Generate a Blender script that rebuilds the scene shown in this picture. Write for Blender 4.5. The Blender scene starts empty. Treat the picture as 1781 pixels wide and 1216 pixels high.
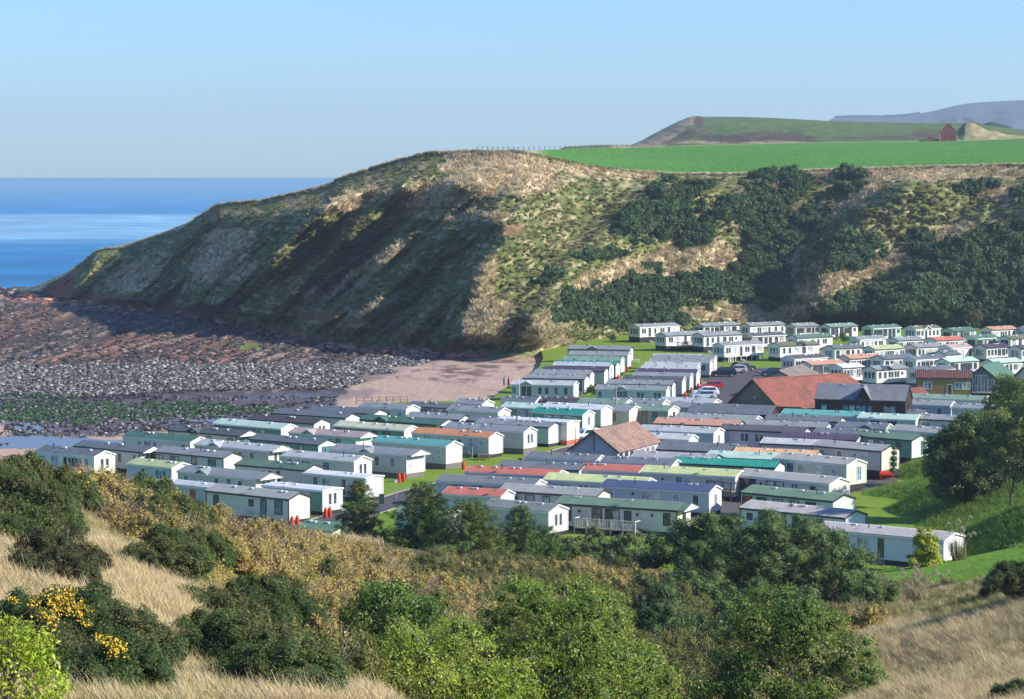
import bpy, bmesh, math, random
import numpy as np
from mathutils import Vector, Matrix

SC = bpy.context.scene
COL = SC.collection
R = math.radians
rng = np.random.default_rng(7)
random.seed(7)

# ------------------------------------------------------------------ camera
F = 4600.0                      # focal length in pixels of the 1781 px wide photograph
CZ = 37.0                       # eye height above the caravan park
PITCH = math.atan((608 - 305) / F)
cam_d = bpy.data.cameras.new('camera')
cam = bpy.data.objects.new('camera', cam_d)
COL.objects.link(cam)
cam.location = (0, 0, CZ)
cam.rotation_euler = (math.pi / 2 - PITCH, 0, 0)
cam_d.sensor_width = 36.0
cam_d.lens = F / 1781.0 * 36.0
cam_d.clip_start = 1.0
cam_d.clip_end = 60000.0
SC.camera = cam

# ------------------------------------------------------------------ light
SUN_EL, SUN_AZ = R(29.5), R(-14.0)        # azimuth measured from +X towards +Y
sdir = Vector((math.cos(SUN_EL) * math.cos(SUN_AZ), math.cos(SUN_EL) * math.sin(SUN_AZ), math.sin(SUN_EL)))
world = bpy.data.worlds.new('World')
SC.world = world
world.use_nodes = True
wn = world.node_tree
bg = wn.nodes['Background']
sky = wn.nodes.new('ShaderNodeTexSky')
sky.sky_type = 'NISHITA'
sky.sun_disc = False
sky.sun_elevation = SUN_EL
sky.sun_rotation = R(90.0) - SUN_AZ
sky.altitude = 0.0
sky.air_density = 1.0
sky.dust_density = 0.25
sky.ozone_density = 2.6
tint = wn.nodes.new('ShaderNodeMix'); tint.data_type = 'RGBA'; tint.blend_type = 'MULTIPLY'; tint.inputs[0].default_value = 1.0
tint.inputs[7].default_value = (0.56, 0.80, 1.14, 1)
wn.links.new(sky.outputs[0], tint.inputs[6]); wn.links.new(tint.outputs[2], bg.inputs[0])
bg.inputs[1].default_value = 0.112
sun_d = bpy.data.lights.new('sun', 'SUN')
sun_d.energy = 5.0
sun_d.angle = R(0.5)
sun_d.color = (1.0, 0.93, 0.82)
sun = bpy.data.objects.new('sun', sun_d)
COL.objects.link(sun)
sun.rotation_euler = (-sdir).to_track_quat('-Z', 'Y').to_euler()
SC.view_settings.view_transform = 'Standard'
SC.view_settings.look = 'None'
SC.view_settings.exposure = 0.64
SC.view_settings.gamma = 1.0
SC.view_settings.use_curve_mapping = False
SC.cycles.max_bounces = 5
SC.cycles.diffuse_bounces = 2
SC.cycles.glossy_bounces = 2
SC.cycles.transparent_max_bounces = 4
SC.cycles.volume_bounces = 0
SC.cycles.use_adaptive_sampling = True

# ------------------------------------------------------------------ surveying: where a line of sight meets the land
cP, sP = math.cos(PITCH), math.sin(PITCH)
def ray(px, py):
    x = (np.asarray(px, float) - 890.5) / F
    y = -(np.asarray(py, float) - 608.0) / F
    Y = cP + y * sP                  # forward component
    Z = -sP + y * cP
    return x / Y, Z / Y              # X and Z per metre of Y
def at_depth(px, py, D):
    a, b = ray(px, py)
    return a * D, D + 0 * a, CZ + b * D
def on_z(px, py, z):
    a, b = ray(px, py)
    D = (z - CZ) / b
    return a * D, D, z + 0 * D
def proj(X, Y, Z):
    dz = Z - CZ
    d = Y * cP - dz * sP
    u = Y * sP + dz * cP
    return 890.5 + F * X / d, 608.0 - F * u / d

# ------------------------------------------------------------------ noise
def _hash(ix, iy, seed):
    h = (ix.astype(np.int64) * 374761393 + iy.astype(np.int64) * 668265263 + seed * 1442695041) & 0xFFFFFFFF
    h = ((h ^ (h >> 13)) * 1274126177) & 0xFFFFFFFF
    return ((h ^ (h >> 16)) & 0xFFFF) / 65535.0
def vnoise(x, y, seed=0):
    x = np.asarray(x, float); y = np.asarray(y, float)
    ix = np.floor(x); iy = np.floor(y)
    fx = x - ix; fy = y - iy
    fx = fx * fx * (3 - 2 * fx); fy = fy * fy * (3 - 2 * fy)
    a = _hash(ix, iy, seed); b = _hash(ix + 1, iy, seed)
    c = _hash(ix, iy + 1, seed); d = _hash(ix + 1, iy + 1, seed)
    return (a + (b - a) * fx) * (1 - fy) + (c + (d - c) * fx) * fy
def fbm(x, y, seed=0, o=4):
    s = 0; a = 0.5; t = 0
    for i in range(o):
        s = s + a * vnoise(x * 2 ** i, y * 2 ** i, seed + i * 17); t += a; a *= 0.5
    return s / t                      # 0..1
def sstep(a, b, x):
    t = np.clip((np.asarray(x, float) - a) / (b - a), 0, 1)
    return t * t * (3 - 2 * t)

# ------------------------------------------------------------------ materials
MATS = {}
def newmat(name):
    m = bpy.data.materials.new(name); m.use_nodes = True
    nt = m.node_tree; b = nt.nodes['Principled BSDF']
    return m, nt, b
def texc(nt, scale=(1, 1, 1), rot=(0, 0, 0), obj=True):
    t = nt.nodes.new('ShaderNodeTexCoord'); mp = nt.nodes.new('ShaderNodeMapping')
    nt.links.new(t.outputs['Object'], mp.inputs[0]); mp.inputs['Scale'].default_value = scale
    mp.inputs['Rotation'].default_value = rot
    return mp.outputs[0]
def noisen(nt, vec, scale, detail=4, rough=0.55):
    n = nt.nodes.new('ShaderNodeTexNoise'); n.inputs['Scale'].default_value = scale
    n.inputs['Detail'].default_value = detail; n.inputs['Roughness'].default_value = rough
    if vec is not None: nt.links.new(vec, n.inputs['Vector'])
    return n.outputs['Fac']
def ramp(nt, fac, stops):
    r = nt.nodes.new('ShaderNodeValToRGB'); e = r.color_ramp.elements
    while len(e) < len(stops): e.new(0.5)
    for i, (p, c) in enumerate(stops):
        e[i].position = p; e[i].color = (c[0], c[1], c[2], 1) if hasattr(c, '__len__') else (c, c, c, 1)
    nt.links.new(fac, r.inputs[0])
    return r.outputs[0]
def mix(nt, a, b, fac, mode='MIX'):
    n = nt.nodes.new('ShaderNodeMix'); n.data_type = 'RGBA'; n.blend_type = mode
    for s, v in ((n.inputs[0], fac), (n.inputs[6], a), (n.inputs[7], b)):
        if isinstance(v, (int, float)): s.default_value = v
        elif hasattr(v, '__len__'): s.default_value = (v[0], v[1], v[2], 1)
        else: nt.links.new(v, s)
    return n.outputs[2]
def bump(nt, b, h, strength=0.4, dist=0.1):
    n = nt.nodes.new('ShaderNodeBump'); n.inputs['Strength'].default_value = strength
    n.inputs['Distance'].default_value = dist
    nt.links.new(h, n.inputs['Height']); nt.links.new(n.outputs[0], b.inputs['Normal'])
def paint(name, c, rough=0.5, var=0.12, metal=0.0, nscale=1.2):
    if name in MATS: return MATS[name]
    m, nt, b = newmat(name)
    v = texc(nt)
    n = noisen(nt, v, nscale, 5, 0.6)
    k = ramp(nt, n, [(0.3, 1 - var), (0.7, 1 + var * 0.4)])
    nt.links.new(mix(nt, c, k, 1.0, 'MULTIPLY'), b.inputs['Base Color'])
    b.inputs['Roughness'].default_value = rough; b.inputs['Metallic'].default_value = metal
    b.inputs['Specular IOR Level'].default_value = 0.3
    MATS[name] = m; return m
def siding(name, c, pitch=0.17, vertical=False):
    """painted cladding boards: colour, faint weathering and the shallow board laps"""
    if name in MATS: return MATS[name]
    m, nt, b = newmat(name)
    v = texc(nt)
    n = noisen(nt, texc(nt, (0.6, 0.6, 2.2)), 1.0, 5, 0.6)
    k = ramp(nt, n, [(0.3, 0.86), (0.7, 1.04)])
    sep = nt.nodes.new('ShaderNodeSeparateXYZ'); nt.links.new(v, sep.inputs[0])
    mth = nt.nodes.new('ShaderNodeMath'); mth.operation = 'DIVIDE'; mth.inputs[1].default_value = pitch
    nt.links.new(sep.outputs[0 if vertical else 2], mth.inputs[0])
    fr = nt.nodes.new('ShaderNodeMath'); fr.operation = 'FRACT'; nt.links.new(mth.outputs[0], fr.inputs[0])
    line = ramp(nt, fr.outputs[0], [(0.0, 0.72), (0.10, 1.0)])
    col = mix(nt, mix(nt, c, k, 1.0, 'MULTIPLY'), line, 0.55, 'MULTIPLY')
    nt.links.new(col, b.inputs['Base Color'])
    b.inputs['Roughness'].default_value = 0.55
    b.inputs['Specular IOR Level'].default_value = 0.25
    bump(nt, b, fr.outputs[0], 0.35, 0.02)
    MATS[name] = m; return m
def attr_mat(name, rough=0.9, nscale=2.0, lo=0.65, hi=1.25, bstr=0.5, bdist=0.3, detail=6, transl=0.0, spec=0.1, stretch=(1, 1, 1)):
    """base colour from the mesh's own Col attribute, broken up by noise"""
    if name in MATS: return MATS[name]
    m, nt, b = newmat(name)
    a = nt.nodes.new('ShaderNodeAttribute'); a.attribute_name = 'Col'
    n = noisen(nt, texc(nt, stretch), nscale, detail, 0.65)
    k = ramp(nt, n, [(0.3, lo), (0.7, hi)])
    col = mix(nt, a.outputs['Color'], k, 1.0, 'MULTIPLY')
    nt.links.new(col, b.inputs['Base Color'])
    b.inputs['Roughness'].default_value = rough
    b.inputs['Specular IOR Level'].default_value = spec
    if bstr: bump(nt, b, n, bstr, bdist)
    MATS[name] = m; return m
def leaf_mat(name, c=None, transl=0.35, rough=0.55, var=0.5, spec=0.25, hue=None):
    """leaves: Col attribute (or one colour) times a per-instance variation, part of the light passing through"""
    if name in MATS: return MATS[name]
    m, nt, b = newmat(name)
    oi = nt.nodes.new('ShaderNodeObjectInfo')
    k = ramp(nt, oi.outputs['Random'], [(0.0, 1 - var * 0.5), (1.0, 1 + var * 0.5)])
    if c is None:
        a = nt.nodes.new('ShaderNodeAttribute'); a.attribute_name = 'Col'; src = a.outputs['Color']
    else:
        src = c
    col = mix(nt, src, k, 1.0, 'MULTIPLY')
    if hue is not None:
        wn_ = nt.nodes.new('ShaderNodeTexWhiteNoise'); wn_.noise_dimensions = '1D'
        nt.links.new(oi.outputs['Random'], wn_.inputs['W'])
        f = ramp(nt, wn_.outputs[0], [(0.45, 0.0), (1.0, 0.85)])
        col = mix(nt, col, hue, f)
    nt.links.new(col, b.inputs['Base Color'])
    b.inputs['Roughness'].default_value = rough
    b.inputs['Specular IOR Level'].default_value = spec
    if transl:
        t = nt.nodes.new('ShaderNodeBsdfTranslucent'); nt.links.new(col, t.inputs[0])
        ms = nt.nodes.new('ShaderNodeMixShader'); ms.inputs[0].default_value = transl
        nt.links.new(b.outputs[0], ms.inputs[1]); nt.links.new(t.outputs[0], ms.inputs[2])
        nt.links.new(ms.outputs[0], nt.nodes['Material Output'].inputs[0])
    MATS[name] = m; return m
def glass_mat(name, c):
    if name in MATS: return MATS[name]
    m, nt, b = newmat(name)
    n = noisen(nt, texc(nt), 1.7, 2)
    nt.links.new(mix(nt, c, ramp(nt, n, [(0.35, 0.5), (0.65, 1.7)]), 1.0, 'MULTIPLY'), b.inputs['Base Color'])
    b.inputs['Roughness'].default_value = 0.06
    b.inputs['Specular IOR Level'].default_value = 0.7
    MATS[name] = m; return m

# ------------------------------------------------------------------ mesh helpers
def link(name, me, mat=None, parent=None, loc=None, rotz=None):
    o = bpy.data.objects.new(name, me); COL.objects.link(o)
    if mat is not None and me is not None and hasattr(me, 'materials') and len(me.materials) == 0:
        for mm in (mat if isinstance(mat, (list, tuple)) else [mat]): me.materials.append(mm)
    if parent is not None: o.parent = parent
    if loc is not None: o.location = loc
    if rotz is not None: o.rotation_euler = (0, 0, rotz)
    return o
def thing(name, label, cat, loc=(0, 0, 0), rotz=0.0, group=None):
    o = bpy.data.objects.new(name, None); COL.objects.link(o)
    o.empty_display_size = 0.3
    o.location = loc; o.rotation_euler = (0, 0, rotz)
    tag(o, label, cat, group); return o
def tag(o, label=None, cat=None, group=None, kind=None):
    if label: o['label'] = label
    if cat: o['category'] = cat
    if group: o['group'] = group
    if kind: o['kind'] = kind
    return o
def np_mesh(name, V, Fc, cols=None, smooth=False):
    """V (n,3), Fc (m,k) with one k for all faces"""
    me = bpy.data.meshes.new(name)
    V = np.asarray(V, np.float32); Fc = np.asarray(Fc, np.int32)
    m, k = Fc.shape
    me.vertices.add(len(V)); me.vertices.foreach_set('co', V.ravel())
    me.loops.add(m * k); me.loops.foreach_set('vertex_index', Fc.ravel())
    me.polygons.add(m); me.polygons.foreach_set('loop_start', np.arange(0, m * k, k, dtype=np.int32))
    me.polygons.foreach_set('loop_total', np.full(m, k, np.int32))
    if smooth: me.polygons.foreach_set('use_smooth', np.ones(m, bool))
    if cols is not None:
        a = me.color_attributes.new('Col', 'FLOAT_COLOR', 'POINT')
        c = np.ones((len(V), 4), np.float32); c[:, :3] = cols
        a.data.foreach_set('color', c.ravel())
    me.update(); me.validate()
    return me
def grid_mesh(name, X, Y, Z, cols=None, smooth=True, keep=None):
    n, m = X.shape
    V = np.stack([X, Y, Z], -1).reshape(-1, 3)
    idx = np.arange(n * m).reshape(n, m)
    f = np.stack([idx[:-1, :-1], idx[:-1, 1:], idx[1:, 1:], idx[1:, :-1]], -1).reshape(-1, 4)
    if keep is not None: f = f[keep[:-1, :-1].ravel()]
    return np_mesh(name, V, f, None if cols is None else cols.reshape(-1, 3), smooth)
class MB:
    """collects boxes and prisms for one mesh"""
    def __init__(s): s.v = []; s.f = []; s.mi = []
    def add(s, vs, fs, mi=0):
        k = len(s.v); s.v += [tuple(v) for v in vs]; s.f += [tuple(i + k for i in f) for f in fs]; s.mi += [mi] * len(fs)
        return s
    def box(s, x0, x1, y0, y1, z0, z1, mi=0):
        v = [(x0, y0, z0), (x1, y0, z0), (x1, y1, z0), (x0, y1, z0), (x0, y0, z1), (x1, y0, z1), (x1, y1, z1), (x0, y1, z1)]
        return s.add(v, [(0, 3, 2, 1), (4, 5, 6, 7), (0, 1, 5, 4), (1, 2, 6, 5), (2, 3, 7, 6), (3, 0, 4, 7)], mi)
    def tube(s, pts, rad, n=6, mi=0, cap=True):
        rings = []
        pts = [Vector(p) for p in pts]
        if not hasattr(rad, '__len__'): rad = [rad] * len(pts)
        for i, p in enumerate(pts):
            d = (pts[min(i + 1, len(pts) - 1)] - pts[max(i - 1, 0)])
            if d.length < 1e-6: d = Vector((0, 0, 1))
            d.normalize()
            u = d.orthogonal().normalized() if abs(d.z) < 0.95 else Vector((1, 0, 0))
            u = (u - d * u.dot(d)).normalized(); w = d.cross(u)
            rings.append([p + (u * math.cos(2 * math.pi * j / n) + w * math.sin(2 * math.pi * j / n)) * rad[i] for j in range(n)])
        vs = [v for r in rings for v in r]; fs = []
        for i in range(len(pts) - 1):
            for j in range(n):
                a = i * n + j; b2 = i * n + (j + 1) % n
                fs.append((a, b2, b2 + n, a + n))
        if cap:
            fs.append(tuple(range(n - 1, -1, -1))); fs.append(tuple(range((len(pts) - 1) * n, len(pts) * n)))
        return s.add(vs, fs, mi)
    def lathe(s, prof, n=12, cx=0, cy=0, mi=0):
        vs = []; fs = []
        for (r, z) in prof:
            for j in range(n):
                t = 2 * math.pi * j / n; vs.append((cx + r * math.cos(t), cy + r * math.sin(t), z))
        for i in range(len(prof) - 1):
            for j in range(n):
                a = i * n + j; b2 = i * n + (j + 1) % n
                fs.append((a, b2, b2 + n, a + n))
        fs.append(tuple(range(n - 1, -1, -1))); fs.append(tuple(range((len(prof) - 1) * n, len(prof) * n)))
        return s.add(vs, fs, mi)
    def mesh(s, name, smooth=False):
        me = bpy.data.meshes.new(name); me.from_pydata(s.v, [], s.f)
        me.polygons.foreach_set('material_index', s.mi)
        if smooth: me.polygons.foreach_set('use_smooth', [True] * len(s.f))
        me.update(); return me
    def build(s, name, mat=None, parent=None, loc=None, rotz=None, smooth=False):
        return link(name, s.mesh(name, smooth), mat, parent, loc, rotz)
# ================================================================== LAND
def lerpc(x, pts, j):
    return np.interp(x, [p[0] for p in pts], [p[j] for p in pts])

# ---- the cliff: foot and crest surveyed as (bearing px, height px, distance or height)
TOE = [(-260, 505, -3.2), (-60, 507, -3.2), (40, 516, -3.0), (120, 523, -2.8), (200, 530, -2.6), (300, 541, -2.3), (400, 556, -2.0), (540, 590, -1.4),
       (640, 607, -1.8), (700, 613, -1.8), (790, 618, -1.3), (860, 618, -0.4), (940, 613, -0.3), (1000, 600, -0.3), (1095, 584, -0.3), (1300, 572, -0.3),
       (1500, 570, -0.3), (1781, 574, -0.3), (2150, 590, -0.3)]
CREST = [(-260, 505.5, 905), (-60, 506, 900), (20, 506, 895), (62, 512, 880), (90, 492, 876), (120, 477, 872), (165, 438, 868), (178, 434, 866), (212, 431, 862), (270, 411, 844), (320, 396, 822),
         (350, 372, 806), (382, 354, 790), (450, 349, 762), (500, 338, 745), (560, 326, 732), (600, 307, 724), (640, 294, 716), (690, 279, 707), (735, 267, 699), (780, 264, 690),
         (820, 262, 682), (860, 263, 676), (905, 264, 672), (960, 276, 684), (1020, 289, 696), (1100, 298, 708), (1180, 303, 715), (1290, 303, 716), (1350, 299, 716),
         (1480, 294, 714), (1600, 291, 706), (1781, 286, 696), (2150, 276, 680)]
# spurs: (polyline of px points), how far they stand out (m), reach to the left and to the right (px)
SPURS = [
    ([(1590, 312), (1510, 372), (1450, 450), (1425, 530)], 17, 62, 150),
    ([(1850, 345), (1700, 425), (1610, 480), (1540, 560)], 13, 60, 140),
    ([(1190, 318), (1090, 385), (1000, 468), (930, 560)], 21, 62, 130),
    ([(1300, 320), (1240, 400), (1190, 480)], 6, 40, 60),
    ([(905, 375), (860, 425), (835, 500), (805, 600)], 17, 80, 120),
    ([(730, 275), (610, 325), (520, 400), (470, 455)], 17, 36, 100),
    ([(560, 335), (480, 372), (430, 420), (350, 505)], 24, 40, 120),
    ([(400, 350), (345, 395), (270, 460), (205, 520)], 16, 30, 100),
    ([(800, 320), (690, 425), (640, 480), (560, 560)], 12, 24, 52),
    ([(860, 372), (780, 400), (700, 480), (600, 575)], 10, 26, 48),
    ([(700, 330), (600, 420), (520, 500), (450, 560)], 9, 24, 28),
    ([(880, 420), (800, 500), (730, 560), (690, 610)], 10, 26, 30),
    ([(178, 434), (150, 470), (115, 515)], 5, 22, 34),
    ([(640, 300), (545, 380), (450, 470), (380, 530)], 8, 20, 24)]
def seg_d(px, py, pts):
    """signed px distance to a polyline (positive to its right) and the place along it 0..1"""
    best = np.full(np.shape(px), 1e9); sg = np.zeros(np.shape(px)); al = np.zeros(np.shape(px)); n = len(pts) - 1
    for i in range(n):
        ax, ay = pts[i]; bx, by = pts[i + 1]
        dx, dy = bx - ax, by - ay; L2 = dx * dx + dy * dy
        t = ((px - ax) * dx + (py - ay) * dy) / L2; tc = np.clip(t, 0, 1)
        ex = px - ax - tc * dx; ey = py - ay - tc * dy
        d = np.hypot(ex, ey); cr = -(dx * (py - ay) - dy * (px - ax))
        m = d < best
        best = np.where(m, d, best); sg = np.where(m, np.sign(cr), sg); al = np.where(m, (i + tc) / n, al)
    return best * sg, al
def cliff_D(px, py):
    ty = lerpc(px, TOE, 1); tz = lerpc(px, TOE, 2)
    cy = lerpc(px, CREST, 1); cd = lerpc(px, CREST, 2)
    a, b = ray(px, ty); td = (tz - CZ) / b
    t = np.clip((ty - py) / np.maximum(ty - cy, 1.0), -0.15, 1)
    D = td + (cd - td) * np.clip(t, 0, 1) ** 0.92
    fade = sstep(0.0, 0.12, t) * sstep(1.0, 0.86, t)
    wx = px + 26 * (fbm(px / 90.0, py / 70.0, 5) - 0.5)
    wy = py + 26 * (fbm(px / 90.0, py / 70.0, 9) - 0.5)
    off = 0
    for pts, A, wl, wr in SPURS:
        sd, al = seg_d(wx, wy, pts)
        w = np.where(sd < 0, wl, wr)
        off = off - 1.6 * A * np.exp(-np.abs(sd / w) ** 1.5 * 1.9)
    # runnels down the slope, running from upper right to lower left
    q = (px * 0.64 + py * 0.77) / 26.0; r2 = (px * 0.77 - py * 0.64) / 150.0
    rid = 1 - np.abs(2 * fbm(q, r2, 31, 4) - 1)
    small = fbm(px / 14.0, py / 9.0, 77, 4) - 0.5
    off = off - 17.0 * (rid - 0.7) * sstep(1250, 500, px) - 5 * (rid - 0.7) - 3.6 * small
    off = off - 14 * np.exp(-((px - 850) / 150.0) ** 2 - ((py - 325) / 42.0) ** 2)
    return D + off * fade
def ell(px, py, L, wob=0.35):
    """soft union of tilted ellipses (cx, cy, rx, ry, tilt deg, strength)"""
    n = (fbm(px / 22.0, py / 14.0, 3, 4) - 0.5) * 2 * wob
    n = n + (fbm(px / 6.0, py / 4.0, 8, 3) - 0.5) * wob
    s = np.zeros(np.shape(px))
    for cx, cy, rx, ry, t, k in L:
        c, q = math.cos(R(t)), math.sin(R(t))
        u = ((px - cx) * c + (py - cy) * q) / rx; v = (-(px - cx) * q + (py - cy) * c) / ry
        s = np.maximum(s, k * sstep(1.15, 0.75, np.sqrt(u * u + v * v) + n))
    return s
TAN = [(880, 300, 110, 36, 8, 1), (800, 330, 120, 26, -8, .8), (800, 376, 85, 9, 2, 1), (1040, 298, 110, 11, 6, .9), (610, 350, 60, 15, -18, .9), (385, 450, 60, 30, -35, 1), (395, 410, 46, 12, -5, .8),
       (240, 480, 50, 22, -25, .6), (410, 478, 34, 11, -25, .9), (680, 440, 36, 7, -42, .9), (600, 490, 60, 8, -38, .5), (550, 515, 34, 10, -15, .7), (660, 530, 40, 6, -30, .6), (1120, 480, 130, 36, -14, 1), (1230, 440, 80, 30, 20, .9), (1020, 500, 70, 22, -30, .9),
       (960, 560, 60, 30, -40, .5), (1300, 360, 30, 60, 20, .9), (1230, 545, 150, 13, 0, 1), (1390, 545, 110, 14, -4, 1), (1480, 480, 110, 16, -22, 1), (1600, 302, 150, 14, -2, 1), (1390, 300, 210, 8, 0, .8), (1720, 330, 70, 18, 10, .8), (1500, 340, 60, 10, -35, .9),
       (1365, 430, 34, 90, 0, .6), (1180, 385, 30, 26, 0, .6), (850, 560, 50, 40, -50, .5), (1700, 300, 120, 12, 0, .9), (1360, 330, 40, 40, 0, .5), (1640, 420, 80, 40, -10, .35), (840, 500, 20, 60, 10, .5), (960, 600, 40, 12, 0, .7), (470, 330, 60, 8, -14, .4)]
GORSE = [(1150, 375, 60, 36, -20, 1), (1110, 385, 36, 22, 0, 1), (1185, 350, 22, 18, 0, .9), (1310, 370, 52, 48, 20, 1), (1340, 420, 40, 60, 10, 1), (1330, 480, 44, 44, 0, 1), (1215, 415, 30, 18, -25, 1), (1130, 465, 16, 8, 0, 1),
         (1040, 445, 34, 7, -8, .9), (1190, 505, 110, 26, -12, 1), (1080, 515, 90, 30, -14, 1), (1260, 500, 80, 28, 0, 1), (1010, 535, 60, 22, -20, .9), (950, 490, 14, 8, 0, .8), (1330, 312, 26, 9, 5, 1), (1380, 325, 22, 26, 0, .8), (1482, 308, 20, 9, 0, 1), (1480, 328, 22, 9, 0, 1),
         (1720, 470, 110, 60, -22, 1), (1620, 520, 130, 42, -12, 1), (1500, 535, 90, 22, -14, 1), (1760, 540, 90, 40, 0, 1), (1770, 430, 60, 40, -30, 1), (1620, 440, 42, 16, -10, .9), (1600, 415, 26, 12, 0, .8), (1480, 440, 44, 34, -10, .9), (1724, 324, 10, 6, 0, 1), (1772, 340, 16, 9, 0, 1), (1690, 330, 30, 8, 0, .6), (1720, 345, 26, 22, 0, .4),
         (1100, 560, 90, 14, 0, .8), (920, 540, 50, 20, -40, .5), (1190, 330, 10, 8, 0, .8), (1227, 326, 12, 10, 0, .9), (1400, 385, 30, 16, 20, .6), (1100, 400, 40, 14, 0, .8)]
REDS = [(100, 500, 50, 20, -40, 1), (150, 515, 90, 9, 6, .8), (330, 545, 90, 8, 12, .7), (500, 580, 120, 10, 14, .55), (370, 372, 26, 14, 0, .45), (620, 560, 120, 26, 10, .35), (760, 612, 60, 8, 0, 1), (800, 600, 20, 12, 0, .8), (650, 470, 90, 12, -40, .3), (1445, 430, 30, 20, 0, .3), (890, 400, 26, 10, 0, .45)]
c_tan = np.array((0.58, 0.46, 0.29)); c_ol = np.array((0.17, 0.18, 0.055)); c_gr = np.array((0.10, 0.145, 0.045))
c_gorse = np.array((0.05, 0.085, 0.035)); c_red = np.array((0.23, 0.075, 0.045)); c_br = np.array((0.10, 0.065, 0.035))
def cliff_masks(px, py):
    return ell(px, py, TAN), ell(px, py, GORSE, 0.75), ell(px, py, REDS, 0.5)
def cliff_col(px, py):
    t, g, r = cliff_masks(px, py)
    n = fbm(px / 16.0, py / 11.0, 51, 5); n2 = fbm(px / 60.0, py / 40.0, 61, 4)
    e = lambda a: a[..., None]
    c = c_ol * e(1 - n) + c_gr * e(n)
    c = c * e(1 - sstep(.52, .7, n2) * .25) + c_br * e(sstep(.52, .7, n2) * .25)
    patch = np.clip(sstep(.50, .66, fbm(px / 12.0, py / 7.0, 71, 5)) * .45 + t, 0, 1)
    c = c * e(1 - patch) + c_tan * e(patch * (0.75 + .5 * n))
    c = c * e(1 - r) + c_red * e(r)
    c = c * e(1 - g) + c_gorse * e(g * (0.7 + .6 * n))
    return c
xs = np.arange(-260, 2150, 3.0); ts = np.linspace(-0.06, 1.0, 150)
PX, T = np.meshgrid(xs, ts)
ty = lerpc(PX, TOE, 1); cy = lerpc(PX, CREST, 1)
PY = ty + (cy - ty) * T
PY = PY + 2.6 * (fbm(PX / 11.0, PY * 0 + 3, 13, 3) - 0.5) * sstep(0.9, 1.0, T)
DD = cliff_D(PX, PY)
X, Y, Z = at_depth(PX, PY, DD)
low = T < 0
Z = np.where(low, Z - 2.0 * (-T / 0.06), Z)
m_cliff = attr_mat('cliff_turf', 0.95, 0.55, 0.55, 1.35, 0.9, 0.9, 9)
cl = link('cliff', grid_mesh('cliff', X, Y, Z, cliff_col(PX, PY)), m_cliff); tag(cl, kind='structure')
crestXYZ = (X[-1].copy(), Y[-1].copy(), Z[-1].copy(), PX[-1].copy())

# ---- plateau behind the crest: rough verge, then the green field
FARE = [(-260, 505.6, 915), (62, 512.5, 892), (165, 438.5, 884), (320, 396, 852), (450, 349, 792), (560, 326, 762), (690, 279, 737), (820, 262.6, 715), (905, 264, 700), (940, 261, 860), (1000, 259, 960), (1100, 256.5, 1040),
        (1250, 251.5, 1090), (1400, 248, 1120), (1600, 245.5, 1150), (1700, 244, 1150), (1781, 240, 1150), (2150, 232, 1150)]
k = np.linspace(0, 1, 40)
PXp, K = np.meshgrid(xs, k)
cx_, cy_, cz_, _ = crestXYZ
ex, ey, ez = at_depth(xs, lerpc(xs, FARE, 1), lerpc(xs, FARE, 2))
Xp = cx_ * (1 - K) + ex * K; Yp = cy_ * (1 - K) + ey * K
bulge = 0.2 * np.sin(K * math.pi)
czs = np.convolve(np.pad(cz_, 30, mode='edge'), np.ones(61) / 61, mode='valid'); Zp = (cz_ + (czs - cz_) * sstep(0, .12, K)) * (1 - K) + ez * K + bulge
green = sstep(905, 960, PXp) * sstep(0.02, 0.05, K + 0.03 * (fbm(PXp / 12.0, K * 9, 4) - .5)) * (1 - sstep(.985, 1.0, K))
cpl = np.array((0.60, 0.48, 0.30)) * (0.7 + .6 * fbm(PXp / 9.0, K * 60, 6))[..., None]
cfl = np.array((0.085, 0.235, 0.030)) * (0.9 + .2 * fbm(PXp / 120.0, K * 9, 16))[..., None]
Cp = cpl * (1 - green[..., None]) + cfl * green[..., None]
pl = link('clifftop_field', grid_mesh('clifftop_field', Xp, Yp, Zp, Cp), attr_mat('field_crop', 0.95, 0.6, 0.50, 1.42, 0.6, 0.4, 6, stretch=(1.6, 0.30, 1))); tag(pl, kind='structure')
# back of the plateau, falling away out of sight
bx = np.stack([ex, ex * 1.25, ex * 1.6]); by = np.stack([ey, ey + 160, ey + 600]); bz = np.stack([ez, ez - 18, ez - 60])
bk = link('far_slope', grid_mesh('far_slope', bx, by, bz, np.tile(np.array((0.16, 0.14, 0.06)), (3, len(xs), 1))), m_cliff); tag(bk, kind='structure')

# ---- the hills behind
def hill(name, sky_pts, base_y, D0, D1, colfn, nrow=50, step=4, x0=None, x1=None, amp=4.0, mat=None, seed=0):
    hx = np.arange(x0 if x0 is not None else sky_pts[0][0], (x1 or sky_pts[-1][0]) + 1, step, dtype=float)
    top = lerpc(hx, sky_pts, 1)
    PXh, K = np.meshgrid(hx, np.linspace(0, 1, nrow))
    PYh = base_y(PXh) * (1 - K) + top * K
    Dh = D0 + (D1 - D0) * K + amp * (fbm(PXh / 40.0, PYh / 12.0, 90 + seed) - .5) * np.sin(np.clip(K, 0, 1) * math.pi)
    Xh, Yh, Zh = at_depth(PXh, PYh, Dh)
    # a back side
    Xb = np.vstack([Xh, Xh[-1:] * 1.08, Xh[-1:] * 1.3]); Yb = np.vstack([Yh, Yh[-1:] * 1.08, Yh[-1:] * 1.3]); Zb = np.vstack([Zh, Zh[-1:] - 0.02 * D1, Zh[-1:] - 0.12 * D1])
    C = colfn(PXh, PYh, K); C = np.concatenate([C, C[-1:], C[-1:]], 0)
    o = link(name, grid_mesh(name, Xb, Yb, Zb, C), mat); tag(o, kind='structure'); return o
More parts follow.
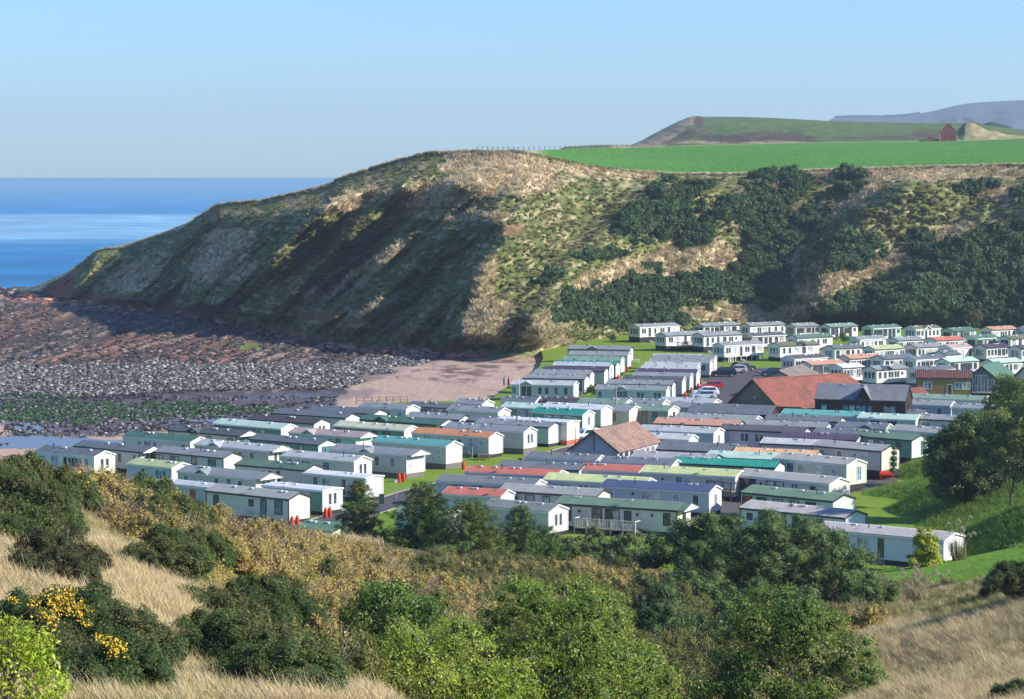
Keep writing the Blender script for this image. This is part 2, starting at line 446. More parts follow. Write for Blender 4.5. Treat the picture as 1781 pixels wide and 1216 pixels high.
def col_h1(px, py, K):
    n = fbm(px / 14.0, py / 4.0, 44, 4)[..., None]
    g = np.array((0.105, 0.150, 0.045)) * (0.85 + .3 * n)
    tan = np.array((0.33, 0.26, 0.16)) * (0.5 + n)
    scrub = np.array((0.09, 0.075, 0.05)) * (0.6 + .8 * n)
    w = ell(px, py, [(1165, 230, 62, 14, -34, 1), (1120, 250, 60, 9, -8, 1), (1235, 247, 200, 3.0, 0, .9)], .3)[..., None]
    s = ell(px, py, [(1270, 241, 75, 8, 2, 1), (1350, 237, 60, 8, 3, 1), (1400, 243, 40, 5, 10, .9), (1216, 212, 8, 12, -20, 1), (1195, 236, 40, 8, -20, .7), (1500, 240, 60, 3, 0, .6), (1610, 233, 34, 7, 0, .8), (1580, 240, 60, 4, 0, .7)], .4)[..., None]
    c = g * (1 - w) + tan * w
    return c * (1 - s) + scrub * s
h1 = [(975, 258), (985, 255), (1040, 252), (1098, 252), (1115, 245), (1150, 226), (1180, 211), (1200, 203), (1210, 201.5), (1224, 203), (1290, 203.5), (1340, 205), (1400, 208), (1450, 211), (1540, 213), (1620, 215), (1680, 214), (1781, 226), (2000, 240)]
hill('pasture_hill', h1, lambda x: lerpc(x, FARE, 1) + 2.5, 1160, 1600, col_h1, mat=attr_mat('pasture', 0.95, 0.12, 0.75, 1.2, 0.7, 2.0, 8), amp=60, nrow=60, step=3)
h1b = [(1560, 245), (1630, 243), (1650, 238), (1665, 228), (1678, 213), (1690, 210), (1705, 215), (1725, 226), (1750, 234), (1781, 236), (2000, 240)]
def col_h1b(px, py, K):
    n = fbm(px / 10.0, py / 5.0, 45, 4)[..., None]
    c = np.array((0.36, 0.31, 0.15)) * (0.55 + .8 * n)
    s = ell(px, py, [(1672, 228, 7, 22, 0, .8), (1700, 215, 30, 3, 25, 1), (1600, 243, 60, 3, 0, .6)], .4)[..., None]
    return c * (1 - s) + np.array((0.06, 0.10, 0.03)) * s
hill('sandy_knoll', h1b, lambda x: lerpc(x, FARE, 1) + 2.5, 1170, 1300, col_h1b, mat=MATS['pasture'], amp=20, nrow=30, step=3, seed=3)
h3 = [(1690, 246), (1698, 222), (1712, 215), (1724, 212), (1745, 218), (1770, 226), (1800, 230), (2000, 234)]
hill('scrub_hill', h3, lambda x: 250 + 0 * x, 1700, 1900, lambda px, py, K: np.array((0.035, 0.05, 0.025)) * (0.6 + .9 * fbm(px / 8.0, py / 5.0, 46, 4)[..., None]), mat=MATS['pasture'], amp=60, nrow=24, step=3, seed=5)
h2 = [(1430, 214), (1452, 205), (1470, 204), (1540, 203.5), (1580, 201), (1620, 194), (1660, 184), (1690, 179), (1730, 176.5), (1781, 174), (1900, 168), (2100, 176)]
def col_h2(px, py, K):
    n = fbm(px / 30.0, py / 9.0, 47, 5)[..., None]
    return np.array((0.075, 0.095, 0.10)) * (0.7 + .6 * n)  # some blue of the distance haze is put into the hill's colour
hill('moorland_hill', h2, lambda x: 262 + 0 * x, 4600, 6800, col_h2, mat=attr_mat('moor', 0.95, 0.02, 0.8, 1.15, 0.7, 10.0, 6), amp=500, nrow=40, seed=7)

# ---- the foreshore and beach
TAN_S = np.array((0.48, 0.335, 0.245)); DARK_S = np.array((0.090, 0.070, 0.070)); WETS = np.array((0.16, 0.13, 0.15))
def shore_z(px, py):
    return np.interp(py, [497, 520, 600, 640, 700, 760, 800, 860], [-3.3, -2.9, -2.0, -1.7, -1.5, -1.4, -1.2, -1.2]) + sstep(560, 900, px) * 0.9
def shore_masks(px, py):
    w = px + 60 * (fbm(px / 60.0, py / 9.0, 12) - .5); h = py + 12 * (fbm(px / 45.0, py / 10.0, 14) - .5)
    # lower edge of the rock ledges / cobbles, upper edge of the sand
    sand = sstep(0, 9, h - np.interp(w, [-260, 560, 600, 660, 740, 800, 960], [790, 722, 672, 645, 624, 616, 612]))
    cobble = sstep(0, 8, h + 22 * (fbm(px / 70.0, py / 30.0, 18) - .5) - np.interp(w, [-260, 300, 500, 740], [628, 630, 630, 612])) * (1 - sand) * sstep(0, 6, np.interp(w, [-260, 0, 350, 600, 740], [700, 698, 682, 676, 640]) - h)
    algae = ell(px, py, [(150, 712, 190, 15, 2, 1), (330, 712, 150, 12, 1, 1), (60, 725, 120, 9, 4, .9), (60, 690, 80, 4, 0, .5)], .5)
    dark = ell(px, py, [(300, 676, 260, 9, -3, 1), (120, 686, 180, 8, 2, 1), (560, 672, 60, 6, -6, .7)], .5)
    pool = ell(px, py, [(90, 768, 190, 7, 2, 1), (60, 742, 60, 5, 4, .8), (350, 733, 130, 4, -3, .8), (60, 701, 36, 3, 0, .9), (480, 690, 90, 3.5, -5, .8), (170, 750, 60, 4, 0, .7), (62, 618, 22, 2.5, 0, .9), (20, 730, 30, 4, 0, .7)], .4)
    return sand, cobble, algae, dark, pool
def shore_col(px, py):
    sand, cob, alg, dark, pool = shore_masks(px, py)
    e = lambda a: a[..., None]
    # strata: bands running up to the right
    q = (px * 0.30 + py * 0.95) / 5.0; r2 = (px * 0.95 - py * 0.30) / 60.0
    st = fbm(q, r2, 21, 4); n = fbm(px / 25.0, py / 9.0, 22, 5)
    base = np.array((0.060, 0.045, 0.042)) * e(0.55 + .9 * st); sl = sstep(.56, .66, st) * sstep(.40, .55, n); base = base * e(1 - sl) + np.array((0.27, 0.195, 0.145)) * e(sl)
    redd = ell(px, py, [(150, 530, 220, 7, 5, 1), (400, 565, 180, 8, 13, .9), (640, 602, 110, 8, 9, 1), (280, 590, 120, 24, -12, .5), (420, 600, 150, 24, -14, .6), (40, 560, 100, 22, -14, .5), (180, 600, 120, 10, -16, .7), (760, 612, 40, 7, 0, 1)], .5)
    base = base * e(1 - redd) + np.array((0.25, 0.115, 0.078)) * e(redd * (.6 + .8 * st))
    moss = ell(px, py, [(440, 602, 30, 7, 8, 1), (400, 596, 18, 4, 0, .8), (500, 612, 14, 4, 0, .8)], .5)
    base = base * e(1 - moss) + np.array((0.13, 0.16, 0.035)) * e(moss)
    base = base * e(1 - cob) + np.array((0.11, 0.10, 0.088)) * e(cob * (.6 + .7 * n))
    low = sstep(676, 690, py) * (1 - sand)
    base = base * e(1 - low) + np.array((0.10, 0.08, 0.09)) * e(low)
    base = base * e(1 - dark) + np.array((0.035, 0.032, 0.036)) * e(dark)
    base = base * e(1 - alg * .8) + np.array((0.025, 0.065, 0.02)) * e(alg * .8)
    streak = sstep(.47, .62, fbm(px / 26.0, py / 3.0, 33, 4)) * ell(px, py, [(850, 632, 100, 20, -8, 1), (780, 645, 80, 22, 0, .9), (700, 640, 60, 12, -10, .9), (620, 660, 60, 8, -10, .7)], .4)
    s = TAN_S * e(0.85 + .3 * n)
    damp = ell(px, py, [(560, 690, 110, 9, -5, .9), (640, 655, 70, 9, -14, .6), (430, 700, 120, 6, 0, .7)], .4)
    s = s * e(1 - damp * .65) + WETS * e(damp * .65)
    s = s * e(1 - streak * .8) + np.array((0.09, 0.055, 0.045)) * e(streak * .8)
    c = base * e(1 - sand) + s * e(sand)
    left = sstep(30, 5, px) * sstep(730, 745, py)
    c = c * e(1 - left) + TAN_S * e(left)
    c = c * e(1 - pool * .7) + np.array((0.10, 0.13, 0.20)) * e(pool * .7)
    return c
sx = np.arange(-330, 985, 2.5)
sy = np.concatenate([np.arange(502, 640, 1.0), np.arange(640, 830, 1.5)])
SXg, SYg = np.meshgrid(sx, sy)
Xs, Ys, Zs = on_z(SXg, SYg, shore_z(SXg, SYg))
sd_, cb_, al_, dk_, po_ = shore_masks(SXg, SYg)
q = (SXg * 0.30 + SYg * 0.95) / 5.0; r2 = (SXg * 0.95 - SYg * 0.30) / 60.0
st = fbm(q, r2, 21, 4)
rel = 1.5 * (st - .5) * (1 - sd_) * (1 - cb_) * sstep(690, 650, SYg) + 0.35 * (fbm(Xs / 1.3, Ys / 2.5, 23, 3) - .5) * (1 - sd_)
rel = rel * (1 - po_) + 0.10 * (fbm(Xs / 5, Ys / 9, 29, 4) - .5)
edge = sstep(516, 503, SYg)
tipz = 1.3 * (fbm(SXg / 9.0, SYg / 3.0, 37, 4) - .2) * sstep(220, 60, SXg) * sstep(540, 512, SYg)
Zs = Zs + rel + tipz * (1 - edge) - edge * 1.4
m_shore = attr_mat('foreshore', 0.85, 0.9, 0.6, 1.3, 0.6, 0.25, 8, spec=0.3)
b = m_shore.node_tree.nodes['Principled BSDF']
sh = link('foreshore', grid_mesh('foreshore', Xs, Ys, Zs, shore_col(SXg, SYg)), m_shore); tag(sh, kind='structure')
def wet(name, pts, zz, mat):
    P = np.array(pts, float)
    # wobbly outline
    out = []
    for i in range(len(P)):
        a, b2 = P[i], P[(i + 1) % len(P)]
        for t in np.linspace(0, 1, 9)[:-1]: out.append(a + (b2 - a) * t)
    out = np.array(out); out[:, 0] += 9 * (fbm(out[:, 0] / 20, out[:, 1] / 3, 41) - .5) * 2; out[:, 1] += 2.5 * (fbm(out[:, 0] / 12, out[:, 1] / 3, 42) - .5) * 2
    X_, Y_, Z_ = on_z(out[:, 0], out[:, 1], zz)
    me = bpy.data.meshes.new(name); me.from_pydata(list(zip(X_, Y_, np.full(len(X_), zz))), [], [tuple(range(len(X_)))]); me.update()
    o = link(name, me, mat); tag(o, kind='structure'); return o

# ---- sea
m_sea, nt, b = newmat('sea_water')
v = texc(nt, (0.010, 0.010, 1)); n1 = noisen(nt, v, 1.0, 8, 0.62)
v2 = texc(nt, (0.0010, 0.0016, 1)); n2 = noisen(nt, v2, 1.0, 5, 0.5)
sep = nt.nodes.new('ShaderNodeSeparateXYZ'); nt.links.new(texc(nt), sep.inputs[0])
mr = nt.nodes.new('ShaderNodeMapRange'); mr.inputs['From Min'].default_value = 900; mr.inputs['From Max'].default_value = 9000; nt.links.new(sep.outputs[1], mr.inputs['Value'])
wob = nt.nodes.new('ShaderNodeMath'); wob.operation = 'MULTIPLY_ADD'; wob.inputs[1].default_value = 0.05; nt.links.new(n2, wob.inputs[0]); nt.links.new(mr.outputs[0], wob.inputs[2])
band = ramp(nt, wob.outputs[0], [(0.055, (0.035, 0.185, 0.39)), (0.095, (0.045, 0.215, 0.42)), (0.11, (0.06, 0.24, 0.44)), (0.135, (0.20, 0.40, 0.58)), (0.255, (0.19, 0.39, 0.58)), (0.262, (0.04, 0.23, 0.47)), (0.5, (0.06, 0.26, 0.49)), (0.95, (0.07, 0.27, 0.48))])
ca = ramp(nt, n1, [(0.35, 0.80), (0.52, 1.0), (0.60, 1.15), (0.70, 1.9)])
nt.links.new(mix(nt, band, ca, 1.0, 'MULTIPLY'), b.inputs['Base Color'])
b.inputs['Roughness'].default_value = 0.7; b.inputs['Specular IOR Level'].default_value = 0.04
n3 = noisen(nt, texc(nt, (0.12, 0.12, 1)), 1.0, 5, 0.6); bump(nt, b, n3, 0.35, 0.5)
me = bpy.data.meshes.new('sea'); S_ = 45000.0
me.from_pydata([(-S_, 60, -4), (S_, 60, -4), (S_, S_, -4), (-S_, S_, -4)], [], [(0, 1, 2, 3)]); me.update()
tag(link('sea', me, m_sea), kind='structure')
m_pool, nt, b = newmat('tide_water')
b.inputs['Base Color'].default_value = (0.12, 0.12, 0.15, 1); b.inputs['Roughness'].default_value = 0.25
n3 = noisen(nt, texc(nt), 2.0, 4); bump(nt, b, n3, 0.15, 0.05)
for i, pts in enumerate([[(-60, 764), (60, 757), (200, 765), (240, 771), (150, 777), (40, 780), (-60, 782)], [(24, 738), (60, 735), (80, 746), (60, 752), (30, 750)], [(20, 700), (60, 698), (72, 702), (40, 704)], [(300, 731), (380, 728), (450, 730), (360, 735)], [(45, 616), (74, 614), (80, 618), (60, 620)], [(480, 690), (560, 686), (600, 689), (520, 693)]]):
    zz = float(shore_z(np.array(pts[0][0] + 30.), np.array(pts[0][1] * 1.0))) + 0.09
    wet('tide_pool', pts, zz, m_pool)

# ---- park ground (mown grass) with the sea edge
park = [(-320, 850), (-100, 842), (30, 822), (110, 782), (200, 772), (290, 760), (360, 752), (450, 732), (520, 718), (600, 712), (700, 699), (800, 697), (855, 693), (885, 672), (915, 655), (938, 638), (945, 622), (940, 606), (960, 590), (1000, 581), (1090, 569), (1300, 561), (1781, 558), (2300, 566)]
pp = [on_z(float(a), float(b_), 0.0) for a, b_ in park]
pp = [(float(a), float(b_), 0.0) for a, b_, _ in pp] + [(300, 420, 0), (300, 205, 0), (-100, 205, 0), (-110, 330, 0)]
m_lawn, nt, b = newmat('mown_grass')
n1 = noisen(nt, texc(nt), 0.12, 6, 0.6); n2 = noisen(nt, texc(nt), 3.0, 5, 0.7)
c1 = ramp(nt, n1, [(0.3, (0.13, 0.23, 0.022)), (0.55, (0.18, 0.27, 0.030)), (0.75, (0.22, 0.27, 0.05))])
nt.links.new(mix(nt, c1, ramp(nt, n2, [(0.3, 0.7), (0.7, 1.25)]), 1.0, 'MULTIPLY'), b.inputs['Base Color'])
b.inputs['Roughness'].default_value = 0.9; b.inputs['Specular IOR Level'].default_value = 0.1; bump(nt, b, n2, 0.6, 0.15)
top = [p for p in pp]; bot = [(x, y, -2.2) for x, y, z in pp]
me = bpy.data.meshes.new('park_lawn'); N_ = len(pp)
me.from_pydata(top + bot, [], [tuple(range(N_))[::-1]] + [(i, (i + 1) % N_, (i + 1) % N_ + N_, i + N_) for i in range(22)]); me.update()
tag(link('park_lawn', me, m_lawn), kind='structure')
m_tar = paint('tarmac', (0.085, 0.08, 0.085), 0.9, 0.25, nscale=0.8)
m_kerb = paint('kerb_concrete', (0.30, 0.29, 0.27), 0.9, 0.2)
def ground_poly(name, pts, z, mat):
    P = [on_z(float(a), float(b_), z) for a, b_ in pts]
    me = bpy.data.meshes.new(name); me.from_pydata([(float(a), float(b_), z) for a, b_, _ in P], [], [tuple(range(len(P)))]); me.update()
    if me.polygons[0].normal.z < 0: me.flip_normals()
    return tag(link(name, me, mat), kind='structure')
def road(name, pts, width, z, mat, kerb=True):
    P = [Vector((float(on_z(float(a), float(b_), z)[0]), float(on_z(float(a), float(b_), z)[1]), z)) for a, b_ in pts]
    L, Rr = [], []
    for i, p in enumerate(P):
        d = (P[min(i + 1, len(P) - 1)] - P[max(i - 1, 0)]).normalized(); n = Vector((-d.y, d.x, 0))
        L.append(p + n * width / 2); Rr.append(p - n * width / 2)
    me = bpy.data.meshes.new(name); n_ = len(P)
    me.from_pydata(L + Rr, [], [(i, i + n_, i + 1 + n_, i + 1) for i in range(n_ - 1)]); me.update()
    tag(link(name, me, mat), kind='structure')
    if kerb:
        mb = MB()
        for side in (L, Rr):
            for i in range(n_ - 1):
                a, b_ = side[i], side[i + 1]; d = (b_ - a).normalized(); n = Vector((-d.y, d.x, 0)) * 0.08
                v = [a - n, b_ - n, b_ + n, a + n]
                vs = [(q.x, q.y, z - .02) for q in v] + [(q.x, q.y, z + .11) for q in v]
                mb.add(vs, [(4, 5, 6, 7), (0, 1, 5, 4), (1, 2, 6, 5), (2, 3, 7, 6), (3, 0, 4, 7)])
        tag(mb.build('kerb', m_kerb), kind='structure')
road('park_road', [(440, 958), (530, 921), (604, 898), (692, 870), (729, 857), (779, 845), (888, 814), (944, 800), (1005, 781), (1050, 770)], 5.0, 0.012, m_tar)
ground_poly('car_park', [(1185, 655), (1240, 646), (1310, 640), (1350, 640), (1380, 660), (1340, 700), (1290, 712), (1200, 712), (1175, 690), (1200, 685), (1232, 664)], 0.016, m_tar)
ground_poly('park_apron', [(985, 776), (1100, 756), (1500, 700), (1660, 690), (1560, 840), (1280, 905), (900, 905), (700, 900), (820, 842)], 0.008, paint('gravel_grey', (0.11, 0.105, 0.095), 0.95, 0.3))

# ---- the near hillside: heights surveyed along sight lines (px, py, distance)
FGP = [(0, 1216, 50), (200, 1216, 52), (400, 1216, 56), (0, 1100, 60), (0, 1000, 70), (0, 930, 82), (0, 845, 98), (-300, 900, 90), (-300, 1216, 50), (-300, 760, 120), (150, 868, 104), (270, 903, 110), (420, 948, 121), (560, 968, 134),
       (150, 950, 90), (150, 1080, 66), (300, 1000, 84), (300, 1150, 62), (450, 1080, 82), (450, 1180, 66), (600, 1150, 84), (600, 1040, 112), (700, 1010, 136), (560, 935, 190), (640, 945, 188),
       (780, 1011, 213), (625, 960, 222), (905, 990, 224), (1000, 990, 232), (1090, 985, 236), (860, 1080, 152), (1000, 1110, 150), (900, 1300, 100), (700, 1300, 84), (1050, 1330, 100), (1300, 1330, 95), (1200, 1200, 130), (1250, 1080, 170), (1400, 1060, 176), (1500, 1050, 186),
       (1500, 1100, 124), (1600, 1075, 126), (1781, 1060, 112), (1500, 1216, 88), (1781, 1216, 76), (2100, 1216, 66), (2100, 980, 110), (1680, 1036, 180), (1781, 1000, 178),
       (1640, 1012, 232), (1560, 1000, 244), (1700, 985, 238), (1781, 950, 218), (1780, 880, 245), (1680, 900, 272), (1600, 880, 286), (1530, 850, 305), (1640, 830, 292), (1781, 810, 285), (1600, 806, 324), (1700, 770, 330), (1781, 750, 330),
       (2100, 900, 185), (2100, 760, 285), (2100, 700, 360), (1781, 720, 345)]
def w3(px, py, D):
    a, b_, c = at_depth(px, py, D); return (float(a), float(b_), float(c))
CP = [w3(*p) for p in FGP]
CP += [(-45, 150, 14), (-30, 170, 9), (-60, 210, -2), (-30, 215, -1.5), (-15, 215, -1.2), (-12, 240, -2), (0, 246, -1), (-40, 262, -3), (0, 272, -3), (-90, 200, 2), (-90, 120, 22), (-60, 60, 31), (-40, 20, 32), (0, 10, 31.5), (0, 30, 28.3), (30, 20, 31), (60, 20, 33), (90, 80, 25),
       (20, 272, -2.5), (30, 262, -1.0), (39, 262, -0.2), (42, 285, -.4), (44, 300, -.4), (47, 320, -0.5), (52, 345, -0.5), (60, 372, -0.6), (30, 330, -4), (30, 380, -5), (60, 420, -4), (75, 400, 1.0), (90, 350, 5.5), (105, 420, 4), (-40, 380, -7), (0, 400, -8), (-90, 300, -6), (110, 250, 8), (110, 150, 15)]
CP = np.array(CP)
def tps_fit(P, lam=6.0):
    n = len(P); d = np.hypot(P[:, None, 0] - P[None, :, 0], P[:, None, 1] - P[None, :, 1])
    K_ = np.where(d > 0, d * d * np.log(d + 1e-9), 0) + lam * np.eye(n)
    Q = np.hstack([np.ones((n, 1)), P[:, :2]])
    A = np.block([[K_, Q], [Q.T, np.zeros((3, 3))]])
    return np.linalg.solve(A, np.concatenate([P[:, 2], np.zeros(3)]))
TW = tps_fit(CP)
def _fg(X, Y):
    sh_ = np.shape(X); X = np.ravel(X).astype(float); Y = np.ravel(Y).astype(float)
    d = np.hypot(X[:, None] - CP[None, :, 0], Y[:, None] - CP[None, :, 1])
    z = (np.where(d > 0, d * d * np.log(d + 1e-9), 0)) @ TW[:-3] + TW[-3] + TW[-2] * X + TW[-1] * Y
    return z.reshape(sh_)
GX = np.arange(-95, 116, 1.5); GY = np.arange(10, 431, 1.5)
GXX, GYY = np.meshgrid(GX, GY)
GZ = _fg(GXX, GYY)
GZ = GZ + 0.5 * (fbm(GXX / 5.0, GYY / 5.0, 81) - .5) * sstep(220, 160, GYY)
def fgz(X, Y):
    fx = np.clip((np.asarray(X, float) - GX[0]) / 1.5, 0, len(GX) - 1.001); fy = np.clip((np.asarray(Y, float) - GY[0]) / 1.5, 0, len(GY) - 1.001)
    i = fx.astype(int); j = fy.astype(int); u = fx - i; v_ = fy - j
    return (GZ[j, i] * (1 - u) + GZ[j, i + 1] * u) * (1 - v_) + (GZ[j + 1, i] * (1 - u) + GZ[j + 1, i + 1] * u) * v_
def hit(px, py, d0=25.0, d1=428.0):
    """first meeting of a sight line with the near hillside (or the park floor)"""
    px = np.atleast_1d(np.asarray(px, float)); py = np.atleast_1d(np.asarray(py, float))
    a, b_ = ray(px, py); D = np.full(px.shape, np.nan)
    for d in np.arange(d0, d1, 1.0):
        z = CZ + b_ * d; g = np.maximum(fgz(a * d, d + 0 * a), 0.0)
        m = np.isnan(D) & (z <= g)
        D[m] = d
    D = np.where(np.isnan(D), d1, D)
    for _ in range(6):
        z = CZ + b_ * D; g = np.maximum(fgz(a * D, D), 0.0); D = D + (z - g) * 2.0 * 0.5 / np.maximum(-b_, 0.02) * 0.5 * (np.abs(z - g) < 2)
    return a * D, D, np.maximum(fgz(a * D, D), 0.0)
# colours of the near hillside
gpx, gpy = proj(GXX, GYY, GZ)
lawn = sstep(0, 14, gpx - np.interp(gpy, [760, 850, 1000, 1040, 1400], [1500, 1440, 1500, 1900, 4000])) * sstep(10, -10, gpy - np.interp(gpx, [1540, 1640, 1700, 1781, 2000], [1020, 1026, 1010, 985, 930]))
lawn = np.clip(lawn * sstep(165, 176, GYY) + sstep(225, 245, GYY), 0, 1)
nn = fbm(GXX / 3.0, GYY / 3.0, 83, 5); n5 = fbm(GXX / 9.0, GYY / 9.0, 85, 4)
c0 = np.array((0.30, 0.22, 0.09)) * (0.6 + .6 * nn)[..., None]
gr = sstep(.48, .62, n5)[..., None] * .6
c0 = c0 * (1 - gr) + np.array((0.12, 0.13, 0.035)) * gr
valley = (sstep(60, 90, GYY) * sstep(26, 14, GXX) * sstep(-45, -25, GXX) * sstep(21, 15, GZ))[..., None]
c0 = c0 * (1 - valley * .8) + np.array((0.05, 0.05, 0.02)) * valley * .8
cl_ = np.array((0.18, 0.33, 0.035)) * (0.75 + .45 * nn)[..., None]
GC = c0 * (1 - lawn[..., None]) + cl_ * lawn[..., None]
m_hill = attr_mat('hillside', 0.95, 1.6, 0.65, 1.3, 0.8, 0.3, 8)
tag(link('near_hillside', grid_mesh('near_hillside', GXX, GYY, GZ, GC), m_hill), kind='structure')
# ================================================================== CARAVANS AND BUILDINGS
C_ = dict(
    navy=(0.145, 0.165, 0.18), slate=(0.265, 0.285, 0.285), grey=(0.2, 0.21, 0.22), pale=(0.47, 0.49, 0.48), lav=(0.35, 0.34, 0.35), dark=(0.10, 0.108, 0.11), brown=(0.085, 0.070, 0.068),
    green=(0.115, 0.195, 0.14), dkgreen=(0.075, 0.165, 0.115), mint=(0.50, 0.66, 0.54), lime=(0.46, 0.53, 0.26), cream=(0.60, 0.60, 0.42), teal=(0.13, 0.38, 0.34), aqua=(0.03, 0.28, 0.21), sage=(0.22, 0.31, 0.235), olive=(0.155, 0.18, 0.10),
    orange=(0.62, 0.26, 0.12), sand=(0.68, 0.42, 0.22), salmon=(0.55, 0.29, 0.20), rose=(0.46, 0.34, 0.32), red=(0.56, 0.17, 0.115), purple=(0.085, 0.068, 0.095), white=(0.66, 0.67, 0.68), blue=(0.055, 0.085, 0.17), wine=(0.17, 0.075, 0.06))
ROOFWORD = dict(navy='navy', slate='slate grey', grey='grey', pale='pale grey', lav='lavender grey', dark='near black', brown='dark brown', green='green', dkgreen='dark green', mint='pale mint', lime='lime green', cream='pale yellow', teal='teal',
                aqua='bright turquoise', sage='sage green', olive='olive green', orange='orange', sand='sandy', salmon='salmon', rose='dusty pink', red='red', purple='purple brown', white='white', blue='deep blue', wine='brownish red')
WALLS = dict(w=('white', (0.80, 0.78, 0.73)), c=('cream', (0.72, 0.68, 0.59)), g=('grey', (0.60, 0.58, 0.54)), b=('beige', (0.64, 0.59, 0.50)), m=('mint green', (0.46, 0.62, 0.50)), G=('green', (0.16, 0.33, 0.235)), o=('olive', (0.33, 0.36, 0.24)),
             s=('grey-blue', (0.56, 0.60, 0.60)), l=('lavender grey', (0.52, 0.50, 0.54)), L=('pale blue', (0.66, 0.70, 0.74)), r=('dark maroon', (0.07, 0.022, 0.022)), y=('ochre', (0.30, 0.21, 0.075)), k=('dark brown', (0.045, 0.022, 0.022)))
def roofmat(c):
    n = 'roof_' + c
    if n in MATS: return MATS[n]
    m, nt, b = newmat(n)
    n1 = noisen(nt, texc(nt, (1, 1, 1)), 0.9, 5, 0.6)
    nt.links.new(mix(nt, C_[c], ramp(nt, n1, [(0.3, 0.80), (0.7, 1.12)]), 1.0, 'MULTIPLY'), b.inputs['Base Color'])
    b.inputs['Roughness'].default_value = 0.55; b.inputs['Specular IOR Level'].default_value = 0.35
    MATS[n] = m; return m
m_white = paint('white_trim', (0.76, 0.76, 0.74), 0.4, 0.08)
m_blk = paint('dark_trim', (0.035, 0.037, 0.045), 0.45, 0.1)
m_brown = paint('brown_trim', (0.10, 0.055, 0.035), 0.6, 0.15)
m_skirt = paint('skirt_dark_board', (0.035, 0.032, 0.035), 0.9, 0.2)  # dark boarding that closes the base of the caravans
m_brick = paint('skirt_brick', (0.17, 0.15, 0.14), 0.9, 0.25, nscale=3.0)
m_bred = paint('skirt_red_brick', (0.45, 0.13, 0.08), 0.9, 0.2)
m_gl = glass_mat('glass_dark', (0.045, 0.060, 0.075)); m_gl2 = glass_mat('glass_curtained', (0.36, 0.38, 0.38)); m_gl3 = glass_mat('glass_blue', (0.10, 0.17, 0.22)); m_gl4 = glass_mat('glass_red_curtain', (0.35, 0.06, 0.06))
GL = dict(d=m_gl, c=m_gl2, b=m_gl3, r=m_gl4)
m_wood = paint('grey_deck_wood', (0.25, 0.21, 0.17), 0.8, 0.25); m_steel = paint('galvanised_steel', (0.35, 0.37, 0.38), 0.4, 0.1, 0.5)
_wm = {}
def window_mesh(w, h, bars):
    k = ('w', w, h, bars)
    if k in _wm: return _wm[k]
    fr = 0.085; mb = MB()           # lies in the XZ plane, looking towards -Y
    mb.box(-w / 2 - fr, w / 2 + fr, -0.05, 0.0, -h / 2 - fr, -h / 2); mb.box(-w / 2 - fr, w / 2 + fr, -0.05, 0.0, h / 2, h / 2 + fr)
    mb.box(-w / 2 - fr, -w / 2, -0.05, 0.0, -h / 2, h / 2); mb.box(w / 2, w / 2 + fr, -0.05, 0.0, -h / 2, h / 2)
    for i in range(1, bars + 1):
        x = -w / 2 + w * i / (bars + 1); mb.box(x - 0.035, x + 0.035, -0.045, 0.0, -h / 2, h / 2)
    me = mb.mesh('window'); mp = MB().box(-w / 2, w / 2, -0.02, 0.004, -h / 2, h / 2).mesh('pane')
    _wm[k] = (me, mp); return _wm[k]
_wcopy = {}
def add_window(parent, x, y, z, rz, w, h, bars, frame, gl, name='window'):
    me, mp = window_mesh(w, h, bars)
    k1 = (me.name, frame.name); k2 = (mp.name, gl.name)
    if k1 not in _wcopy:
        c = me.copy(); c.materials.clear(); c.materials.append(frame); _wcopy[k1] = c
    if k2 not in _wcopy:
        c = mp.copy(); c.materials.clear(); c.materials.append(gl); _wcopy[k2] = c
    f = link(name, _wcopy[k1], None, parent, (x, y, z), rz)
    link('pane', _wcopy[k2], None, f)
    return f
_small = {}
def shared(key, fn, mat):
    if key not in _small:
        me = fn(); me.materials.append(mat); _small[key] = me
    return _small[key]
def roof_part(x0, x1, W, ze, rise, ov, ribbed, flat=False, oe=0.12):
    """a two-slope roof sheet; near ones have the tile ribs and courses as real relief"""
    mb = MB(); t = 0.07
    ys = [-ov, W / 2, W + ov]; slope = rise / (W / 2)
    zl = ze - ov * slope; zt = ze + rise
    x0 -= oe; x1 += oe
    prof = [(-ov, zl), (W / 2, zt), (W + ov, zl)]
    v = [(x, y, z + dz) for x in (x0, x1) for (y, z) in prof for dz in (0, t)]
    mb.add(v, [(0, 1, 3, 2), (2, 3, 5, 4), (6, 8, 9, 7), (8, 10, 11, 9), (1, 7, 9, 3), (3, 9, 11, 5), (0, 2, 8, 6), (2, 4, 10, 8), (0, 6, 7, 1), (4, 5, 11, 10)])
    if ribbed:
        p = 0.40 if ribbed == 1 else 0.30; n = int((x1 - x0) / p); p = (x1 - x0) / n
        for i in range(n):
            xa = x0 + i * p; xb = xa + p * 0.5; h = 0.055 if ribbed == 1 else 0.07
            for s in (0, 1):
                (ya, za), (yb, zb) = (prof[0], prof[1]) if s == 0 else (prof[2], prof[1])
                za += t; zb += t; xm = (xa + xb) / 2
                mb.add([(xa, ya, za), (xm, ya, za + h), (xb, ya, za), (xa, yb, zb), (xm, yb, zb + h), (xb, yb, zb)], [(0, 1, 4, 3), (1, 2, 5, 4), (0, 2, 1)])
        if ribbed == 2:
            for j in range(1, 5):
                f = j / 5
                for s in (0, 1):
                    (ya, za), (yb, zb) = (prof[0], prof[1]) if s == 0 else (prof[2], prof[1])
                    y = ya + (yb - ya) * f; z = za + (zb - za) * f + t; dy = (yb - ya) * 0.03
                    mb.add([(x0, y, z), (x1, y, z), (x1, y + dy, z + .055), (x0, y + dy, z + .055), (x1, y + 3 * dy, z + .03), (x0, y + 3 * dy, z + .03)], [(0, 1, 2, 3), (3, 2, 4, 5)])
    return mb
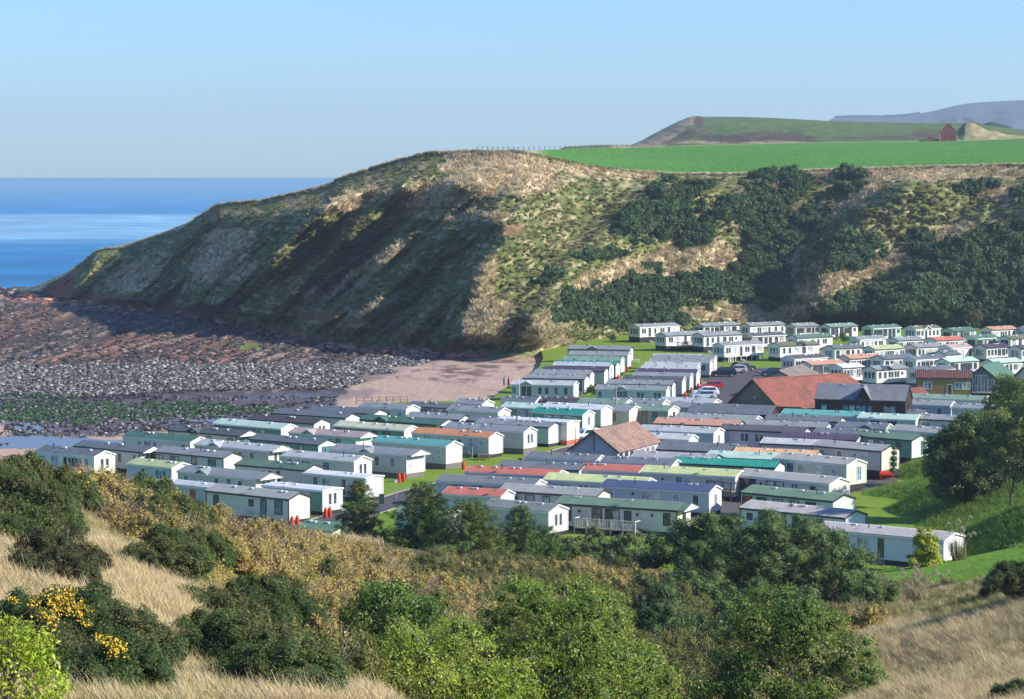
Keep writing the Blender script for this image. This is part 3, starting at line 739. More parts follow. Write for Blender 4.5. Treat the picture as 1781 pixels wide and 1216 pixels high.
def span(px0, py0, ze, phi, pxo):
    """corner point on the plane z = ze, and how far along heading phi the sight line px = pxo is crossed"""
    X0, Y0, _ = on_z(px0, py0, ze); X0 = float(X0); Y0 = float(Y0)
    c, s = math.cos(phi), math.sin(phi)
    sg = 1 if pxo > px0 else -1
    lo, hi = 0.0, 40.0
    for _ in range(40):
        m = (lo + hi) / 2
        u = float(proj(X0 + sg * c * m, Y0 + sg * s * m, ze)[0])
        if (u - pxo) * sg < 0: lo = m
        else: hi = m
    return X0, Y0, lo
NC = [0]
CARS_BOX = []
def caravan(kind, cx, cy, xo, roof, wall, words, phi, W=3.4, zg=0.0, eave=2.75, rise=0.55, flat=0, rib=0, skirt='d', trim=None, frame='w', wins=None, ends=None, end_w=None, extra='', over=0.0, seed=None, lab=None, cat='caravan', skh=0.45, name='static_caravan', doors=True):
    """one static caravan. kind R: its right-hand end nearest; kind F: its left-hand end nearest. cx, cy: sight line to the eave at the near corner, xo: bearing of the far end"""
    NC[0] += 1; rr = random.Random(NC[0] * 13 + 5 if seed is None else seed)
    ph = R(phi); ze = zg + eave
    X0, Y0, L = span(cx, cy, ze, ph, xo)
    L = max(4.0, min(L, 16.5)); sg = -1 if kind == 'R' else 1
    c, s = math.cos(ph), math.sin(ph)
    # centre of the plan
    mx, my = sg * L / 2, W / 2
    ox, oy = X0 + c * mx - s * my, Y0 + s * mx + c * my
    wname = WALLS[wall][0]
    t = thing(name, lab or f"{ROOFWORD[roof]} roofed {wname} caravan {words}", cat, (ox, oy, zg), ph, 'static caravans in the park' if cat == 'caravan' else None)
    hx, hy = L / 2, W / 2; x0, x1, y0, y1 = -hx, hx, -hy, hy
    if flat: rise = 0.16
    e = eave
    # body with gable ends
    mb = MB()
    v = [(x, y, z) for x in (x0, x1) for (y, z) in ((y0, skh), (y1, skh), (y1, e), (0, e + rise - 0.01), (y0, e))]
    mb.add(v, [(0, 1, 2, 3, 4), (9, 8, 7, 6, 5), (0, 4, 9, 5), (1, 6, 7, 2), (0, 5, 6, 1)])
    mb.build('wall', siding('siding_' + wname, WALLS[wall][1]), t)
    if end_w or wall in 'Gm':
        xe = x1 if kind == 'R' else x0; d_ = .012 if kind == 'R' else -.012
        w2 = WALLS[end_w] if end_w else ('pale mint', (0.56, 0.72, 0.58))
        q = MB(); pts5 = ((y0, skh), (y1, skh), (y1, e - .02), (0, e + rise - .04), (y0, e - .02))
        q.add([(xe + d_, y, z) for y, z in pts5] + [(xe - d_, y, z) for y, z in pts5], [(0, 1, 2, 3, 4), (9, 8, 7, 6, 5), (0, 5, 6, 1), (1, 6, 7, 2), (4, 9, 5, 0)])
        q.build('end_wall', siding('siding_' + w2[0], w2[1]), t)
    rb = MB(); ov = 0.14
    rf = roof_part(x0, x1, W, e, rise, ov, rib, oe=0.12)
    rf.v = [(a, b_ + y0, z) for a, b_, z in rf.v]
    if 'O' in extra:      # roof carried out over the near end
        xe = x1 if kind == 'R' else x0; d = 0.8 if kind == 'R' else -0.8
        xa, xb = sorted((xe, xe + d))
        q = roof_part(xa, xb, W, e, rise, ov, 0, oe=0.12); rf.add([(a, b_ + y0, z + .002) for a, b_, z in q.v], q.f)
        g = MB(); xg = xe + d; dd = 0.05 if d > 0 else -0.05
        vv = [(xx, y, z) for xx in (xg, xg + dd) for (y, z) in ((y0 - ov, e - .12), (y1 + ov, e - .12), (y1 + ov, e + .02), (0, e + rise + .02), (y0 - ov, e + .02))]
        g.add(vv, [(0, 4, 3, 2, 1), (5, 6, 7, 8, 9), (0, 1, 6, 5), (1, 2, 7, 6), (2, 3, 8, 7), (3, 4, 9, 8), (4, 0, 5, 9)])
        g.build('gable_board', m_white, t)
    roof_o = rf.build('roof', roofmat(roof), t)
    tr = m_white if (trim or ('w' if rr.random() < .5 else 'k')) == 'w' else m_blk
    MB().box(x0 - .13, x1 + .13, y0 - ov - .05, y0 - ov, e - .12 - ov * .3, e + .03 - ov * .3).build('gutter', tr, t)
    MB().box(x0 - .13, x1 + .13, y1 + ov, y1 + ov + .05, e - .12 - ov * .3, e + .03 - ov * .3).build('gutter', tr, t)
    # barge boards on both ends
    for xe, d in ((x0 - .12, -.04), (x1 + .12, .04)):
        for (ya, yb) in ((y0 - ov, 0), (y1 + ov, 0)):
            za = e - ov * rise / hy; zb = e + rise
            vs = [(xx, yy, zz + dz) for xx in (xe, xe + d) for (yy, zz) in ((ya, za), (yb, zb)) for dz in (-.08, .07)]
            b2 = MB(); b2.add(vs, [(0, 1, 3, 2), (4, 6, 7, 5), (0, 4, 5, 1), (2, 3, 7, 6), (1, 5, 7, 3), (0, 2, 6, 4)])
            b2.build('barge_board', tr if roof != 'white' else m_white, t)
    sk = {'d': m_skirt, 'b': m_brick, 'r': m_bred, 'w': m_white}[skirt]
    if 'S' in extra:      # stands on stilts
        n = 8
        for i in range(n):
            xx = x0 + .2 + (L - .4) * i / (n - 1)
            for yy in (y0 + .05, y1 - .17): MB().box(xx - .06, xx + .06, yy, yy + .12, 0, skh).build('stilt', m_white, t)
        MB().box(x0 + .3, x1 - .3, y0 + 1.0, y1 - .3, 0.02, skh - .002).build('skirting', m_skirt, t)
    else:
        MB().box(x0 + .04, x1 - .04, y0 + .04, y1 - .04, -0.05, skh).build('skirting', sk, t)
    # corner posts
    if rib or kind == 'R':
        for xx in (x0, x1):
            for yy in ((y0, y1) if (xx == x1) == (kind == 'R') else (y0,)): MB().box(xx - .05, xx + .05, yy - .05, yy + .05, skh + .01, e - .13).build('corner_trim', tr if wall not in ('G', 'm') else m_white, t)
    fm = {'w': m_white, 'k': m_blk, 'n': m_brown}[frame]
    mid = skh + (e - skh) * 0.56
    # windows on the long side: letters W wide, n narrow, s small, D door, F french door
    if wins is None:
        wins = []
        x = 0.09 + .05 * rr.random()
        while x < 0.93:
            k_ = rr.choice('WWnssWn')
            wins.append((x, k_)); x += rr.uniform(0.10, 0.2)
        if doors:
            i = rr.randrange(1, max(2, len(wins) - 1)); wins[min(i, len(wins) - 1)] = (wins[min(i, len(wins) - 1)][0], 'D')
    for it in wins:
        fx, k_ = it[0], it[1]; gl = GL[it[2]] if len(it) > 2 else rr.choice((m_gl, m_gl, m_gl2, m_gl3))
        xx = x0 + L * fx
        if k_ == 'W': add_window(t, xx, y0, mid + .08, 0, 1.2, 1.05, 1, fm, gl)
        elif k_ == 'V': add_window(t, xx, y0, mid, 0, 1.0, 1.35, 0, fm, gl)
        elif k_ == 'n': add_window(t, xx, y0, mid + .02, 0, 0.65, 1.15, 0, fm, gl)
        elif k_ == 's': add_window(t, xx, y0, mid + .2, 0, 0.55, 0.6, 0, fm, gl)
        elif k_ == 'D':
            add_window(t, xx, y0, skh + .12 + .93, 0, 0.72, 1.84, 0, fm, gl, name='door')
            link('step', shared('step', lambda: MB().box(-.55, .55, -.95, -.06, 0, .2).box(-.45, .45, -.55, -.06, .2, .4).mesh('step'), m_wood), None, t, (xx, y0, 0.01))
        elif k_ == 'P': add_window(t, xx, y0, skh + .12 + .93, 0, 0.72, 1.84, 0, fm, m_gl2, name='door')
        elif k_ == 'F': add_window(t, xx, y0, skh + .10 + .93, 0, 1.7, 1.84, 1, fm, gl, name='french_window')
        elif k_ == 'l': link('wall_lamp', shared('lamp', lambda: MB().box(-.1, .1, -.12, 0, -.14, .14).mesh('wall_lamp'), m_blk), None, t, (xx, y0 - .003, mid + .35))
    # end windows
    if ends is None: ends = rr.choice(('', '', 'n', '2', 'B')) if kind == 'R' else rr.choice(('3', 'B', 'F3', '2B'))
    xe, rz, q = (x1, math.pi / 2, 1) if kind == 'R' else (x0, -math.pi / 2, 1)
    for ch in ends:
        if ch == 'n': add_window(t, xe, .1, mid, rz, 0.6, 1.15, 1, fm, m_gl)
        elif ch == '2':
            for yy in (-.42, .42): add_window(t, xe, yy, mid, rz, 0.5, 1.2, 0, fm, m_gl)
        elif ch == '3':
            for yy in (-.95, 0, .95): add_window(t, xe, yy, mid + .02, rz, 0.66, 1.15, 0, fm, m_gl3 if rr.random() < .4 else m_gl)
        elif ch == 'B': add_window(t, xe, 0, mid, rz, 1.9, 1.2, 2, fm, m_gl3 if rr.random() < .35 else m_gl)
        elif ch == 'F': add_window(t, xe, -1.0, skh + 1.0, rz, 0.66, 1.8, 0, fm, m_gl, name='door')
        elif ch == 'T': add_window(t, xe, 0.55, mid - .1, rz, 0.8, 1.6, 1, fm, m_gl3)
        elif ch == 'L':   # tall split window on the near corner
            for zz in (mid + .35, mid - .45): add_window(t, xe, -hy + .75, zz, rz, 0.62, .62, 1, fm, m_gl2)
    # roof fittings: vents and a flue
    for i in range(rr.randint(2, 4)):
        xx = x0 + L * rr.uniform(.1, .9)
        link('roof_vent', shared('vent', lambda: MB().box(-.17, .17, -.12, .12, 0, .13).box(-.2, .2, -.15, .15, .13, .16).mesh('roof_vent'), m_white if rr.random() < .5 else m_blk), None, t, (xx, -.35, e + rise - .35 * rise / hy + .06))
    if rr.random() < .6:
        link('flue', shared('flue', lambda: MB().lathe([(.055, 0), (.055, .55), (.09, .56), (.09, .66), (.02, .72)], 8).mesh('flue'), m_blk), None, t, (x0 + L * rr.uniform(.2, .8), -hy * .45, e + rise * .55))
    if rr.random() < .35:
        link('satellite_dish', shared('dish', lambda: MB().lathe([(.02, 0), (.2, .05), (.3, .12), (.31, .13), (.2, .07)], 10).tube([(0, 0, 0), (0, .0, -.45)], .02, 4).mesh('satellite_dish'), m_steel), None, t, (x0 + L * rr.uniform(.1, .9), y0 + .25, e + .55))
    if 'g' in extra:      # small gable over the front
        fx = float(extra.split('g')[1][:2]) / 100; xx = x0 + L * fx; gw = 1.15; pr = 0.45
        g = MB(); zb = e - .03; zt = e + rise * .92; yb = -hy * .1
        yf = y0 - pr
        v = [(xx - gw, yf, zb), (xx + gw, yf, zb), (xx, yf, zt), (xx - gw, y0 + .2, zb), (xx + gw, y0 + .2, zb), (xx, yb, zt)]
        t_ = .08
        vt = [(a, b_, z + t_) for a, b_, z in v]
        g.add(v + vt, [(6, 8, 11, 9), (8, 7, 10, 11), (0, 3, 5, 2), (2, 5, 4, 1), (0, 2, 8, 6), (2, 1, 7, 8), (0, 6, 9, 3), (1, 4, 10, 7)])
        g.build('porch_roof', roofmat(roof), t)
        MB().add([(xx - gw + .12, y0 - .03, zb - .02), (xx + gw - .12, y0 - .03, zb - .02), (xx, y0 - .03, zt - .05), (xx - gw + .12, y0 + .03, zb - .02), (xx + gw - .12, y0 + .03, zb - .02), (xx, y0 + .03, zt - .05)], [(0, 1, 2), (3, 5, 4), (0, 3, 4, 1), (1, 4, 5, 2), (2, 5, 3, 0)]).build('porch_gable', siding('siding_' + wname, WALLS[wall][1]), t)
        g = MB(); 
        for sgn in (-1, 1):
            v = [(xx + sgn * gw, yf - .03, zb - .07), (xx + sgn * gw, yf - .03, zb + .1), (xx, yf - .03, zt - .05), (xx, yf - .03, zt + .12)]
            v2 = [(a, b_ + .03, z) for a, b_, z in v]
            g.add(v + v2, [(0, 1, 3, 2), (4, 6, 7, 5), (1, 5, 7, 3), (0, 2, 6, 4), (0, 4, 5, 1)])
        g.build('porch_barge_board', tr, t)
    CARS_BOX.append((ox, oy, ph, L, W))
    return t, L, W, skh
KW = {}
def rows(kind, phi, W, data, **kw):
    for d in data:
        o = dict(kw); o.update(d[6] if len(d) > 6 else {})
        ph = o.pop('phi', phi); w_ = o.pop('W', W)
        KW[(d[0], d[1])] = caravan(kind, d[0], d[1], d[2], d[3], d[4], d[5], ph, w_, **o)
D = dict
A_PHI = -37
rows('R', -39, 3.3, [
    (502, 868.5, 359, 'slate', 'c', 'with a railed ramp, nearest in the left corner', D(wins=[(.12, 'n'), (.55, 's'), (.70, 'D', 'b'), (.88, 'V', 'b')], ends='', frame='k', trim='k', rib=1)),
    (384, 851, 264, 'pale', 'g', 'hidden by brown scrub, behind the ramp caravan', D(wins=[(.3, 'n'), (.6, 'V', 'r')], flat=1)),
    (445, 833, 310, 'slate', 'b', 'with a porch gable, behind the ramp caravan', D(extra='Og32', ends='2', wins=[(.1, 'n'), (.32, 'V', 'c'), (.5, 'n'), (.66, 'D', 'b'), (.8, 'n')], trim='w')),
    (298.6, 814, 222, 'lime', 's', 'peeping over the gorse with a three pane side window', D(ends='', wins=[(.35, 'n'), (.72, 'W', 'b'), (.83, 'n')], rise=.5)),
    (388, 796.5, 269, 'slate', 'g', 'with black framed windows, two behind the gabled one', D(frame='k', trim='k', ends='', wins=[(.07, 'W', 'c'), (.27, 'n'), (.33, 'n', 'c'), (.58, 'D', 'd'), (.84, 'W', 'b')])),
    (242.5, 786, 130, 'navy', 'c', 'at the far left by the beach pools, overhanging white gable', D(extra='O', ends='L2', wins=[(.35, 'W'), (.46, 's'), (.7, 'n'), (.93, 'n', 'b')], trim='k')),
    (164, 794, 62, 'navy', 'w', 'half buried in scrub, leftmost of all', D(ends='2', doors=False)),
    (331, 769, 214, 'dkgreen', 'c', 'on the beach side at left', D(ends='', wins=[(.25, 's'), (.37, 'W', 'b'), (.48, 'n'), (.9, 'n')])),
    (467, 784.5, 339, 'pale', 'g', 'with white porch gable and overhang, left of the slate pair', D(extra='Og28', ends='2', wins=[(.28, 'V', 'c'), (.62, 'n', 'b'), (.78, 'n')], trim='w')),
    (411, 758, 293, 'dark', 'c', 'with a dark gable, on the shingle edge', D(extra='Og38', ends='B', wins=[(.06, 's'), (.38, 'V', 'c'), (.6, 'n'), (.92, 'n')], frame='n', trim='k')),
    (489, 746, 371.5, 'mint', 'G', 'with black windows, by the shingle beach', D(end_w='w', frame='k', ends='', wins=[(.05, 'W'), (.18, 'W'), (.35, 'W'), (.55, 'W'), (.73, 'V')], trim='w')),
    (553.8, 773.7, 434, 'navy', 'G', 'with a pale mint end, in the middle of the left block', D(ends='B', frame='k', trim='k', wins=[(.07, 'n'), (.25, 'W', 'c'), (.42, 'n'), (.58, 'n', 'c'), (.75, 'n', 'c')])),
], eave=2.75)
rows('R', -36, 3.3, [
    (615.6, 803, 490, 'pale', 'g', 'with tall white paired windows in its end', D(ends='2', wins=[(.1, 'n'), (.33, 'W', 'b'), (.42, 'n', 'c'), (.62, 'V', 'b')], trim='w')),
    (530.5, 818, 410, 'green', 'c', 'with a table set beside its door', D(ends='', wins=[(.08, 'n'), (.4, 's'), (.5, 'n'), (.62, 'D', 'd')], trim='k')),
    (634, 832, 528, 'white', 's', 'with a flat roof, behind the dark pine', D(flat=1, ends='', wins=[(.2, 'D', 'd'), (.38, 'W', 'b'), (.66, 'D', 'd'), (.88, 'V', 'b')])),
    (561, 853.7, 457, 'white', 'G', 'with a flat roof and red bottles at its mint end', D(flat=1, ends='2', wins=[(.1, 'W', 'c'), (.46, 'W', 'b'), (.7, 'W', 'c')], trim='w')),
    (619, 760.5, 503, 'rose', 'm', 'with two small roof gables, amid the left block', D(extra='Og30', ends='', wins=[(.3, 'W'), (.62, 'n', 'b'), (.74, 'V', 'b')], trim='w')),
    (707, 792, 574, 'slate', 'g', 'with a big end window beside the lawn and red bottles', D(extra='Og48', ends='L', wins=[(.08, 'n'), (.48, 'n'), (.62, 'n'), (.82, 'n')], trim='w', skirt='b', W=3.6, skh=.6, eave=2.9)),
    (775.6, 776.5, 648, 'teal', 'g', 'with a blank white end beside the lawn', D(ends='', wins=[(.9, 'n', 'c')], doors=False, skirt='b', skh=.7, eave=2.95, trim='w')),
    (703, 749, 581, 'cream', 'G', 'with black windows and blank white end', D(end_w='w', frame='k', ends='', wins=[(.05, 'W'), (.2, 'W'), (.35, 'W'), (.58, 'n', 'd'), (.75, 'V', 'd')], trim='w')),
    (759, 738.6, 627.5, 'dkgreen', 'G', 'with a dark gable, behind the orange roof', D(end_w='w', extra='Og28', ends='2', frame='k', wins=[(.1, 'n'), (.28, 'V'), (.62, 'W'), (.8, 'n')], trim='k')),
    (546, 737, 432, 'brown', 'm', 'nearest the shingle, end window facing the lawn', D(end_w='w', ends='2', wins=[(.5, 'n')], trim='k')),
    (600, 727, 474, 'navy', 's', 'directly behind the brown roof by the shingle', D(ends='', wins=[], trim='k')),
    (648.5, 720, 535, 'navy', 's', 'third back along the shingle edge', D(ends='', wins=[], trim='k')),
], eave=2.75)
rows('R', -32, 3.3, [
    (850, 761, 717, 'orange', 'g', 'with a railed step at its door', D(ends='', wins=[(.06, 's'), (.2, 'W'), (.32, 'W', 'c'), (.52, 's'), (.62, 's'), (.77, 'D', 'c'), (.91, 'n', 'c')], trim='w', phi=-33)),
    (706, 712, 625, 'slate', 's', 'with a white gable end below the sandy beach', D(ends='', wins=[(.62, 'n'), (.88, 'n')], trim='w', phi=-35)),
    (798, 711, 708, 'navy', 'c', 'with black doors, below the beach rail fence', D(frame='k', wins=[(.08, 's'), (.3, 'W'), (.42, 'D'), (.56, 'n'), (.72, 'n'), (.87, 'n', 'c')], ends='', trim='k')),
    (866, 717.4, 778, 'slate', 'g', 'with one small end window, left of the green roofs', D(ends='n', wins=[(.1, 'n', 'b'), (.25, 'n'), (.6, 's'), (.85, 'n')], trim='w')),
    (798, 730, 706, 'slate', 's', 'with a curtained end window, behind the dark green gable', D(ends='n', wins=[], trim='k')),
    (838, 703, 790, 'slate', 's', 'half hidden by its neighbour near the beach corner', D(ends='', wins=[], trim='w')),
    (910.5, 751.6, 772, 'slate', 'g', 'with dark skirting and a four pane end window', D(ends='2', wins=[(.7, 'n', 'd')], trim='w', skirt='b', skh=.75, eave=3.0)),
    (954, 743, 826, 'slate', 'm', 'with a plain cream end beside the lawn', D(end_w='w', ends='', wins=[(.8, 'n', 'c')], trim='k', doors=False)),
    (986, 735, 866, 'white', 'b', 'with a flat roof and red brick skirt', D(flat=1, ends='', wins=[(.85, 'V', 'd')], trim='w', skirt='r', skh=.7, eave=3.2)),
    (1013, 721.5, 925, 'aqua', 'G', 'with a mint end next to the white car', D(ends='n', wins=[(.3, 'n', 'c'), (.5, 'n', 'c'), (.72, 'W', 'c'), (.85, 's', 'c')], trim='w', eave=3.1, skh=.8)),
    (975, 713, 872, 'mint', 'G', 'left of the turquoise roof', D(ends='', wins=[(.34, 'W', 'c'), (.5, 'n')], trim='w')),
    (1045, 713, 944, 'white', 'c', 'with a tall white end behind the turquoise roof', D(ends='', wins=[(.8, 'n')], trim='w', eave=3.2, skirt='b', skh=.8, W=3.2)),
    (1094, 714.7, 985, 'slate', 'b', 'with a red curtained window beside the lamp pole', D(ends='', wins=[(.75, 'V', 'r')], trim='w', skirt='b', phi=-28, W=4.2)),
    (1162, 714, 1080, 'sage', 'o', 'with black door and white gable, above the salmon roof', D(end_w='w', ends='n', wins=[(.2, 'n'), (.5, 'D'), (.72, 'n')], frame='k', trim='w', phi=-28, W=3.8)),
    (1085, 703, 989, 'sage', 'm', 'directly behind the flat white roof near the tall pole', D(ends='', wins=[], trim='w', phi=-26)),
    (1150, 703, 1062, 'slate', 's', 'with white gable tips, behind the sage roof', D(ends='', wins=[], trim='w', phi=-26)),
    (930, 699, 872, 'navy', 's', 'just below the pale caravan with french doors', D(ends='', wins=[], trim='w', phi=-24)),
    (1000, 700, 905, 'brown', 'g', 'below the wooden rail at the middle of the park', D(ends='', wins=[], trim='k', phi=-22)),
    (1238.8, 702, 1146, 'pale', 'b', 'beside the parked white cars', D(ends='', wins=[(.5, 'n')], trim='w', phi=-26, W=3.6)),
    (1268, 711, 1166, 'slate', 's', 'behind the great navy roof', D(ends='', wins=[], trim='w', phi=-24)),
    (886, 735, 812, 'navy', 's', 'low roof between the slate roofs near the flat white one', D(ends='', wins=[], trim='k', phi=-28)),
], eave=2.75)
# middle block: dark tiled roofs seen over each other
rows('R', -24, 3.6, [
    (1340, 722, 1196, 'navy', 'r', 'with a bright orange gable, left of the red roofed hall', D(W=4.6, rise=1.1, ends='', wins=[], trim='k', rib=1)),
    (1311, 732, 1174, 'slate', 's', 'just below the orange gable', D(wins=[], trim='w', rib=1)),
    (1282, 742, 1137, 'salmon', 's', 'between the slate roofs in the middle', D(wins=[], trim='k', rib=1, rise=.65)),
    (1240.6, 753.7, 1110, 'pale', 'g', 'with a white fascia, behind the brown roofed bungalow', D(wins=[(.5, 'n', 'c')], trim='w', ends='n', W=4.2)),
    (1197, 765.5, 1122, 'pale', 's', 'low, immediately right of the bungalow ridge', D(wins=[], trim='w', rib=1, ends='')),
    (1396, 752.6, 1252, 'dark', 'l', 'with a round patch and small windows', D(wins=[(.08, 'V', 'c'), (.3, 'W', 'd'), (.48, 'W', 'd')], trim='k', rib=1, ends='')),
    (1434, 744, 1287, 'slate', 's', 'with a white gable tip, behind the dark roof', D(wins=[], trim='k', rib=1, ends='')),
    (1458, 734, 1330, 'navy', 's', 'in front of the green eaved row below the hall', D(wins=[], trim='k', rib=1, ends='')),
    (1488, 766, 1356, 'purple', 'l', 'with a ribbed roof left of the big green caravan', D(wins=[], trim='k', rib=1, ends='')),
    (1500, 757, 1414, 'navy', 's', 'small stretch of roof left of the green caravan', D(wins=[], trim='k', rib=1, ends='')),
    (1540, 746, 1455, 'navy', 'o', 'with a brown front gable, right of centre', D(wins=[], trim='w', rib=1, ends='', extra='g60')),
    (1440, 776, 1322, 'pale', 'b', 'with roof lights, above the sandy orange roof', D(wins=[], trim='k', rib=1, ends='')),
    (1290, 788, 1143, 'navy', 's', 'with a broad ribbed roof right of the bungalow', D(wins=[], trim='k', rib=1, ends='', W=4.4, rise=.8)),
    (1415, 795, 1273, 'sand', 's', 'with sandy tiles between navy and mint roofs', D(wins=[], trim='k', rib=1, ends='', W=4.0)),
    (1352, 800, 1227, 'mint', 'm', 'with smooth panels behind the turquoise tiles', D(wins=[], trim='k', ends='', W=4.0)),
    (1347, 813.5, 1167, 'aqua', 'G', 'with turquoise tiles in the middle of the park', D(wins=[], trim='k', rib=1, ends='')),
    (1240, 801, 1098, 'lav', 'g', 'right under the bungalow windows', D(wins=[], trim='k', rib=1, ends='')),
    (1035, 802, 913, 'navy', 's', 'left half of the long dark line below the bungalow', D(wins=[], trim='w', rib=1, ends='')),
    (1167, 810, 1044, 'navy', 'l', 'right half of the long dark line below the bungalow', D(wins=[], trim='w', rib=1, ends='')),
    (1006, 818, 866, 'navy', 's', 'with a ribbed roof between the lawn road and red roof', D(wins=[], trim='k', rib=1, ends='')),
    (965, 828, 809, 'red', 'g', 'with a smooth roof, nearest the lawn road', D(wins=[(.4, 's'), (.6, 'W')], trim='w', ends='', rise=.5)),
    (1110.5, 821, 1007, 'red', 'g', 'with a short roof left of the yellow green tiles', D(wins=[(.45, 'W', 'b'), (.8, 's')], trim='w', ends='', rise=.5)),
    (1120, 843, 945.6, 'lime', 's', 'with a row of wide windows below the red roofs', D(wins=[(.12, 'n', 'b'), (.22, 'W', 'b'), (.4, 'W', 'b'), (.52, 'W', 'c'), (.75, 'n', 'd'), (.9, 'W', 'b')], trim='w', rib=2, ends='', frame='w')),
    (927, 845.5, 760, 'navy', 'g', 'in front of the long red roof', D(wins=[(.22, 'W'), (.42, 'W'), (.6, 's'), (.75, 'n')], trim='w', rib=2, ends='', frame='k')),
    (1037, 863.5, 868, 'slate', 'g', 'with black framed windows beside the pines', D(wins=[(.08, 'D', 'c'), (.18, 'l'), (.32, 'V', 'b'), (.49, 'D', 'c'), (.7, 'n')], trim='k', rib=2, ends='', frame='k', phi=-27)),
    (870, 864, 770, 'red', 's', 'low red roof rising above the pine tops', D(wins=[], trim='w', ends='')),
    (954, 890.5, 840, 'navy', 'g', 'with a bay end window beside the small pine', D(wins=[(.75, 'V', 'b')], trim='w', rib=2, ends='2', phi=-34, eave=2.7)),
    (1177, 888, 966.6, 'green', 'c', 'with a white balustraded deck, nearest in the centre', D(wins=[(.09, 'V', 'd'), (.20, 'l'), (.345, 'V', 'd'), (.445, 'D', 'd'), (.50, 'P'), (.60, 'n', 'd'), (.68, 'l'), (.80, 'l'), (.92, 'n', 'd')], trim='k', rib=2, ends='n', frame='k', phi=-26, W=3.8, extra='O')),
    (1233, 856, 1045, 'blue', 's', 'with curtained windows behind the decked green one', D(wins=[(.08, 'V', 'c'), (.3, 'l'), (.42, 'V', 'c'), (.52, 'P'), (.7, 'n', 'c'), (.88, 'n', 'd')], trim='w', rib=2, ends='n', phi=-26)),
    (1278.5, 829.5, 1113.5, 'lime', 'b', 'with yellow green tiles behind the deep blue roof', D(wins=[(.09, 'V', 'c'), (.24, 'l'), (.42, 'V', 'b'), (.5, 'V', 'c'), (.78, 'W', 'c')], trim='w', rib=2, ends='', phi=-26)),
    (770, 897, 690, 'green', 's', 'glimpsed between the two pines', D(wins=[], trim='w', rib=2, ends='', phi=-28)),
    (578, 925, 515, 'dkgreen', 'm', 'only its low roof showing over the foreground scrub', D(wins=[], trim='k', rib=2, ends='', phi=-34)),
    (1494, 725, 1359, 'teal', 's', 'with a teal roof in front of the red hall', D(wins=[(.2, 'n'), (.5, 's'), (.8, 'n')], trim='w', rib=1, ends='')),
    (1592, 730.5, 1492, 'mint', 'm', 'with black windows under a pale smooth roof', D(wins=[(.1, 'n', 'b'), (.3, 'W', 'd'), (.6, 'W', 'd')], frame='k', trim='w', ends='')),
    (1604, 722, 1526, 'navy', 'g', 'in front of the dark clubhouse', D(wins=[], trim='k', rib=1, ends='')),
    (1692, 733, 1590, 'slate', 'l', 'with two small windows, behind the right hand tree', D(wins=[(.2, 'W', 'b'), (.55, 'W', 'c')], trim='k', rib=1, ends='', phi=-28)),
    (1652, 706, 1562, 'slate', 's', 'with blue grey ribs right of the clubhouse', D(wins=[(.2, 'n'), (.5, 'n'), (.8, 'n')], trim='w', rib=1, ends='')),
    (1738, 712, 1656, 'slate', 's', 'with a white edged roof reaching the right hand tree', D(wins=[], trim='w', rib=1, ends='')),
    (1712, 697, 1584, 'sage', 'g', 'with ribbed roof directly below the glass fronted lodge', D(wins=[], trim='w', rib=1, ends='')),
], eave=2.75)
# the right-hand block at the foot of the green bank
rows('R', -43, 3.9, [
    (1532.5, 785, 1413, 'slate', 'b', 'with a thin cypress standing at its end', D(wins=[(.14, 'n', 'b'), (.4, 'n', 'd'), (.62, 's'), (.76, 'V', 'c')], trim='k', ends='', rib=1, zg=.3, skh=.8, eave=3.2)),
    (1586, 766, 1482, 'green', 'G', 'with mint end shadowed by trees', D(wins=[(.06, 'V', 'c'), (.32, 'V', 'c'), (.5, 'V', 'c'), (.78, 'n', 'd')], frame='k', trim='k', ends='T', rib=1, zg=.3)),
    (1668, 757, 1547, 'slate', 's', 'behind the green one, running into the trees', D(wins=[(.25, 'W', 'c'), (.6, 'n'), (.8, 'n')], trim='w', ends='', rib=1, zg=.3)),
    (1472.4, 809, 1346, 'slate', 'b', 'with a tall glazed door in its bright end', D(wins=[(.06, 'n'), (.23, 'V', 'b'), (.38, 'V', 'b'), (.62, 'V', 'c'), (.83, 'n', 'c')], trim='w', ends='T', rib=2, zg=.2, skh=.6, eave=3.0)),
    (1442, 842, 1279, 'slate', 'g', 'with three tall windows beside a raised deck', D(wins=[(.05, 'D', 'd'), (.12, 'D', 'd'), (.19, 'D', 'd'), (.28, 'l'), (.38, 'V', 'c'), (.48, 'V', 'c'), (.64, 's', 'c'), (.83, 's', 'd')], frame='k', trim='w', ends='', rib=2, phi=-42)),
    (1449, 872, 1290.5, 'green', 'm', 'with black windows between two slate roofs', D(wins=[(.06, 'W', 'r'), (.22, 'W', 'd'), (.4, 'W', 'c'), (.58, 'W', 'c'), (.76, 'W', 'd')], frame='k', trim='k', ends='', rib=2, phi=-42)),
    (1469.7, 901, 1288, 'lav', 'L', 'with a dark glazed door under grey tiles', D(wins=[(.09, 's', 'd'), (.22, 'V', 'd'), (.41, 'D', 'd'), (.55, 'V', 'd'), (.76, 'n', 'd'), (.9, 's', 'd')], frame='k', trim='k', ends='', rib=2, phi=-40)),
    (1641, 940, 1418.5, 'lav', 'L', 'with the yellow conifer before it, nearest of all', D(wins=[(.2, 's', 'd'), (.38, 'W', 'c'), (.52, 'D', 'd'), (.82, 'n', 'c')], frame='w', trim='w', ends='2', rib=2, phi=-36, W=4.0, zg=1.0, rise=.45)),
], eave=2.75)
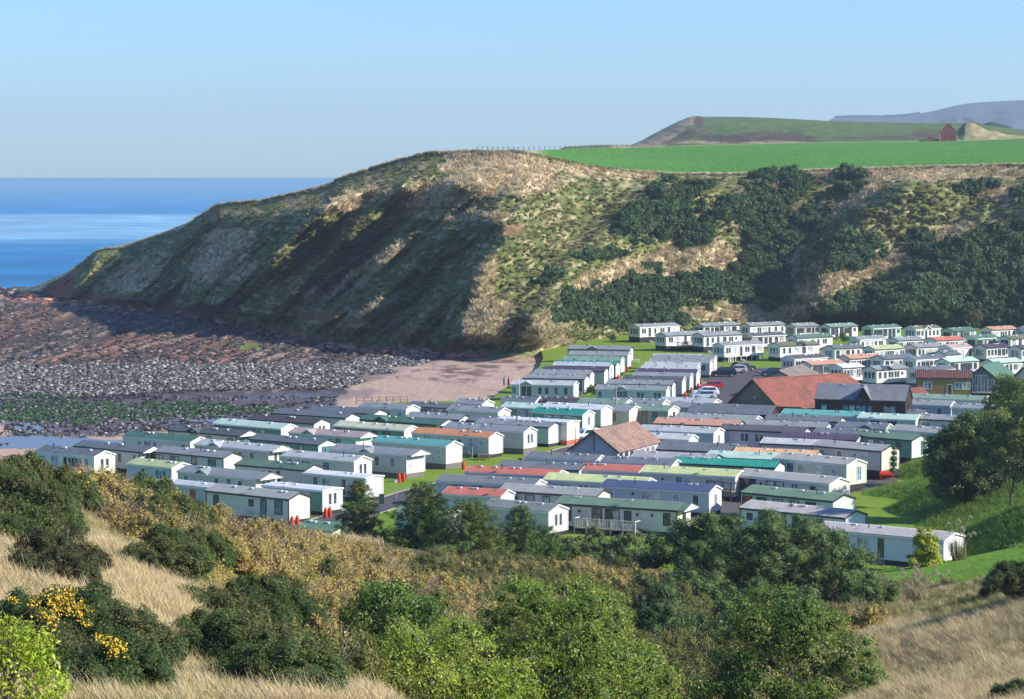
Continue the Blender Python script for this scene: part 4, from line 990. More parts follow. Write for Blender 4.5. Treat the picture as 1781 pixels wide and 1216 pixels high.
# central columns beyond the car park, long shaded sides, thin bright ends
rows('R', -14, 3.6, [
    (997, 670.5, 890, 'pale', 's', 'with gabled french doors, beside the two walkers', D(extra='g24', wins=[(.04, 'n', 'b'), (.24, 'F', 'd'), (.46, 'n', 'd'), (.57, 'n', 'd'), (.72, 'n', 'b'), (.88, 'n', 'd')], ends='', trim='w', W=4)),
    (1016, 659.5, 912, 'slate', 'w', 'one behind the french doored one', D(wins=[(.93, 'D', 'd')], ends='', trim='k', W=4)),
    (1025, 651.5, 928, 'slate', 'w', 'two behind the french doored one', D(wins=[], ends='n', trim='k', W=4)),
    (1050, 646, 944, 'purple', 'g', 'with a purple roof and long slit windows', D(wins=[(.1, 's'), (.4, 's'), (.7, 's')], ends='', trim='k', W=4)),
    (1059.5, 637.5, 961, 'pale', 'w', 'between purple and turquoise roofs', D(wins=[], ends='n', trim='k', W=4)),
    (1070.6, 634.5, 966, 'aqua', 'm', 'with a turquoise roof in the far column', D(wins=[], ends='', trim='k')),
    (1079, 627.5, 980, 'sage', 'm', 'behind the far turquoise roof', D(wins=[], ends='', trim='w')),
    (1091, 618.5, 990, 'slate', 'g', 'beside red gas bottles at the top of its column', D(wins=[], ends='', trim='w')),
    (1095, 608.5, 988, 'slate', 's', 'with a low side gable, back of the column', D(extra='g40', wins=[], ends='', trim='k')),
    (1214, 619.5, 1136, 'white', 'w', 'with a flat white roof edge facing the lawn', D(wins=[], ends='', flat=1, trim='w')),
    (1241, 624.5, 1137, 'slate', 's', 'furthest back beside the black parked cars', D(wins=[], ends='', trim='w')),
    (1234, 631.5, 1130, 'slate', 'g', 'with one dark side window at the car park end', D(wins=[(.88, 'W', 'd')], ends='', trim='w')),
    (1212, 637.5, 1121, 'pale', 's', 'with panelled roof behind the grey ones', D(wins=[], ends='', trim='w')),
    (1210, 643.5, 1115, 'pale', 's', 'with panelled roof behind the purple roof', D(wins=[], ends='', trim='w')),
    (1210.6, 649.5, 1108, 'purple', 'g', 'with a purple roof near the red car', D(wins=[], ends='', trim='w')),
    (1199, 656, 1101, 'slate', 's', 'just below the purple roof near the red car', D(wins=[], ends='', trim='w')),
    (1186, 662.5, 1082, 'dark', 'g', 'with a dark roof and red bottle by its end', D(wins=[], ends='', trim='w')),
    (1168, 669.5, 1056, 'slate', 's', 'second from the front beside the white cars', D(wins=[], ends='', trim='k')),
    (1158, 679, 1036.5, 'slate', 's', 'with an arched white porch by the tall lamp pole', D(extra='g36', wins=[(.06, 'n', 'b'), (.34, 'V', 'b'), (.42, 'D', 'b'), (.64, 'W', 'b'), (.88, 'W', 'b')], ends='', trim='w')),
], eave=2.7)
# far rows on the right: sunlit sides, shaded front ends
def fwin(s):
    r_ = random.Random(s); o = []; x = .10
    while x < .95:
        o.append((x, r_.choice('WnnWVD' if x < .75 else 'nsWW'), r_.choice('dddc'))); x += r_.uniform(.13, .19)
    return o
FD = [
    (1113, 569.6, 1182, 'slate', 'w', 'standing alone at the left of the back row', D(skh=1.2, eave=3.4, ends='33', W=4)),
    (1158.6, 584, 1240, 'slate', 'w', 'with a red deck along its side', D(skh=1.1, eave=3.3)),
    (1224, 584.4, 1290.5, 'slate', 'w', 'with dark shrubs below, tall bay windows facing left', D(skh=1.2, eave=3.5, ends='33')),
    (1260, 601.5, 1328, 'slate', 'w', 'raised on white stilts above the lawn', D(skh=.9, eave=3.2, extra='S', ends='3')),
    (1224, 567.5, 1286, 'slate', 'w', 'second from the left along the hillside', D(frame='k')),
    (1305, 567, 1366, 'slate', 'w', 'third from the left along the hillside', D()),
    (1309, 585, 1367, 'dark', 'g', 'with black doors behind the stilted one', D(frame='k')),
    (1384, 568, 1424, 'slate', 'w', 'fourth from the left along the hillside', D(frame='n')),
    (1444, 569, 1492, 'sage', 'w', 'with a dark green front and wide windows under the pole', D(frame='k', ends='B')),
    (1519, 571.5, 1567, 'green', 'm', 'with dark green front, right of the wooden pole', D(frame='k', ends='B')),
    (1387.4, 588, 1448, 'green', 'w', 'with red bottles at its right end, second row', D(ends='B')),
    (1357, 602, 1425, 'olive', 'w', 'with a side gable and fenced deck by the lawn', D(extra='g52', ends='3', skh=.8, eave=3.1)),
    (1496, 591, 1542, 'slate', 'w', 'just right of the small green bush', D(ends='2')),
    (1452, 606.5, 1503, 'navy', 'w', 'right of the fenced olive roofed one', D(ends='B')),
    (1522, 608, 1572, 'lime', 'w', 'with a lime green roof in the third row', D(ends='B')),
    (1382, 624.5, 1439, 'dark', 'w', 'behind the small grey gabled building', D(ends='3')),
    (1412, 635, 1470, 'salmon', 'w', 'with a fenced deck, just right of the small gabled building', D(frame='k', ends='3')),
    (1479, 624, 1535, 'salmon', 'c', 'second salmon roof, one row further back', D()),
    (1537.6, 624.5, 1592, 'navy', 'w', 'with a dark edged gable right of the salmon roofs', D(ends='B', trim='k')),
    (1466.7, 640, 1503, 'white', 'w', 'with a glazed front and open black door behind the red ridge', D(ends='3', frame='w')),
    (1525, 643.5, 1580, 'slate', 'w', 'with a white arched doorway behind the red ridge', D(extra='g30', ends='3')),
    (1593, 572.5, 1636, 'olive', 'w', 'with a white pointed side gable in the back row', D(extra='g45', ends='3')),
    (1657, 576, 1698, 'green', 'm', 'with black front windows below the brown bush', D(frame='k', ends='B')),
    (1725, 574, 1769, 'salmon', 'w', 'with a salmon roof in the back row at right', D(ends='33')),
    (1789, 573, 1840, 'slate', 'L', 'cut by the right edge in the back row', D()),
    (1562.6, 592.5, 1606, 'slate', 'w', 'with an overhanging dark gable in the second row', D(ends='B', trim='k')),
    (1629, 592.5, 1676, 'red', 'w', 'with a red roof in the second row at right', D(ends='3')),
    (1700.7, 589, 1738, 'green', 'm', 'with a green front, second row at right', D(frame='k', ends='B')),
    (1758, 589.5, 1815, 'olive', 'w', 'with a pale roof cut by the right edge, second row', D(frame='k', ends='B')),
    (1595, 604.5, 1640, 'slate', 'w', 'with a gridded front window, left of the pink roofed one', D(ends='33')),
    (1655, 605.5, 1691, 'rose', 'w', 'with two dark red doors', D(wins=[(.22, 'D', 'r'), (.55, 'n', 'c'), (.9, 'D', 'r')], ends='B')),
    (1716, 605, 1756, 'purple', 'c', 'with curtains draped in its front window', D(ends='B')),
    (1777, 607, 1830, 'purple', 'w', 'with a large dark front window at the right edge', D(ends='B')),
    (1593.6, 626, 1640, 'navy', 'w', 'in front of the slate roofed row, olive front', D(ends='B')),
    (1651.5, 630, 1702, 'mint', 'w', 'with a mint roof and black windows', D(frame='k', ends='B')),
    (1731, 631.5, 1778, 'mint', 'w', 'with a green domed front beside the right hand tree', D(ends='B')),
    (1601.7, 645, 1660, 'navy', 'w', 'directly behind the ochre bungalow', D(ends='B')),
    (1700, 650, 1752, 'pale', 'w', 'between the ochre bungalow roof and the mint roof', D()),
    (1645, 617, 1668, 'navy', 'w', 'a short navy roof behind the mint roof', D(wins=[])),
]
for i, d in enumerate(FD):
    o = dict(wins=fwin(i + 40), zg=0.0, eave=2.8, rise=.6, trim='k' if i % 3 else 'w'); o.update(d[6])
    w_ = o.pop('W', 3.6)
    KW[(d[0], d[1])] = caravan('F', d[0], d[1], d[2], d[3], d[4], d[5], 36, w_, **o)

# ------------------------------------------------------------------ buildings given by plan corners
def building(name, label, A, Bp, Cp, ze, zr, wallm, roofm, hip=0.0, ov=0.35, base=0.0, tiles=True, wall2=None, zr_over=0):
    """gable building: A and Bp are the two front (gable) corners, Cp the far corner behind Bp; ridge runs from the middle of A-Bp"""
    A = Vector((A[0], A[1], 0)); Bp = Vector((Bp[0], Bp[1], 0)); Cp = Vector((Cp[0], Cp[1], 0))
    Dp = A + (Cp - Bp); org = (A + Bp + Cp + Dp) / 4
    ph = math.atan2((Cp - Bp).y, (Cp - Bp).x)
    t = thing(name, label, 'building', (org.x, org.y, base), ph)
    M_ = Matrix.Rotation(-ph, 3, 'Z')
    a, b_, c, d = [M_ @ (p - org) for p in (A, Bp, Cp, Dp)]
    def at(p, z): return (p.x, p.y, z)
    m1 = (a + b_) / 2; m2 = (c + d) / 2
    ax = (m2 - m1).normalized()
    h2 = m2 - ax * hip
    v = [at(a, -.1), at(b_, -.1), at(c, -.1), at(d, -.1), at(a, ze), at(b_, ze), at(c, ze), at(d, ze), at(m1, zr - .03)] + ([at(m2, zr - .03)] if not hip else [])
    f = [(0, 1, 5, 8, 4), (1, 2, 6, 5), (3, 0, 4, 7), (2, 3, 7, 9, 6) if not hip else (2, 3, 7, 6), (0, 3, 2, 1)]
    mb = MB(); mb.add(v, f); mb.build('wall', wallm, t)
    # roof slopes as slabs with courses of tiles
    wv = (b_ - a).normalized(); k_ = (zr - ze) / ((b_ - a).length / 2)
    for nm, e0, e1, sgn in (('roof_slope', b_, c, 1), ('roof_slope', a, d, -1)):
        g = MB(); n = 12
        r0 = m1 - ax * ov; r1 = h2 + ax * (ov if not hip else 0)
        p0 = e0 + wv * sgn * ov - ax * ov; p1 = e1 + wv * sgn * ov + ax * ov
        zl = ze - ov * k_
        for i in range(n):
            f0, f1 = i / n, (i + 1) / n
            q = [p0.lerp(r0, f0), p1.lerp(r1, f0), p1.lerp(r1, f1), p0.lerp(r0, f1)]
            z0 = zl + (zr - zl) * f0; z1 = zl + (zr - zl) * f1
            vs = [(q[0].x, q[0].y, z0 + .03), (q[1].x, q[1].y, z0 + .03), (q[2].x, q[2].y, z1 + .03), (q[3].x, q[3].y, z1 + .03),
                  (q[0].x, q[0].y, z0 + .12), (q[1].x, q[1].y, z0 + .12), (q[2].x, q[2].y, z1 + .06), (q[3].x, q[3].y, z1 + .06)]
            g.add(vs, [(4, 5, 6, 7), (0, 1, 5, 4), (0, 3, 2, 1), (1, 2, 6, 5), (0, 4, 7, 3)])
        g.build(nm, roofm, t)
    if hip:
        e0, e1 = c, d; g = MB(); n = 12
        p0 = c + wv * ov + ax * ov; p1 = d - wv * ov + ax * ov; zl = ze - ov * k_
        for i in range(n):
            f0, f1 = i / n, (i + 1) / n; z0 = zl + (zr - zl) * f0; z1 = zl + (zr - zl) * f1
            q = [p0.lerp(h2, f0), p1.lerp(h2, f0), p1.lerp(h2, f1), p0.lerp(h2, f1)]
            g.add([(q[0].x, q[0].y, z0 + .12), (q[1].x, q[1].y, z0 + .12), (q[2].x, q[2].y, z1 + .06), (q[3].x, q[3].y, z1 + .06), (q[0].x, q[0].y, z0 + .03), (q[1].x, q[1].y, z0 + .03)], [(0, 1, 2, 3), (4, 5, 1, 0)])
        g.build('roof_hip', roofm, t)
    # verge boards and ridge
    g = MB()
    for e0, sgn in ((b_, 1), (a, -1)):
        p = e0 + wv * sgn * ov - ax * (ov + .05); r_ = m1 - ax * (ov + .05); zl = ze - ov * k_
        vs = [(p.x, p.y, zl - .1), (p.x, p.y, zl + .16), (r_.x, r_.y, zr + .16), (r_.x, r_.y, zr - .1)]
        vs += [(x + ax.x * .06, y + ax.y * .06, z) for x, y, z in vs]
        g.add(vs, [(0, 1, 2, 3), (4, 7, 6, 5), (1, 5, 6, 2), (0, 3, 7, 4), (0, 4, 5, 1)])
    g.build('verge_board', m_brown, t)
    mb = MB(); mb.tube([(m1.x - ax.x * ov, m1.y - ax.y * ov, zr + .10), (h2.x, h2.y, zr + .10)], .13, 6); mb.build('ridge_tiles', roofm, t)
    return t, a, b_, c, d, m1, m2, ax, wv
def tilemat(name, c1, c2, scale=1.5):
    m, nt, b = newmat(name)
    n1 = noisen(nt, texc(nt, (1, 1, 1)), 0.7, 7, 0.7); n2 = noisen(nt, texc(nt), 6.0, 3, 0.7)
    cc = mix(nt, c1, c2, ramp(nt, n1, [(0.42, 0.0), (0.62, 1.0)]))
    nt.links.new(mix(nt, cc, ramp(nt, n2, [(0.35, 0.6), (0.65, 1.3)]), 1.0, 'MULTIPLY'), b.inputs['Base Color'])
    b.inputs['Roughness'].default_value = 0.85; bump(nt, b, n2, 0.6, 0.08)
    MATS[name] = m; return m
m_redtile = tilemat('red_roof_tiles', (0.30, 0.095, 0.062), (0.17, 0.07, 0.055)); m_browntile = tilemat('brown_roof_tiles', (0.33, 0.205, 0.155), (0.20, 0.13, 0.105))
m_greyt = tilemat('grey_roof_tiles', (0.10, 0.105, 0.11), (0.15, 0.15, 0.145)); m_tant = tilemat('tan_roof_tiles', (0.26, 0.21, 0.17), (0.17, 0.14, 0.12)); m_winet = tilemat('maroon_roof_tiles', (0.20, 0.085, 0.06), (0.13, 0.06, 0.05)); m_greent = tilemat('green_roof_tiles', (0.07, 0.16, 0.115), (0.10, 0.19, 0.14))
m_render = paint('pale_render', (0.42, 0.42, 0.44), 0.9, 0.1); m_olb = paint('olive_brick', (0.20, 0.185, 0.115), 0.9, 0.25, nscale=2.5); m_wrender = paint('white_render', (0.74, 0.70, 0.62), 0.8, 0.1)
def P2(px, py, z): a, b_, _ = on_z(px, py, z); return (float(a), float(b_))
def G2(A_, B_, dpx, dpy, z): return P2(dpx, dpy, z)
# brown roofed bungalow in the middle
A_, B_, Cc = P2(993, 782, 2.5), P2(1074, 785.5, 2.5), P2(1145, 768, 2.5)
t, a, b_, c, d, m1, m2, ax, wv = building('bungalow', 'white walled bungalow with a brown tiled gable roof in the middle of the park', A_, B_, Cc, 2.6, 4.9, m_render, m_browntile)
rz = math.atan2(ax.y, ax.x)
for i in range(7):
    p = b_ + (c - b_) * (.08 + .13 * i) + wv * .02
    add_window(t, p.x, p.y, 1.6, rz, 0.8, 1.0, 1, m_brown if i < 3 else m_white, m_gl)
rg = math.atan2(wv.y, wv.x)
for f_ in (.38, .62):
    p = a + (b_ - a) * f_ - ax * .02; add_window(t, p.x, p.y, 1.1, rg, 1.1, .7, 0, m_blk, m_gl)
p = a + (b_ - a) * .5 - ax * .12; mb = MB(); mb.tube([(p.x, p.y, 2.4), (p.x, p.y, 5.6)], .05, 6); mb.build('flue', m_blk, t)
# red tiled hall
A_, B_ = P2(1268, 703, 3.0), P2(1356, 710, 3.0)
LV = (17.0, 13.0); Cc = (B_[0] + LV[0], B_[1] + LV[1])
t, a, b_, c, d, m1, m2, ax, wv = building('hall', 'large hall with long red tiled roof and olive brick gable beside the car park', A_, B_, Cc, 3.0, 6.9, m_olb, m_redtile, hip=2.5, ov=.4)
p = a + (b_ - a) * .52 - ax * .05; link('wall_lamp', shared('lampw', lambda: MB().box(-.12, .12, -.12, .12, -.12, .12).mesh('wall_lamp'), m_white), None, t, (p.x, p.y, 4.3))
# small gabled building behind it
A_, B_ = P2(1316, 663.5, 2.4), P2(1395, 668, 2.4); LV = (5.5, 15.0)
t, a, b_, c, d, m1, m2, ax, wv = building('shower_block', 'small grey building with a tan tiled gable roof behind the red tiled hall', A_, B_, (B_[0] + LV[0], B_[1] + LV[1]), 2.5, 4.3, m_render, m_tant)
# low red annex right of the hall
A_, B_ = P2(1540, 684, 2.3), P2(1568, 690, 2.3)
building('annex', 'low annex with a red tiled roof at the right end of the hall', (A_[0], A_[1]), (B_[0], B_[1]), (B_[0] + 5, B_[1] + 3), 2.2, 3.1, m_wrender, m_redtile, ov=.2)
# dark timber clubhouse
t, L, W, sk_ = caravan('R', 1574, 697.5, 1418, 'grey', 'k', '', -17, 6.6, zg=1.7, eave=3.1, rise=2.0, skh=.3, wins=[(.10, 'P'), (.34, 'D', 'b'), (.41, 'D', 'c'), (.52, 'F', 'b'), (.60, 'D', 'b'), (.83, 'F', 'b')], ends='n', trim='k', extra='g54', frame='k', rib=0, lab='dark brown timber lodge with a grey slate roof and gabled porch before the red roof', cat='lodge', name='timber_lodge')
# ochre bungalow and glass fronted lodge
t, L, W, sk_ = caravan('R', 1690, 658, 1594.5, 'wine', 'y', '', -8, 6.0, eave=3.6, rise=1.1, skh=.5, wins=[(.2, 'W', 'b'), (.6, 'D', 'd'), (.77, 'W', 'b'), (.9, 'W', 'c')], ends='', trim='k', rib=2, lab='ochre walled bungalow with a maroon tiled roof behind the timber lodge', cat='bungalow', name='ochre_bungalow', frame='w')
A_, B_ = P2(1683, 657, 2.8), P2(1733, 658, 2.8)
t, a, b_, c, d, m1, m2, ax, wv = building('glass_lodge', 'glass fronted lodge with a white edged gable right of the ochre bungalow', A_, B_, (B_[0] + 5, B_[1] + 12), 2.8, 4.7, paint('lodge_blue', (0.12, 0.17, 0.21), .6, .1), m_greent)
rg = math.atan2(wv.y, wv.x)
for i, f_ in enumerate((.17, .36, .60, .82)):
    p = a + (b_ - a) * f_ - ax * .03; add_window(t, p.x, p.y, 1.55 if i in (0, 3) else 1.9, rg, 0.85, 2.0 if i in (0, 3) else 2.7, 1, m_white, m_gl3)
mb = MB(); p0, p1 = a - ax * 2.2 - wv * 2.5, b_ - ax * 2.2
for i in range(9):
    q = p0 + (p1 - p0) * i / 8; mb.box(q.x - .04, q.x + .04, q.y - .04, q.y + .04, .2, 1.5)
mb.tube([(p0.x, p0.y, 1.5), (p1.x, p1.y, 1.5)], .05, 5)
mb.build('balustrade', m_steel, t)
g = MB(); g.add([(p0.x, p0.y, .3), (p1.x, p1.y, .3), (b_.x, b_.y, .3), (a.x - wv.x * 2.5, a.y - wv.y * 2.5, .3)] + [(p0.x, p0.y, .45), (p1.x, p1.y, .45), (b_.x, b_.y, .45), (a.x - wv.x * 2.5, a.y - wv.y * 2.5, .45)], [(4, 5, 6, 7), (0, 1, 5, 4), (3, 2, 1, 0), (1, 2, 6, 5), (3, 0, 4, 7)]); g.build('deck', m_wood, t)
A_, B_ = P2(1765, 654, 2.8), P2(1795, 658, 2.8)
building('white_lodge', 'white gabled lodge with a green roof at the right edge behind the tree', A_, B_, (B_[0] + 6, B_[1] + 9), 2.8, 4.4, m_wrender, m_greent)
# ================================================================== PLANTS
def spot(px, py, h, d0=25.0, d1=420.0):
    a, b_ = ray(float(px), float(py)); a = float(a); b_ = float(b_)
    ds = np.arange(d0, d1, 0.5); z = CZ + b_ * ds; g = np.maximum(fgz(a * ds, ds), 0.0)
    m = z <= g + h
    d = ds[np.argmax(m)] if m.any() else d1
    return Vector((a * d, d, CZ + b_ * d))
def ground(x, y): return float(max(fgz(np.array(x), np.array(y)), 0.0))
def fib(n, r_):
    u = r_.normal(size=(n, 3)); return u / np.linalg.norm(u, axis=1)[:, None]
ICO = None
def ico(sub=2):
    bm = bmesh.new(); bmesh.ops.create_icosphere(bm, subdivisions=sub, radius=1.0)
    V = np.array([v.co[:] for v in bm.verts]); Fc = np.array([[v.index for v in f.verts] for f in bm.faces]); bm.free(); return V, Fc
ICO1, ICO2 = ico(1), ico(2)
def leaf_quads(P, N, size, aspect, r_, up=0.0, wide=1.0):
    n = len(P)
    N = N + np.array((0, 0, up)); N /= np.linalg.norm(N, axis=1)[:, None] + 1e-9
    A = r_.normal(size=(n, 3)); A -= N * (A * N).sum(1)[:, None]; A /= np.linalg.norm(A, axis=1)[:, None] + 1e-9
    B = np.cross(N, A)
    s = (size * r_.uniform(.6, 1.35, n))[:, None]
    a = A * s * 0.5; b_ = B * s * 0.5 / aspect
    bend = N * s * r_.uniform(-.15, .25, n)[:, None]
    V = np.stack([P - a, P - b_ + bend * .5, P + a, P + b_ + bend * .5], 1).reshape(-1, 3)
    return V, np.arange(4 * n).reshape(n, 4)
def cloud(blobs, leaf, dens, pal, seed=0, aspect=2.2, inward=0.30, jitter=0.9, up=0.25, core=0.78, core_col=(0.05, 0.045, 0.02), bottom=-0.55, varc=0.35, lump=0.20, pal_scale=1.2):
    """leaf-sized faces through the outer part of each blob; blobs = (x,y,z,rx,ry,rz)"""
    r_ = np.random.default_rng(seed); Bk = np.array(blobs, float); VV, FF, CC = [], [], []; off = 0; pal = np.array(pal, float)
    for i, b_ in enumerate(Bk):
        rx, ry, rz = b_[3:]; area = 4 * math.pi * ((rx * ry) ** 1.6 / 3 + (rx * rz) ** 1.6 / 3 + (ry * rz) ** 1.6 / 3) ** (1 / 1.6)
        n = max(12, int(area * dens)); U = fib(n, r_); U = U[U[:, 2] > bottom]
        k = 1 - inward * r_.random(len(U)) ** 1.8
        ph = i * 7.7
        k = k * (1 + lump * (np.sin(U[:, 0] * 5 + ph) * np.sin(U[:, 1] * 5 + ph * 2) + .7 * np.sin(U[:, 2] * 9 + U[:, 0] * 7 + ph)))
        P = b_[:3] + U * k[:, None] * b_[3:]
        if len(Bk) > 1:
            near = np.where(np.linalg.norm(Bk[:, :3] - b_[:3], axis=1) < (Bk[:, 3:].max(1) + b_[3:].max()))[0]
            keep = np.ones(len(P), bool)
            for j in near:
                if j == i: continue
                q = (P - Bk[j, :3]) / (Bk[j, 3:] * 0.72); keep &= (q * q).sum(1) > 1
            P = P[keep]; U = U[keep]
        if len(P) == 0: continue
        N = U + r_.normal(size=U.shape) * jitter; N /= np.linalg.norm(N, axis=1)[:, None] + 1e-9
        V, Fc = leaf_quads(P, N, leaf, aspect, r_, up)
        nz = vnoise(P[:, 0] * pal_scale + 50, P[:, 1] * pal_scale + P[:, 2] * pal_scale * 1.3 + 50, seed) + r_.normal(size=len(P)) * .22
        idx = np.clip((nz * len(pal)).astype(int), 0, len(pal) - 1)
        c = pal[idx] * (1 + varc * (r_.random(len(P)) - .5) * 2)[:, None]
        VV.append(V); FF.append(Fc + off); off += len(V); CC.append(np.repeat(c, 4, axis=0))
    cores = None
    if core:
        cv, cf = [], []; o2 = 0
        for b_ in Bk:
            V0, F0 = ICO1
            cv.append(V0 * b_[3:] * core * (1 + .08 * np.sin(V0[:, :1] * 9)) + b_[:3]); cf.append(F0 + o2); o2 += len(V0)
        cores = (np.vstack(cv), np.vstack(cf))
    return np.vstack(VV), np.vstack(FF), np.vstack(CC), cores
m_leaf = leaf_mat('leaves', None, 0.42, 0.45, 0.0, 0.35); m_needle = leaf_mat('needles', None, 0.12, 0.6, 0.0, 0.2)
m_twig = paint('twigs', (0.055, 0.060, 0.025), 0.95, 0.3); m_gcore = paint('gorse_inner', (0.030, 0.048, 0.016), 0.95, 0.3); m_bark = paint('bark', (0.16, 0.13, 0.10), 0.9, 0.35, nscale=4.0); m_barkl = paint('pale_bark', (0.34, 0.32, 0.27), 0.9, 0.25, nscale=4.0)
def plant_mesh(nm, data, parent=None, mat=None, org=(0, 0, 0), core_name='branches', corem=None):
    V, Fc, Cc, cores = data; org = np.array(org, float)
    o = link(nm, np_mesh(nm, V - org, Fc, Cc), mat or m_leaf, parent); tag(o, kind='stuff')
    if cores is not None and parent is not None:
        oc = link(core_name, np_mesh(core_name, cores[0] - org, cores[1], None, True), corem or m_twig, parent); tag(oc, kind='stuff')
    return o
def branches(mb, base, tips, r0, seed=0, trunk_top=None, mid=None):
    """tapered trunk with limbs reaching to the tips"""
    rr = random.Random(seed); base = Vector(base)
    top = Vector(trunk_top); n = 6
    pts = [base.lerp(top, i / n) + Vector((rr.uniform(-1, 1), rr.uniform(-1, 1), 0)) * r0 * .5 * (i > 0) for i in range(n + 1)]
    mb.tube(pts, [r0 * (1 - .75 * i / n) for i in range(n + 1)], 8)
    for tp in tips:
        tp = Vector(tp); f = rr.uniform(.25, .85); s = pts[int(f * n)]
        m_ = s.lerp(tp, .5) + Vector((rr.uniform(-.3, .3), rr.uniform(-.3, .3), rr.uniform(0, .4)))
        rb = r0 * (1 - .75 * f) * .55
        mb.tube([s, s.lerp(m_, .5), m_, tp], [rb, rb * .8, rb * .55, rb * .2], 5)
        for _ in range(3):
            e = tp + Vector((rr.uniform(-.7, .7), rr.uniform(-.7, .7), rr.uniform(0, .7)))
            mb.tube([m_, m_.lerp(e, .5) + Vector((rr.uniform(-.15, .15), 0, .1)), e], [rb * .4, rb * .25, rb * .1], 4)
def gorse(name, label, px_blobs, seed=0, pal=None, leaf=0.085, dens=420, cat='gorse bush', group=None, lumps=1.0, h=.75, flowers=None):
    """px_blobs: (px, py, radius m): lumps of spiny cushions standing on the hillside"""
    r_ = random.Random(seed); big = []
    for px, py, rad in px_blobs:
        p = spot(px, py, rad * h); g = ground(p.x, p.y); big.append((p.x, p.y, g + rad * .42, rad, rad, rad * .85))
    bl = list(big)
    for b_ in big:
        n = int(26 * lumps * b_[3] ** 1.3) + 6
        for _ in range(n):
            u = Vector((r_.gauss(0, 1), r_.gauss(0, 1), abs(r_.gauss(0, .8)) - .12)).normalized(); s = r_.uniform(.17, .34) * (0.7 + .3 * b_[3])
            bl.append((b_[0] + u.x * b_[3] * .93, b_[1] + u.y * b_[4] * .93, b_[2] + u.z * b_[5] * .95, s, s, s * 1.1))
    org = (big[0][0], big[0][1], ground(big[0][0], big[0][1]))
    t = thing(name, label, cat, org, group=group)
    pal = pal or [(0.035, 0.070, 0.018), (0.065, 0.115, 0.030), (0.10, 0.155, 0.045), (0.14, 0.125, 0.045)]
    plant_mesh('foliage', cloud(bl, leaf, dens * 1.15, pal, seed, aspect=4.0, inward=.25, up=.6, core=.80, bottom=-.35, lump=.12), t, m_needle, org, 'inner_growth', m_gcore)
    if flowers:
        fr = np.random.default_rng(seed + 5); P, U = [], []
        for px, py, wpx in flowers:
            for _ in range(int(50 * (wpx / 12.0) ** 2)):
                qx, qy = px + fr.normal() * wpx * .55, py + fr.normal() * wpx * .4
                a, b2 = ray(qx, qy); a = float(a); b2 = float(b2)
                # on the cushions' outer surface nearest the viewer
                best = None
                for c in bl:
                    oc = np.array((0 - c[0], 0 - c[1], CZ - c[2])) / np.array(c[3:]); d = np.array((a, 1.0, b2)) / np.array(c[3:])
                    A_ = d @ d; B_ = oc @ d; C2 = oc @ oc - 1; disc = B_ * B_ - A_ * C2
                    if disc > 0:
                        tt = (-B_ - math.sqrt(disc)) / A_
                        if best is None or tt < best: best = tt
                if best: P.append((a * best, best - .05, CZ + b2 * best))
        P = np.array(P); P += fr.normal(size=P.shape) * .03
        V, Fc = leaf_quads(P, fr.normal(size=P.shape) + np.array((.5, -1, .6)), .052, 1.2, fr)
        tag(link('flowers', np_mesh('flowers', V - np.array(org), Fc), paint('gorse_flower', (0.66, 0.44, 0.025), .6, .2), t), kind='stuff')
    return t
# ---- scattering (only for what nobody could count)
def scatter(name, P, rot, scl, protos, pick, kind='stuff'):
    n = len(P); me = bpy.data.meshes.new(name); me.vertices.add(n); me.vertices.foreach_set('co', np.asarray(P, np.float32).ravel())
    a = me.attributes.new('rot', 'FLOAT_VECTOR', 'POINT'); a.data.foreach_set('vector', np.asarray(rot, np.float32).ravel())
    a = me.attributes.new('scl', 'FLOAT_VECTOR', 'POINT'); scl = np.asarray(scl, np.float32)
    if scl.ndim == 1: scl = np.repeat(scl[:, None], 3, 1)
    a.data.foreach_set('vector', scl.ravel())
    a = me.attributes.new('pick', 'INT', 'POINT'); a.data.foreach_set('value', np.asarray(pick, np.int32))
    o = link(name, me); tag(o, kind=kind)
    c = bpy.data.collections.new(name + '_kinds')
    for i, (m_, mt) in enumerate(protos):
        if len(m_.materials) == 0: m_.materials.append(mt)
        po = bpy.data.objects.new('%s_%02d' % (name, i), m_); c.objects.link(po)
    ng = bpy.data.node_groups.new(name, 'GeometryNodeTree')
    ng.interface.new_socket('Geometry', in_out='INPUT', socket_type='NodeSocketGeometry'); ng.interface.new_socket('Geometry', in_out='OUTPUT', socket_type='NodeSocketGeometry')
    N = ng.nodes; gi = N.new('NodeGroupInput'); go = N.new('NodeGroupOutput'); ip = N.new('GeometryNodeInstanceOnPoints'); ci = N.new('GeometryNodeCollectionInfo')
    ci.inputs['Collection'].default_value = c; ci.inputs['Separate Children'].default_value = True; ci.inputs['Reset Children'].default_value = True
    def na(nm, ty):
        q = N.new('GeometryNodeInputNamedAttribute'); q.data_type = ty; q.inputs['Name'].default_value = nm
        return [s for s in q.outputs if s.enabled and s.name == 'Attribute'][0]
    ng.links.new(gi.outputs[0], ip.inputs['Points']); ng.links.new(ci.outputs[0], ip.inputs['Instance']); ip.inputs['Pick Instance'].default_value = True
    ng.links.new(na('pick', 'INT'), ip.inputs['Instance Index'])
    e2r = N.new('FunctionNodeEulerToRotation'); ng.links.new(na('rot', 'FLOAT_VECTOR'), e2r.inputs[0]); ng.links.new(e2r.outputs[0], ip.inputs['Rotation'])
    ng.links.new(na('scl', 'FLOAT_VECTOR'), ip.inputs['Scale']); ng.links.new(ip.outputs[0], go.inputs[0])
    md = o.modifiers.new('scatter', 'NODES'); md.node_group = ng
    return o
